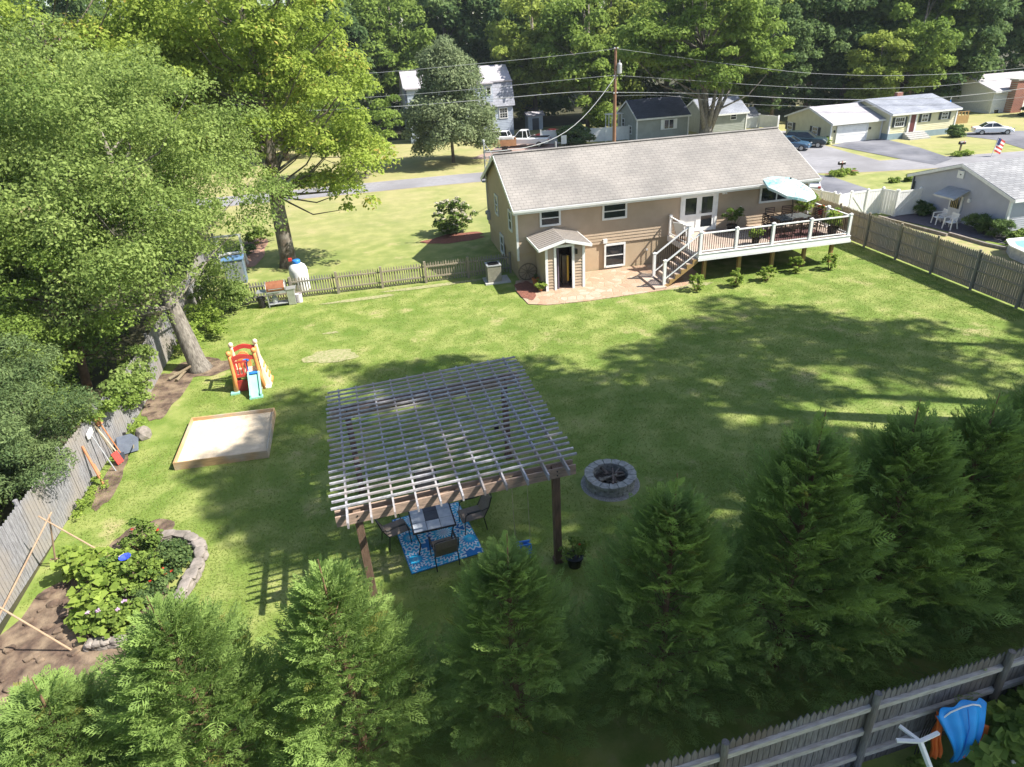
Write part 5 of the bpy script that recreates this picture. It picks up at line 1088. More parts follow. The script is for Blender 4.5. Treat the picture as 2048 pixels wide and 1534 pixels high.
# ================================================================ STREET FURNITURE, POLE AND WIRES
def mailbox(px_, py_, label, sgn=1):
    p = Z(px_, py_); m_ = thing('mailbox', label, 'mailbox', tuple(p)); MB().box((p.x, p.y, .5), (.10, .10, 1.0)).build('post', 'brownwood', m_)
    q = MB().prism([(p.x-.3*sgn, p.y-.11, .74), (p.x-.3*sgn, p.y+.11, .74), (p.x-.3*sgn, p.y+.11, .90), (p.x-.3*sgn, p.y+.06, .97), (p.x-.3*sgn, p.y-.06, .97), (p.x-.3*sgn, p.y-.11, .90)], (.5*sgn, 0, 0)); q.build('box', 'blackm', m_)
    MB().box((p.x-.1*sgn, p.y-.13, .92), (.03, .02, .14)).build('flag', 'poly_red', m_)
mailbox(1681, 350, 'black mailbox in a clump of yellow green plants by the near road edge')
mailbox(1918, 308, 'dark mailbox on two posts across the road by the cream house lawn', -1)
fp = Z(1982, 314); fl = thing('house_flag', 'small red, white and blue striped flag by the road at the far right', 'flag', tuple(fp)); MB().tube(fp, fp+Vector((.25, 0, 1.45)), .03).build('pole', 'white', fl)
def fpt(u, v): return fp+Vector((.25-.05-.55*v*.3+u*.75, .02*math.sin(u*9), 1.42-.95*v-.35*u))
for k in range(7):
    q = MB(); N = 8
    for i in range(N): q.add([fpt(i/N, k/7), fpt((i+1)/N, k/7), fpt((i+1)/N, (k+1)/7), fpt(i/N, (k+1)/7)], [(0, 1, 2, 3)])
    q.build('stripe', 'poly_red' if k % 2 == 0 else 'white', fl)
q = MB(); q.add([fpt(0, 0)+Vector((0, -.02, 0)), fpt(.42, 0)+Vector((0, -.03, 0)), fpt(.42, .5)+Vector((0, -.03, 0)), fpt(0, .5)+Vector((0, -.02, 0))], [(0, 1, 2, 3)]); q.build('canton', mat('navy_cloth', (.02, .03, .12), (.02, .03, .12), 4, .8), fl)
sg = Z(1128, 296); so_ = thing('lawn_sign', 'small white sign on the lawn across the road beside the round bush', 'sign', tuple(sg)); MB().box((sg.x, sg.y, .8), (.55, .03, .8)).build('panel', 'white', so_)
q = MB(); q.tube((sg.x-.2, sg.y+.03, 0), (sg.x-.2, sg.y+.03, 1.0), .02).tube((sg.x+.2, sg.y+.03, 0), (sg.x+.2, sg.y+.03, 1.0), .02); q.build('stake', 'galv', so_)
PX, PYY = 22.7, 62.0
pl = thing('utility_pole', 'brown utility pole with a grey transformer behind the roof ridge', 'utility pole', (PX, PYY, 0))
MB().path([(PX, PYY, 0), (PX, PYY, 4), (PX, PYY, 8.85)], [.17, .15, .11], 10).build('shaft', 'pole', pl)
MB().lathe((PX+.34, PYY-.12, 6.75), [(.18, 0), (.22, .05), (.22, .75), (.18, .85), (.06, .9), (.05, 1.1), (0, 1.12)], 14).build('transformer', 'galv', pl)
q = MB(); q.tube((PX+.1, PYY, 7.2), (PX+.35, PYY-.1, 7.2), .04); q.tube((PX, PYY-.1, 7.0), (PX, PYY-.1, 5.5), .03)
for z in (8.8, 6.6, 5.2): q.lathe((PX-.14, PYY-.1, z-.06), [(.06, 0), (.08, .06), (.05, .14), (0, .15)], 8); q.lathe((PX+.14, PYY-.1, z-.06), [(.06, 0), (.08, .06), (.05, .14), (0, .15)], 8)
q.build('insulator', 'galv', pl)
E1 = (66.0, 53.0); E0 = (-28.0, 61.5)
def cable(label, A, B, pxs, r=.015, start=None, ext=None):
    P = [start] if start is not None else []
    P += [VP(x, y, A, B) for x, y in pxs]
    if ext is not None: P.append(ext)
    # smooth
    Q = []
    for i in range(len(P)-1):
        p0, p1, p2, p3 = P[max(i-1, 0)], P[i], P[i+1], P[min(i+2, len(P)-1)]
        for k in range(4):
            t = k/4; Q.append(.5*((2*p1)+(-p0+p2)*t+(2*p0-5*p1+4*p2-p3)*t*t+(-p0+3*p1-3*p2+p3)*t**3))
    Q.append(P[-1]); o = MB().path(Q, r, 5).build('power_line', 'wire'); tag(o, label, 'cable'); return o
A0 = (PX, PYY)
cable('topmost power line running right from the pole top', A0, E1, [(1405, 121), (1581, 143), (1700, 150), (1800, 151), (1930, 146), (2048, 136), (2110, 130)], start=Vector((PX, PYY, 8.78)))
cable('second power line right of the pole, just under the transformer', A0, E1, [(1400, 162), (1600, 175), (1750, 177), (1900, 170), (2048, 153), (2110, 145)], start=Vector((PX, PYY, 6.65)))
cable('thick pale cable running right of the pole, third from the top', A0, E1, [(1400, 187), (1600, 197), (1780, 199), (1920, 192), (2048, 177), (2110, 169)], .026, start=Vector((PX, PYY, 5.25)))
cable('thin dark cable running right of the pole below the thick pale one', A0, E1, [(1330, 191), (1480, 207), (1640, 213), (1800, 212), (1960, 202), (2048, 194), (2110, 188)], .012, start=Vector((PX, PYY, 4.95)))
cable('topmost power line running left from the pole top', A0, E0, [(1150, 108), (1000, 123), (758, 145), (500, 160), (250, 168), (-60, 172)], start=Vector((PX, PYY, 8.78)))
cable('second power line left of the pole, crossing the conical tree', A0, E0, [(1150, 158), (950, 178), (760, 193), (500, 208), (200, 215), (-60, 216)], start=Vector((PX, PYY, 6.65)))
cable('thick pale cable running left of the pole across the gambrel house', A0, E0, [(1150, 184), (950, 201), (776, 214), (500, 226), (200, 232), (-60, 232)], .026, start=Vector((PX, PYY, 5.25)))
q = MB(); a = Vector((PX, PYY, 6.5)); b = Vector((HX0-.05, 37.35, 5.0))
for s_, off in ((1, 0), (1, .05)): q.path([a.lerp(b, t/14)+Vector((0, off, -1.75*math.sin(math.pi*t/14))) for t in range(15)], .018, 5)
tag(q.build('service_drop', 'wire'), 'twisted cable dropping from the pole to the mast at the end of the tan house', 'cable')
# neighbour's white chairs, edging, pool
def plastic_chair(loc, rz, label):
    r = thing('plastic_chair', label, 'chair', loc, rz, 'white plastic chairs on the neighbour patio')
    MB().box((0, 0, .36), (.44, .42, .025)).build('seat', 'white', r, bevel=.01, local=True)
    q = MB()
    for k in range(5): q.add([(-.19+k*.085, -.21, .38), (-.14+k*.085, -.21, .38), (-.14+k*.085, -.30, .76), (-.19+k*.085, -.30, .76)], [(0, 1, 2, 3)])
    q.bar((-.22, -.30, .76), (.22, -.30, .76), .03, .06); q.build('backrest', 'white', r, local=True)
    for sx_ in (-1, 1):
        MB().bar((sx_*.24, .22, 0), (sx_*.22, .18, .56), .04, .05).build('front_leg', 'white', r, local=True); MB().bar((sx_*.25, -.30, 0), (sx_*.21, -.20, .38), .04, .05).build('back_leg', 'white', r, local=True)
        MB().bar((sx_*.23, .2, .57), (sx_*.22, -.29, .60), .05, .03).build('arm', 'white', r, local=True)
    return r
p1_ = plastic_chair((30.15, 31.0, .03), math.radians(75), 'white plastic armchair nearer the door canopy, left of the two')
dup(p1_, (29.95, 29.95, .03), math.radians(100), 'white plastic armchair beside the tall dark grass, right of the two')
cur = [(z6(660, 640)), (z6(760, 670)), (z6(1060, 750)), (z6(1310, 815)), (z6(1330, 800)), (z6(1690, 905)), (z6(1880, 945))]
for i in range(0, len(cur)-1):
    if i == 3: continue
    a, b = Z(*cur[i], .08), Z(*cur[i+1], .08); tag(MB().bar(a, b, .14, .16).build('edging_timber', 'greywood' if i % 2 else 'stone'), ['white edging beam nearest the white fence gate', 'edging beam along the neighbour patio, second from the gate', 'long edging beam between the two patio corners', '', 'edging beam in front of the dark grasses', 'edging beam running behind the pool corner'][i], 'edging')
pool = thing('pool', 'white-rimmed swimming pool corner beyond the right fence', 'pool', (29, 23, 0))
pts = [(28.8, 25.0), (28.0, 21.4), (29.2, 19.0), (33.4, 19.0), (33.9, 25.4), (29.4, 25.8)]
MB().prism([(x, y, 0) for x, y in pts], (0, 0, .55)).build('wall', 'slate', pool)
q = MB(); [q.bar((*a, .58), (*b, .58), .28, .05) for a, b in zip(pts, pts[1:]+pts[:1])]; q.build('rim', 'white', pool)
MB().poly([(x, y, .562) for x, y in pts]).build('water', mat('pool_water', (.26, .45, .50), (.22, .40, .46), 2, .08, spec=.8), pool)
# ================================================================ FOLIAGE MATERIALS
M['lf_lime'] = leafmat('lime_maple_leaves', (.16, .24, .035), (.42, .51, .10), .54, tint=(.50, .38, .10))
M['lf_ash'] = leafmat('fresh_green_leaves', (.13, .205, .045), (.36, .45, .135), .50)
M['lf_mid'] = leafmat('mid_green_leaves', (.085, .150, .026), (.30, .40, .085), .48)
M['lf_dark'] = leafmat('dark_green_leaves', (.055, .110, .040), (.20, .28, .09), .48)
M['lf_pear'] = leafmat('grey_green_leaves', (.11, .16, .07), (.28, .33, .17), .42)
M['lf_yew'] = leafmat('spruce_needles', (.06, .11, .04), (.22, .29, .11), .38)
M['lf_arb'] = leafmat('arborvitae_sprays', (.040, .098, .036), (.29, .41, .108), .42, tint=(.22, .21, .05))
M['lf_bright'] = leafmat('bright_young_leaves', (.13, .21, .03), (.36, .46, .09), .45)
M['lf_hyd'] = leafmat('hydrangea_leaves', (.06, .12, .02), (.20, .27, .06), .3)
M['fl_cream'] = leafmat('cream_flowers', (.45, .42, .30), (.66, .62, .50), .25)
M['fl_blue'] = leafmat('blue_petals', (.03, .05, .50), (.10, .16, .75), .3)
M['fl_red'] = leafmat('red_petals', (.50, .03, .02), (.75, .10, .05), .3)
M['fl_pink'] = leafmat('pink_petals', (.50, .30, .50), (.75, .60, .72), .3)
M['grass'] = leafmat('grass_blades', (.14, .195, .034), (.25, .315, .075), .40, tint=(.38, .34, .16))
# ================================================================ TREES
# lime maple in the front yard
tree('lime_maple', 'tall lime green maple with a straight dark trunk beside the white gas tank', 'tree', (-4.95, 37.4, 0),
     [(0, 0, 0), (.05, 0, 3.2), (.25, .1, 6.2), (.35, .2, 9.0), (.3, .3, 13.5)], (.42, .36, .30, .22, .10),
     [(.3, 0, 12.5, 4.6, 4.4, 3.8), (2.5, -1.0, 8.4, 3.3, 3.2, 2.6), (3.5, -.5, 5.4, 2.6, 2.6, 1.8), (-3.3, -.5, 9.5, 3.0, 3.2, 3.2), (.5, 2.5, 8.5, 3.5, 3, 3), (-2.0, -1.2, 5.9, 2.0, 1.8, 1.1)], 230, 66000, .19, 'lf_lime', 11, rc=.85, bark='barkd', flat=.85, limbs=.35,
     extra=np.array([(.6, -1.2, 4.4, .5), (.9, -1.1, 3.9, .4), (4.9, -1.5, 3.2, .55), (3.6, -1.2, 3.0, .45), (.1, -1.1, 5.0, .6)]))
# big ash-like tree by the left fence
tree('grey_trunk_tree', 'broad fresh green tree with a thick leaning grey trunk by the left fence', 'tree', (-7.35, 25.0, 0),
     [(0, 0, 0), (-.30, .2, 2.0), (-.70, .6, 4.2), (-1.0, 1.0, 6.6), (-1.2, 1.2, 8.8)], (.34, .29, .21, .12, .05),
     [(-.6, 2.0, 8.0, 4.0, 4.0, 2.8), (-4.2, -.5, 6.8, 3.8, 3.8, 3.0), (1.2, 3.2, 5.8, 2.4, 2.8, 2.0), (-3.8, 3.5, 9.0, 4, 4, 2.6), (-6.5, -2.0, 5.8, 3.2, 3.2, 2.6), (-1.2, -1.6, 6.0, 2.8, 2.4, 1.9), (-.4, -2.6, 4.9, 1.8, 1.4, 1.2), (-3.4, -2.4, 4.4, 2.2, 1.6, 1.3)], 400, 150000, .115, 'lf_ash', 12, rc=.80, bark='barkg', flat=.95, limbs=.07, up=.35,
     extra=np.array([(.35, .6, 3.4, .6), (-.6, -.8, 2.3, .5), (-.2, -.5, 3.3, .7), (-.5, -1.3, 3.8, .7), (-1.2, -1.0, 3.0, .6), (.3, 4.9, 3.2, .6), (.7, 4.6, 2.3, .7), (.9, 5.2, 1.5, .6), (.2, 5.3, 1.1, .7), (.9, 1.8, 4.0, .7), (1.4, 3.0, 3.6, .7), (-.9, -.3, 7.4, .9), (-1.0, -.2, 8.7, .9), (-1.1, .2, 9.7, .8), (-.8, -.5, 6.2, .8), (.2, .2, 5.0, .8), (1.0, 1.4, 5.0, .8), (.7, .9, 4.3, .6)]))
tree('fence_tree', 'slender tree with an orange brown trunk behind the left fence', 'tree', (-10.8, 23.6, 0),
     [(0, 0, 0), (.2, .1, 2.0), (.7, .2, 3.6), (.6, .6, 6.0)], (.16, .14, .11, .05), [(.3, .2, 5.0, 2.4, 2.2, 1.5), (.9, -1.2, 2.9, 1.4, 1.3, .8), (-1.5, -1, 4.2, 1.8, 1.8, 1.2)], 60, 22000, .115, 'lf_mid', 13, rc=.6, bark='twig', limbs=.5)
tree('leaning_tree', 'tree with a dark leaning trunk deep in the shade at the left edge', 'tree', (-13.0, 24.5, 0),
     [(0, 0, 0), (-.6, .3, 2.4), (-1.4, .8, 5.0), (-1.8, 1, 8.0)], (.26, .22, .17, .08), [(-1.6, .8, 7.8, 3.6, 3.4, 2.5), (-3.5, -2.0, 6.0, 2.6, 2.6, 1.8)], 90, 34000, .14, 'lf_mid', 14, rc=.8, bark='barkd', limbs=.35)
tree('lime_tree', 'lime green tree towering in the top left corner', 'tree', (-13.5, 36.5, 0),
     [(0, 0, 0), (.2, 0, 5), (.4, .2, 11)], (.40, .30, .12), [(.5, 0, 11.2, 5.6, 4.8, 4.4), (3.2, -1.5, 8.8, 3.4, 3.0, 3.0), (-3.5, -1, 9.5, 4.0, 3.5, 3.8)], 220, 66000, .19, 'lf_lime', 15, rc=1.0, bark='barkd', flat=.85)
tree('green_tree', 'dark green tree at the far left edge behind the lime green one', 'tree', (-21.5, 31.5, 0),
     [(0, 0, 0), (.2, 0, 5), (.4, .2, 11)], (.4, .3, .12), [(0, 0, 9.5, 5.6, 5.0, 5.4)], 200, 60000, .19, 'lf_mid', 16, rc=1.1, bark='barkd')
tree('underwood_tree', 'low dark green tree beyond the left fence below the leaning trunk', 'tree', (-12.4, 20.6, 0), [(0, 0, 0), (.1, 0, 2), (0, .1, 3.4)], (.14, .1, .05), [(0, 0, 2.7, 2.5, 2.3, 1.6), (1.2, 2.2, 2.2, 1.4, 1.6, 1.2)], 70, 26000, .11, 'lf_mid', 17, rc=.6, limbs=.4)
tree('roadside_tree', 'bright green small tree at the road side right of the maple trunk', 'tree', (-.2, 61.5, 0), [(0, 0, 0), (.1, 0, 1.6), (.2, 0, 4)], (.16, .13, .06), [(0, 0, 4.6, 3.6, 3.0, 3.0), (-3.5, 1, 4.0, 2.6, 2.4, 2.4)], 70, 16000, .26, 'lf_mid', 18, rc=.85)
# spruce-like conifer beyond the left fence
def conifer(name, label, loc, H, R, nb, nl, leaf, m, seed, drop=-.25, z0=.3, power=.8, cat='tree', group=None, par=None):
    rng = np.random.default_rng(seed); root = thing(name, label, cat, loc, 0, group)
    MB().path([(0, 0, -.1), (0, 0, H*.5), (0, 0, H*.98)], [.035*H, .02*H, .006*H], 8).build('trunk', 'barkd', root, local=True)
    Ps, Us, Ns = [], [], []
    bt = MB()
    for b in range(nb):
        f = (b+rng.random())/nb; z = z0+(H-z0)*f; L_ = R*(1-f)**power*(.78+.4*rng.random())+.12; a = 2.4*b+rng.random()*.6
        d = np.array([math.cos(a), math.sin(a), drop*(1-f)+.25*f]); n = max(14, int(nl/nb*(L_/R)*1.7)); t = rng.random(n)**.65
        side = np.array([-math.sin(a), math.cos(a), 0]); w_ = (rng.random(n)-.5)*2*(.10+.34*L_*(1-t)*.9)
        p = np.array([0, 0, z])+d*(t*L_)[:, None]+side*w_[:, None]+np.array([0, 0, 1])*(rng.normal(size=n)*.05-.04*np.abs(w_)+.10*L_*t**2)[:, None]
        u = d*.8+side*np.sign(w_)[:, None]*.55+rng.normal(size=(n, 3))*.22; Ps.append(p); Us.append(u); Ns.append(np.tile([0, 0, 1.], (n, 1))+rng.normal(size=(n, 3))*.45)
        bt.tube((0, 0, z), tuple(np.array([0, 0, z])+d*L_*.8), .012*H/3, .004, 4, False)
    P, U, Nn = map(np.vstack, (Ps, Us, Ns)); s = leaf*(.7+.6*rng.random(len(P)))
    V = leaf_quads(P, Nn, s, s*.36, rng, U); quads_obj('crown', V, rng.random(len(P)), m, root); bt.build('branch', 'twig', root, local=True); return root
tree('spruce', 'spreading fine-needled evergreen overhanging the left fence', 'tree', (-11.4, 17.7, 0), [(0, 0, 0), (.1, 0, 1.5), (.2, 0, 3.2)], (.2, .15, .05),
     [(.3, 0, 2.3, 2.5, 2.6, 1.5), (1.4, -1.6, 1.8, 1.4, 1.4, .9), (0, 2.4, 2.4, 1.8, 1.5, 1.3)], 150, 95000, .085, 'lf_yew', 31, rc=.50, aspect=.36, flat=.6, limbs=.15, up=.3)
tree('spruce', 'smaller fine-needled evergreen at the left edge just above the garden frames', 'tree', (-12.2, 14.3, 0), [(0, 0, 0), (.1, 0, 1.2), (.1, 0, 2.4)], (.15, .12, .04),
     [(.4, 0, 1.7, 2.0, 2.0, 1.2)], 80, 45000, .085, 'lf_yew', 32, rc=.45, aspect=.36, flat=.6, limbs=.15, up=.3)
conifer('blue_spruce', 'blue grey spruce against the white house at the far right edge', (68.5, 60.0, 0), 4.6, 2.4, 70, 9000, .5, mat('x_blue', (.2, .3, .3)) if False else 'lf_pear', 33, drop=-.2)
# conical tree on the lawn over the road
def shell_tree(name, label, loc, H, prof, n, leaf, m, seed, trunk=.16, tz=1.0, cat='tree', bark='barkd', group=None, lump=.22):
    rng = np.random.default_rng(seed); root = thing(name, label, cat, loc, 0, group)
    MB().path([(0, 0, -.1), (0, 0, H*.4), (0, 0, H*.9)], [trunk, trunk*.7, trunk*.2], 8).build('trunk', bark, root, local=True, smooth=True)
    zz = np.array([p[0] for p in prof]); rr = np.array([p[1] for p in prof]); K = 240
    cz = tz+(H-tz)*rng.random(K); cr_ = np.interp(cz/H, zz, rr); keep = rng.random(K) < (cr_/rr.max()+.15); cz, cr_ = cz[keep], cr_[keep]; a = rng.random(len(cz))*6.283; fr = .55+.45*rng.random(len(cz))
    cc = np.stack([cr_*fr*np.cos(a), cr_*fr*np.sin(a), cz], 1); rc = (lump*rr.max())*(.7+.7*rng.random(len(cz)))
    V, val = clusters_to_leaves(cc, rc, n, leaf, rng, .9, .35); quads_obj('crown', V, val, m, root); return root
shell_tree('conical_tree', 'dense grey green conical tree on the lawn in front of the gambrel house', (8.0, 65.2, 0), 9.9, [(0, 0), (.10, 3.4), (.25, 4.3), (.45, 3.7), (.62, 2.6), (.8, 2.1), (.93, 1.3), (1, .2)], 52000, .23, 'lf_pear', 41, tz=1.2)
tree('many_stemmed_tree', 'large tree with several grey stems in front of the grey green house', 'tree', (33.2, 64.5, 0), [(0, 0, 0), (-.1, 0, 1.2), (-.3, .2, 3.4), (-.6, .4, 8)], (.75, .62, .34, .2),
     [(-1, 0, 10.2, 6.2, 5, 4.6), (3.5, -1, 8.0, 3.5, 3, 2.8), (-5.0, 0, 8.4, 3.4, 3, 2.8), (0, -2.5, 5.9, 3.2, 2.0, 1.1)], 190, 42000, .34, 'lf_mid', 42, rc=1.15, bark='barkg', flat=.55)
q = MB(); par = [o for o in C.objects if o.name.startswith('many_stemmed_tree')][0]
for dx, dy, tx, ty, tz_ in ((.25, -.1, 1.4, -.4, 5.2), (-.3, -.15, -1.6, -.6, 5.0), (.35, .1, 2.4, .3, 4.6), (-.1, -.2, .3, -.9, 5.6)): q.path([(dx, dy, .8), ((dx+tx)/2*.8, (dy+ty)/2, 2.4), (tx, ty, tz_)], [.3, .22, .12], 8)
q.build('stem', 'barkg', par, smooth=True, local=True)
# two trees left and right of the pole, behind
bgv = []
def bgtree(seed, m, H=15, R=4.6, leaf=.42, n=24000, ncl=110, low=.28):
    rng = np.random.default_rng(seed); cc, cr_ = crown_clusters([(0, 0, H*.62, R, R, H*.36), (R*.35, -R*.2, H*.45, R*.75, R*.7, H*.26), (-R*.4, R*.1, H*.48, R*.7, R*.7, H*.28), (0, -R*.3, H*.26, R*.75, R*.6, H*.18)], ncl, rng, R*.25, .5)
    V, val = clusters_to_leaves(cc, cr_, n, leaf, rng, .85, .45); tm = MB().path([(0, 0, -.3), (.1, 0, H*.4), (.2, .1, H*.85)], [.3, .22, .06], 8)
    for c in cc[::4]: tm.tube((0, 0, c[2]*.7), tuple(c), .07, .02, 4, False)
    return V, val, tm
M['lf_bg'] = leafmat('yellow_green_leaves', (.13, .19, .03), (.40, .47, .10), .48)
BGK = {}
for kk, m_ in (('lf_mid', 'lf_mid'), ('lf_dark', 'lf_dark'), ('lf_bright2', 'lf_bg'), ('lf_dark2', 'lf_dark')): BGK[kk] = (bgtree({'lf_mid': 51, 'lf_dark': 52, 'lf_bright2': 53, 'lf_dark2': 54}[kk], m_), m_)
PROTO = {}
def put_bg(kind, x, y, label, s=1.0, rz=0.0):
    if kind not in PROTO:
        (V, val, tm), m_ = BGK[kind]; r = thing('woodland_tree', label, 'tree', (x, y, 0), rz, 'trees along the edge of the wood'); tm.build('trunk', 'barkg' if kind == 'lf_dark2' else 'barkd', r, local=True, smooth=True); quads_obj('crown', V, val, m_, r); r.scale = (s, s, s); PROTO[kind] = r; return r
    return dup(PROTO[kind], (x, y, 0), rz, label, 'trees along the edge of the wood', s)
rows = [
 ('lf_dark', -2.5, 92, 1.15, 'dark woodland tree left of the gambrel house'), ('lf_mid', 5.5, 95, 1.15, 'woodland tree rising directly behind the left half of the gambrel roof'),
 ('lf_dark2', 12.5, 98, 1.2, 'dark woodland tree behind the middle of the gambrel roof'), ('lf_bright2', 21.5, 87, 1.05, 'bright green woodland tree just right of the gambrel house'),
 ('lf_dark', 19.5, 96, 1.25, 'tall dark woodland tree behind the small blue shed'), ('lf_mid', 26.0, 80, 1.0, 'green woodland tree behind the utility pole'),
 ('lf_bright2', 31.0, 86, 1.2, 'leafy woodland tree right of the utility pole, above the dark blue roof'), ('lf_dark2', 37.5, 84, 1.2, 'dark woodland tree behind the many-stemmed tree'),
 ('lf_bright2', 42.5, 76, 1.05, 'bright woodland tree above the pale grey roof of the grey green house'), ('lf_mid', 47.5, 80, 1.15, 'mid green woodland tree behind the cream garage'),
 ('lf_dark', 49.5, 73, 1.0, 'dark woodland tree above the garage ridge'), ('lf_dark2', 55.5, 75, 1.2, 'dark woodland tree with a pale trunk above the cream house chimney'),
 ('lf_mid', 61.0, 72, 1.15, 'woodland tree above the right half of the cream house roof'), ('lf_dark', 66.5, 73, 1.15, 'dark woodland tree between the cream house and the white house'),
 ('lf_dark2', 73.5, 75, 1.25, 'dark woodland tree behind the brick chimney'), ('lf_mid', 80.0, 72, 1.2, 'woodland tree at the far right edge behind the white house'),
 ('lf_mid', -10, 90, 1.1, 'woodland tree hidden behind the crown of the lime maple'), ('lf_dark2', -18, 84, 1.1, 'woodland tree behind the left side of the lime maple'),
 ('lf_dark', -27, 80, 1.15, 'woodland tree behind the lime green tree in the top left corner'), ('lf_mid', -30, 62, 1.1, 'woodland tree behind the dark green tree at the left edge'), ('lf_dark', -45, 60, 1.2, 'woodland tree standing furthest left of all'), ('lf_mid', -8, 76, 1.0, 'woodland tree over the road, left of the conical tree'),
 ('lf_bright2', -36, 76, 1.15, 'woodland tree at the far left behind all the others'),
 ('lf_mid', 58.0, 67.5, .9, 'woodland tree behind the closed blue umbrella'), ('lf_dark', 63.5, 69.5, .95, 'dark woodland tree just left of the white two-storey house'), ('lf_dark2', 70.0, 74.0, 1.1, 'dark woodland tree over the roof of the white two-storey house'), ('lf_dark', 44.5, 71.5, .8, 'dark woodland tree behind the cream garage wall'),
 ('lf_bright2', 53.0, 66.5, .62, 'low bright tree behind the roof of the cream house'), ('lf_bright2', 39.8, 73, .38, 'small yellow green tree behind the small white-fronted garage'),
]
for i, (k, x, y, s, lb) in enumerate(rows): put_bg(k, x, y, lb, s, i*1.3)
# the far wood that reads as one mass
rng = np.random.default_rng(77); cc = []; cr_ = []
for i in range(240):
    x = rng.uniform(-75, 130); y = (102 if x < 35 else 102-(x-35)*.30)+rng.uniform(0, 26); h_ = rng.uniform(13, 22)
    for j in range(9): cc.append((x+rng.normal()*2.6, y+rng.normal()*2.6, h_*rng.uniform(.15, 1.0))); cr_.append(rng.uniform(1.2, 2.4))
V, val = clusters_to_leaves(np.array(cc), np.array(cr_), 150000, .75, rng, .9, .45)
o = quads_obj('far_woods', V, val, 'lf_mid'); o['kind'] = 'stuff'; tag(o, 'dark mass of woodland closing the view at the top of the picture', 'woods')
# understorey strip
rng = np.random.default_rng(78); cc = []; cr_ = []
for i in range(420):
    x = rng.uniform(-60, 100); y = (90 if x < 24 else 90-(x-24)*.50 if x < 60 else 69)+rng.uniform(0, 8); cc.append((x, y, rng.uniform(.3, 3.2))); cr_.append(rng.uniform(.8, 1.7))
V, val = clusters_to_leaves(np.array(cc), np.array(cr_), 60000, .42, rng, .9, .5)
o = quads_obj('undergrowth', V, val, 'lf_dark'); o['kind'] = 'stuff'; tag(o, 'dark undergrowth along the foot of the wood behind the houses', 'undergrowth')
rng = np.random.default_rng(79); cc = []; cr_ = []
for i in range(330):
    x = rng.uniform(-30, -9.9); y = rng.uniform(11, 50); cc.append((x, y, rng.uniform(.1, 1.5 if y < 20 else 2.2))); cr_.append(rng.uniform(.5, 1.1))
V, val = clusters_to_leaves(np.array(cc), np.array(cr_), 60000, .17, rng, .8, .5)
o = quads_obj('undergrowth', V, val, 'lf_mid'); o['kind'] = 'stuff'; tag(o, 'tangled green undergrowth beyond the left fence', 'undergrowth')
# tall shade trees beyond the frame on the right: they throw the dappled shadow over the lawn
def shade(i, label, S, h, rx, rz_, seed, leaf=.34, rc=1.15):
    n, ncl = (14000, 66) if S[1] < 13 else (11000, 52) if S[0] < 5 else (6500, 28)
    cx, cy = S[0]+.83/1*h*.917*1.09, S[1]-.36*h*.917*1.09
    return tree('shade_tree', label, 'tree', (cx, cy, 0), [(0, 0, 0), (.1, 0, h*.4), (0, .2, h*.8)], (.36, .26, .12), [(0, 0, h, rx, rx, rz_), (rx*.5, -rx*.3, h-rz_*.5, rx*.6, rx*.6, rz_*.5)], ncl, n, leaf, 'lf_mid', seed, rc=rc, group='tall trees beyond the right fence', limbs=.5)
SH = [((1.6, 19.7), 22, 3.7, 5.0, 'tall shade tree nearest the right fence, level with the fire pit'), ((-.9, 15.6), 22, 3.2, 4.9, 'tall shade tree level with the near end of the pergola'), ((8.2, 18.2), 22, 3.6, 5.0, 'tall shade tree second in the row beyond the right fence'),
      ((9.0, 12.6), 23, 4.0, 5.2, 'tall shade tree level with the arborvitae hedge'), ((14.2, 20.2), 22, 3.2, 4.2, 'tall shade tree level with the far end of the lawn'), ((19.5, 16.0), 22, 3.8, 5.0, 'tall shade tree furthest right of the row'),
      ((2.6, 8.5), 23, 3.3, 3.4, 'tall shade tree behind the near fence'), ((6.3, 7.0), 23, 4.4, 5.4, 'tall shade tree behind the near right corner'), ((13.5, 8.5), 22, 4.0, 5.0, 'tall shade tree beyond the near right corner'), ((4.2, 16.0), 24, 3.0, 4.5, 'slim tall shade tree between the two widest ones')]
for i, (S, h, rx, rz_, lb) in enumerate(SH): shade(i, lb, S, h, rx, rz_, 200+i)

# ================================================================ ARBORVITAE HEDGE
def spray_proto(rng, L_=.34):
    P, U, Wd, Ln = [], [], [], []
    def leaf(p, d, l, w):
        l = l*rng.uniform(.6, 1.2); d = d+rng.normal(size=3)*.10; d = d/np.linalg.norm(d); P.append(p+d*l/2); U.append(d); Ln.append(l); Wd.append(w)
    n = 6
    for i in range(n):
        t = (i+.6)/n; base = np.array([0, L_*t*.9, -.02*t*t])
        leaf(base-np.array([0, L_/n*.5, 0]), np.array([0, 1., 0]), L_/n*1.25, .013)
        for s in (-1, 1):
            ang = math.radians(48-14*t)*s; d = np.array([math.sin(ang), math.cos(ang), -.10]); l = L_*.46*(1-t)**.6+.02
            leaf(base, d, l, .021)
            b2 = base+d*l*.55; a2 = ang-s*.62; leaf(b2, np.array([math.sin(a2), math.cos(a2), -.12]), l*.45, .015)
    leaf(np.array([0, L_*.9, -.02]), np.array([0, 1., 0]), L_*.16, .014)
    return np.array(P), np.array(U), np.array(Ln), np.array(Wd)
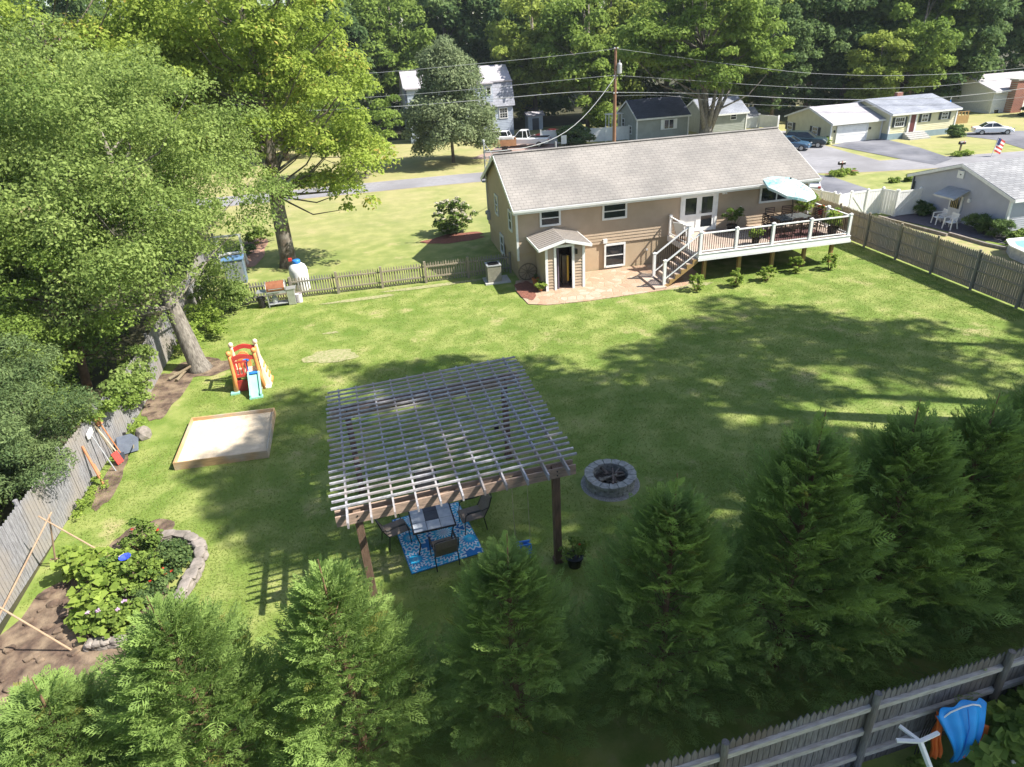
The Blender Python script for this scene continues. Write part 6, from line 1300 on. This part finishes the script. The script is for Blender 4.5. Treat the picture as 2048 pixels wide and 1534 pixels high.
def arb_mesh(seed, H=4.6, R=1.3, nplume=250):
    rng = np.random.default_rng(seed); PR = [spray_proto(rng) for _ in range(8)]; SP, SU, SL, SW = PR[0]; Vs, vals = [], []; tw = MB()
    tw.path([(0, 0, -.1), (.02, 0, H*.5), (rng.normal()*.05, .03, H*1.0)], [.07, .045, .006], 7)
    for b in range(nplume):
        f = ((b+rng.random())/nplume)**1.0; z = .05+(H-.75)*f; Lb = R*(1-f)**.86*(.55+.70*rng.random())+.12; a = 2.399*b+rng.random()*.8
        rise = .38+.42*f+rng.random()*.25
        tip = np.array([math.cos(a)*Lb, math.sin(a)*Lb, rise*Lb]); dirb = tip/np.linalg.norm(tip); ns = max(6, int(11*Lb/R+5)); pv = .5+.5*rng.random()
        side = np.array([-math.sin(a), math.cos(a), 0.]); upb = np.cross(side, dirb)*-1
        if upb[2] < 0: upb = -upb
        if b % 3 == 0: tw.tube((0, 0, z-.05), tuple(np.array([0, 0, z])+tip*.75), .011, .004, 4, False)
        for k in range(ns):
            SP, SU, SL, SW = PR[int(rng.integers(8))]; t = .45+.62*(k+rng.random())/ns; sgn = 1 if k % 2 else -1
            p0 = np.array([0, 0, z])+tip*t+np.array([0, 0, -.10*Lb*(t-.3)**2])+side*sgn*rng.random()*.13*Lb
            yaw = sgn*(.9-.75*(t-.45)/.62)*rng.uniform(.5, 1.1)
            d = dirb*math.cos(yaw)+side*math.sin(yaw)+np.array([0, 0, -.25+.55*rng.random()+.25*f])+rng.normal(size=3)*.2; d /= np.linalg.norm(d)
            nn = upb+rng.normal(size=3)*.38; nn -= d*(nn@d); nn /= np.linalg.norm(nn); x = np.cross(d, nn); B = np.stack([x, d, nn]); s = rng.uniform(.75, 1.25)
            P = p0+(SP@B)*s; U = SU@B
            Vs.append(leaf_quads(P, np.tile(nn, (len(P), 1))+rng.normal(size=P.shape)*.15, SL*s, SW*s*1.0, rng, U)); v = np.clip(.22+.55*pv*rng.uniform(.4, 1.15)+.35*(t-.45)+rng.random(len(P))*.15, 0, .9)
            if rng.random() < .012: v[:] = .99
            vals.append(v)
    # leader tips
    for k in range(16):
        d = np.array([rng.normal()*.45, rng.normal()*.45, 1.]); d /= np.linalg.norm(d); nn = np.cross(d, rng.normal(size=3)); nn /= np.linalg.norm(nn); x = np.cross(d, nn); B = np.stack([x, d, nn]); p0 = np.array([0, 0, H-.9+.75*k/16])
        P = p0+(SP@B)*(1.1-.03*k); Vs.append(leaf_quads(P, np.tile(nn, (len(P), 1)), SL*1.0, SW*1.0, rng, SU@B)); vals.append(np.full(len(P), .75))
    return np.vstack(Vs), np.concatenate(vals), tw
AV = []
for sd in (301, 302, 303, 304, 305):
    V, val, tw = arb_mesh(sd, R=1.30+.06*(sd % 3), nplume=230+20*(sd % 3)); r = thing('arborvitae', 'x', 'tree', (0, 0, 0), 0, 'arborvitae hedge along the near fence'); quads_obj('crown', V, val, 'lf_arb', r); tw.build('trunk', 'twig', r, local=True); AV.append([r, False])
hed = [(-5.55, 7.5, 3.35, 1.10, 'sunlit arborvitae at the bottom left corner, cut by the frame edge'), (-3.60, 7.45, 4.5, 1.0, 'sunlit yellow green arborvitae in front of the flower bed'), (-1.45, 7.5, 4.55, 1.0, 'arborvitae with a sunlit top left of the pergola front post'),
       (1.15, 7.5, 4.35, .92, 'shaded arborvitae below the blue toddler swing'), (3.78, 7.5, 4.85, .98, 'shaded arborvitae below the fire pit'), (6.05, 7.5, 5.55, 1.12, 'tall arborvitae right of the fire pit, above the near fence post'),
       (7.95, 7.6, 5.35, 1.10, 'tall arborvitae third from the right edge'), (9.6, 7.8, 5.1, 1.1, 'arborvitae second from the right edge'), (11.4, 8.0, 5.3, 1.15, 'arborvitae cut by the right edge of the picture')]
for i, (x, y, H, w_, lb) in enumerate(hed):
    a = AV[i % 5]; sc = (w_, w_, H/4.6)
    if not a[1]: r = a[0]; r.location = (x, y, 0); r.rotation_euler = (0, 0, i*1.1); r['label'] = lb; r.scale = sc; a[1] = True
    else: dup(a[0], (x, y, 0), i*1.1, lb, None, sc)
# ================================================================ SHRUBS AND PLANTS
def plant(name, label, cat, loc, ell, ncl, n, leaf, m, seed, rc=.12, flowers=None, stems=0, group=None, aspect=.75, flat=.7, up=.6):
    rng = np.random.default_rng(seed); root = thing(name, label, cat, loc, 0, group); cc, cr_ = crown_clusters(ell, ncl, rng, rc, .4)
    cc[:, 2] = np.maximum(cc[:, 2], .05); V, val = clusters_to_leaves(cc, cr_, n, leaf, rng, flat, up, aspect); quads_obj('foliage', V, val, m, root)
    if stems:
        s = MB()
        for c in cc[:stems]: s.path([(c[0]*.15, c[1]*.15, 0), (c[0]*.6, c[1]*.6, c[2]*.6), tuple(c)], [.012, .009, .004], 4, False)
        s.build('stem', 'twig', root, local=True)
    if flowers:
        fm, nf, fr = flowers[:3]; sel = rng.choice(len(cc), min(nf, len(cc)), replace=False); V, val = clusters_to_leaves(cc[sel]+np.array([0, 0, rc*.7]), np.full(len(sel), fr), len(sel)*22, fr*.8, rng, .7, .6, .9); quads_obj('flower', V, val, fm, root)
    return root
def pot(root, loc, r, h, m):
    MB().lathe(loc, [(r*.72, 0), (r*.95, h*.85), (r*1.05, h*.88), (r*1.05, h), (r*.92, h), (r*.88, h*.8), (0, h*.8)], 18).build('pot', m, root)
plant('hydrangea', 'round cream flowering hydrangea at the corner of the tan house', 'shrub', (4.55, 40.3, 0), [(0, 0, 1.0, 1.3, 1.0, 1.0)], 90, 8000, .11, 'lf_hyd', 401, .22, ('fl_cream', 80, .13))

for i, (x, y, lb) in enumerate(((13.55, 26.15, 'small bright shrub nearest the deck stairs'), (15.35, 26.05, 'small bright shrub below the second deck post'), (17.0, 26.25, 'small bright shrub below the middle deck post'), (18.8, 26.65, 'small bright shrub below the fourth deck post'), (20.45, 26.55, 'small bright shrub furthest right under the deck'))):
    plant('young_shrub', lb, 'shrub', (x, y, 0), [(0, 0, .42, .40-.03*(i == 4), .38, .38)], 30, 1200, .08, 'lf_bright', 410+i, .09, stems=12, group='small shrubs along the deck')
# flower bed
plant('squash_plant', 'bright large-leaved plant trailing down the middle of the flower bed', 'plant', (-7.15, 12.7, 0), [(0, 0, .38, .62, .95, .36), (-.35, .9, .4, .35, .5, .35), (.45, -.8, .28, .45, .45, .28)], 66, 900, .17, 'lf_bright', 430, .2, stems=20, aspect=.95, up=1.2)
plant('leafy_plant', 'bright green vine climbing the tall garden frame', 'plant', (-7.95, 13.7, 0), [(0, .1, .5, .32, .35, .5)], 26, 300, .16, 'lf_bright', 431, .16, stems=12, aspect=.95, up=1)
o = plant('morning_glory', 'leafy plant with one deep blue bloom in the flower bed', 'plant', (-6.45, 13.0, 0), [(0, 0, .4, .55, .6, .38)], 50, 1500, .10, 'lf_mid', 432, .14, ('fl_blue', 1, .01), stems=8)
MB().lathe((-6.62, 13.22, .72), [(0, .0), (.10, .05), (.13, .08), (.10, .07), (0, .02)], 10).build('blue_bloom', mat('deep_blue_petal', (.03, .05, .60), (.05, .10, .75), 12, .6), o)
plant('geranium', 'dark leafy plants with small red flowers inside the stone border', 'plant', (-5.95, 13.6, 0), [(0, 0, .22, .55, .75, .22), (-.1, -.9, .2, .4, .6, .2)], 90, 3800, .07, 'lf_dark', 433, .13, ('fl_red', 8, .035))
plant('tomato_plant', 'yellow green bushy plant at the far end of the flower bed', 'plant', (-6.65, 14.25, 0), [(0, 0, .45, .45, .42, .42)], 44, 1900, .08, 'lf_hyd', 434, .13, ('fl_red', 3, .04), stems=8)
plant('phlox', 'pale pink flowers at the near end of the flower bed', 'plant', (-6.6, 11.9, 0), [(0, 0, .32, .5, .4, .32)], 40, 1200, .11, 'lf_mid', 435, .13, ('fl_pink', 5, .05))
plant('phlox', 'lilac flower heads left of the deep blue bloom', 'plant', (-6.95, 13.35, 0), [(0, 0, .45, .28, .25, .3)], 16, 420, .10, 'lf_hyd', 436, .1, ('fl_pink', 3, .06))
for i, (x, y) in enumerate(((-8.75, 16.5), (-8.7, 17.6), (-8.55, 20.8))): plant('weed', ['weeds at the foot of the left fence near the garden frames', 'weeds at the foot of the left fence under the orange paddle', 'weeds at the foot of the left fence beyond the boulder'][i], 'weeds', (x, y, 0), [(0, 0, .15, .25, .5, .15)], 14, 260, .07, 'lf_bright', 440+i, .1)
plant('fence_vine', 'leafy vine hanging over the left fence beside the big grey trunk', 'vine', (-8.7, 23.3, 0), [(0, 0, 1.3, .35, 1.0, .6), (.1, -1.0, .7, .3, .5, .6), (0, -2.2, 1.5, .3, .8, .5)], 70, 4200, .10, 'lf_ash', 445, .22)
plant('fence_vine', 'ivy spilling over the left fence above the leaning tools', 'vine', (-8.75, 20.4, 0), [(0, 0, 1.45, .35, 1.1, .3), (.05, 1.2, 1.0, .3, .7, .6), (0, -1.3, 1.6, .3, .5, .2)], 60, 3800, .09, 'lf_mid', 443, .2)
plant('yellow_green_bush', 'yellow green bush against the left fence beyond the grey trunk', 'shrub', (-7.6, 28.3, 0), [(0, 0, .75, .75, 1.1, .75), (-.3, -1.6, .6, .5, .7, .6)], 70, 5200, .10, 'lf_bright', 446, .22)
plant('ash_bush', 'tall leafy bush at the left end of the picket fence', 'shrub', (-7.5, 30.8, 0), [(0, 0, 1.2, 1.0, 1.0, 1.2), (.6, .6, .7, .8, .6, .6)], 90, 8000, .10, 'lf_ash', 447, .25)
plant('bed_shrub', 'bright yellow green shrub in the pinkish mulch beyond the cabinet', 'shrub', (-7.2, 43.0, 0), [(0, 0, .5, .7, .7, .5)], 40, 2200, .12, 'lf_bright', 448, .2)
plant('bed_shrub', 'dark reddish shrub in the pinkish mulch beside the white A-frame', 'shrub', (-7.6, 40.6, 0), [(0, 0, .4, .6, .6, .4)], 30, 1600, .10, 'fl_red' if False else 'lf_dark', 449, .18)
# pots
def potted(name, label, loc, r, h, pm, ell, n, leaf, m, seed, flowers=None, ncl=22, rc=.10, up=.6, aspect=.5):
    o = plant(name, label, 'potted plant', loc, ell, ncl, n, leaf, m, seed, rc, flowers, stems=8, aspect=aspect, up=up); pot(o, loc, r, h, pm); return o
potted('potted_plant', 'dark pot with a small reddish flowering plant at the foot of the right pergola post', (3.25, 11.05, 0), .2, .28, 'blackm', [(0, 0, .5, .26, .26, .3)], 600, .07, 'lf_mid', 460, ('fl_red', 3, .025))
potted('potted_plant', 'small pot with bright lily leaves at the left corner of the basement porch', (6.98, 28.55, .05), .13, .16, 'terra', [(0, 0, .32, .26, .24, .22)], 300, .13, 'lf_bright', 461, None, 14)
potted('potted_plant', 'orange clay pot in front of the wagon wheel', (7.0, 29.6, .05), .17, .28, 'terra', [(0, 0, .36, .1, .1, .1)], 90, .08, 'lf_dark', 462, None, 8, .05)
potted('potted_plant', 'black tub with a spiky cream and green plant right of the patio door', (17.05, 29.75, DZ), .26, .34, 'blackm', [(0, 0, .85, .42, .36, .40)], 520, .20, 'lf_hyd', 463, ('fl_cream', 8, .05), 24, .14, aspect=.3)
potted('potted_plant', 'pot with a large arching fern at the deck corner under the umbrella', (21.0, 29.9, DZ), .24, .4, 'blackm', [(0, 0, .95, .5, .5, .5)], 1000, .16, 'lf_bright', 464, None, 40, .16, aspect=.35)
potted('potted_plant', 'dark tub with tall lime leaves in the front right corner of the deck', (20.95, 27.45, DZ), .24, .36, 'blackm', [(0, 0, .75, .42, .30, .42)], 900, .14, 'lf_bright', 465, ('fl_red', 3, .04), 34, .14, aspect=.35)
potted('potted_plant', 'pot with yellow and purple leaves behind the second deck railing', (17.0, 27.45, DZ), .2, .28, 'blackm', [(0, 0, .5, .38, .2, .26)], 420, .12, 'lf_bright', 466, ('fl_pink', 3, .04), 22, .11)
potted('potted_plant', 'pot of small red flowers by the post on the right deck railing', (21.25, 28.95, DZ+.6), .12, .2, 'poly_red', [(0, 0, .32, .16, .16, .14)], 260, .07, 'lf_mid', 467, ('fl_red', 7, .05), 14, .07)
# neighbour plants
plant('ornamental_grass', 'tall dark grasses along the grey house wall right of the chairs', 'shrub', (30.75, 28.9, 0), [(0, 0, .55, .45, .7, .55), (.1, -1.2, .5, .4, .6, .5)], 50, 4200, .30, 'lf_dark', 470, .2, aspect=.12, up=.1)
plant('ornamental_grass', 'clump of grasses at the left end of the grey house wall', 'shrub', (30.8, 32.9, 0), [(0, 0, .4, .4, .6, .4)], 30, 1900, .26, 'lf_dark', 471, .18, aspect=.14, up=.1)
plant('hosta_bed', 'pale green low plants along the right edge beside the grey house corner', 'shrub', (31.3, 26.7, 0), [(0, 0, .25, 1.3, .6, .25), (2, -.3, .25, 1.3, .6, .25)], 60, 2600, .16, 'lf_hyd', 472, .2, aspect=.7)
plant('ornamental_grass', 'small bright clump at the end of the white fence', 'shrub', (26.9, 33.3, 0), [(0, 0, .25, .28, .28, .25)], 14, 320, .16, 'lf_bright', 473, .12, aspect=.3)
mbp = Z(1681, 352); plant('daylilies', 'clump of yellow green day lilies round the black mailbox', 'plant', (mbp.x+.15, mbp.y, 0), [(-.35, 0, .22, .6, .45, .25), (.65, .1, .2, .5, .4, .22)], 40, 1500, .24, 'lf_bright', 474, .18, aspect=.2)
mbp = Z(1925, 312); plant('daylilies', 'yellow green plants round the mailbox over the road', 'plant', (mbp.x, mbp.y, 0), [(0, 0, .18, .9, .4, .2)], 36, 1100, .24, 'lf_bright', 475, .18, aspect=.2)
p_ = Z(1800, 364); plant('low_bush', 'low bushes on the strip of lawn beyond the white gate', 'shrub', (p_.x, p_.y, 0), [(-.5, 0, .16, .5, .25, .18), (.7, 0, .2, .5, .3, .22)], 36, 1400, .12, 'lf_mid', 476, .14)
p_ = Z(1150, 290); plant('round_bush', 'big round bush in front of the white fence across the road', 'shrub', (p_.x, p_.y, 0), [(0, 0, .9, 1.9, 1.4, .95)], 80, 5200, .24, 'lf_dark', 477, .4)
p_ = Z(1912, 274); plant('clipped_bush', 'dark clipped bush at the right end of the cream house', 'shrub', (p_.x, p_.y, 0), [(0, 0, .5, .7, .6, .55)], 50, 2600, .15, 'lf_dark', 478, .25)
p_ = Z(1650, 289); plant('clipped_bush', 'small bright bush at the corner of the cream garage', 'shrub', (p_.x+.1, p_.y, 0), [(0, 0, .35, .4, .35, .38)], 26, 1200, .12, 'lf_mid', 479, .16)
p_ = Z(1215, 262); plant('round_bush', 'bright green bush between the trunks behind the power pole', 'shrub', (p_.x, p_.y+1.5, 0), [(0, 0, 1.0, 1.5, 1.2, 1.0)], 40, 2200, .3, 'lf_mid', 480, .4)
# near right corner: squash vines
plant('squash_plant', 'dark broad-leaved vine filling the bottom right corner', 'plant', (8.75, 4.9, 0), [(0, 0, .5, .95, .6, .5), (.9, .2, .8, .7, .6, .55), (-.1, .15, 1.0, .4, .35, .35)], 130, 2700, .17, 'lf_mid', 490, .18, ('fl_bright' if False else 'fl_cream', 1, .03), stems=10, aspect=.95, up=1.2)
plant('weed', 'green weeds below the white three-armed post', 'weeds', (7.2, 4.9, 0), [(0, 0, .2, .5, .3, .22), (-1.2, .0, .12, .7, .25, .13)], 50, 2200, .08, 'lf_mid', 491, .13)
# ================================================================ GRASS BLADES
def in_poly(x, y, p):
    c = np.zeros(len(x), bool); j = len(p)-1
    for i in range(len(p)):
        xi, yi, xj, yj = *p[i], *p[j]; c ^= ((yi > y) != (yj > y)) & (x < (xj-xi)*(y-yi)/(yj-yi+1e-12)+xi); j = i
    return c
rng = np.random.default_rng(9)
X, Y = [], []
for (x0, x1, y0, y1, dn) in ((-9, 13, 7, 14, 900), (-9, 22, 14, 19, 520), (-9, 24, 19, 25, 420), (-9, 24, 25, 31.6, 260)):
    n = int((x1-x0)*(y1-y0)*dn); X.append(rng.uniform(x0, x1, n)); Y.append(rng.uniform(y0, y1, n))
X, Y = np.concatenate(X), np.concatenate(Y); n_all = len(X); ok = (X > -9.0) & (X < 24.0)
ok &= ~in_poly(X, Y, [(A_.x-.04, A_.y-.04), (B_.x+.05, B_.y-.04), (C_.x+.05, C_.y+.05), (D_.x-.04, D_.y+.05)])
ok &= ~in_poly(X, Y, [(5.9, 27.2), (6.8, 26.7), (10.6, 26.6), (13.4, 26.85), (14.7, 27.6), (21, 28.5), (21, 31.7), (4.9, 31.7), (5.6, 29)])
ok &= ~((np.abs(X+7.1) < 1.75) & (Y > 11.0) & (Y < 14.7)); ok &= ~((X < -7.4) & (Y < 13)); ok &= (X-FC[0])**2+(Y-FC[1])**2 > .93**2
r9 = math.radians(9); xr = (X-.32)*math.cos(r9)+(Y-12.9)*math.sin(r9); yr = -(X-.32)*math.sin(r9)+(Y-12.9)*math.cos(r9); ok &= ~((np.abs(xr) < .88) & (np.abs(yr) < 1.05))
ok &= ~((X > 4.7) & (X < 5.97) & (Y > 30.25) & (Y < 31.32)); ok &= ~(((X+8.0)/.9)**2+((Y-23.2)/2.6)**2 < rng.random(len(X)))
pn = np.sin(X*2.1+np.sin(Y*1.7))*np.sin(Y*1.9+np.sin(X*1.3)); ok &= rng.random(len(X)) < .75+.25*pn
ok &= X < Y*1.0+9
for bx_, by_, br_, bq_ in ((-2.45, 24.5, 1.0, .62), (-1.2, 30.6, 1.5, .25), (2.4, 31.2, 2.6, .2), (-6.6, 24.6, .9, .7), (-7.6, 21.0, .6, 2.0)): ok &= (((X-bx_)/br_)**2+((Y-by_)/bq_)**2 > 1.2*rng.random(n_all)**.6)
X, Y = X[ok], Y[ok]; n = len(X); far = np.clip((Y-8)/20, 0, 1); h_ = (.022+.026*rng.random(n))*(1-.15*far); a = rng.random(n)*6.283; w_ = (.007+.006*far)
dx, dy = np.cos(a)*w_, np.sin(a)*w_; lx, ly = rng.normal(size=n)*.034, rng.normal(size=n)*.034
V = np.stack([np.stack([X-dx, Y-dy, np.zeros(n)], 1), np.stack([X+dx, Y+dy, np.zeros(n)], 1), np.stack([X+lx, Y+ly, h_], 1)], 1).reshape(-1, 3)
val = np.clip(.42+.35*rng.random(n)-.12, 0, .9); val[rng.random(n) < .05] = .98
o = quads_obj('lawn_grass', V, val, 'grass', tri=True); o['kind'] = 'stuff'; tag(o, 'short mown grass of the back lawn', 'grass')

# ================================================================ THE AIR
hz = MB().bx((-135, -45, -1.5), (150, 180, 34)).build('haze', 'white'); hz['kind'] = 'stuff'; tag(hz, 'faint haze in the air over the gardens', 'haze')
hm = bpy.data.materials.new('air'); hm.use_nodes = True; hn = hm.node_tree.nodes; hn.clear(); hv = hn.new('ShaderNodeVolumePrincipled'); hv.inputs['Density'].default_value = .00022; hv.inputs['Color'].default_value = (.80, .90, 1, 1)
ho = hn.new('ShaderNodeOutputMaterial'); hm.node_tree.links.new(hv.outputs[0], ho.inputs['Volume']); hz.data.materials.clear(); hz.data.materials.append(hm)
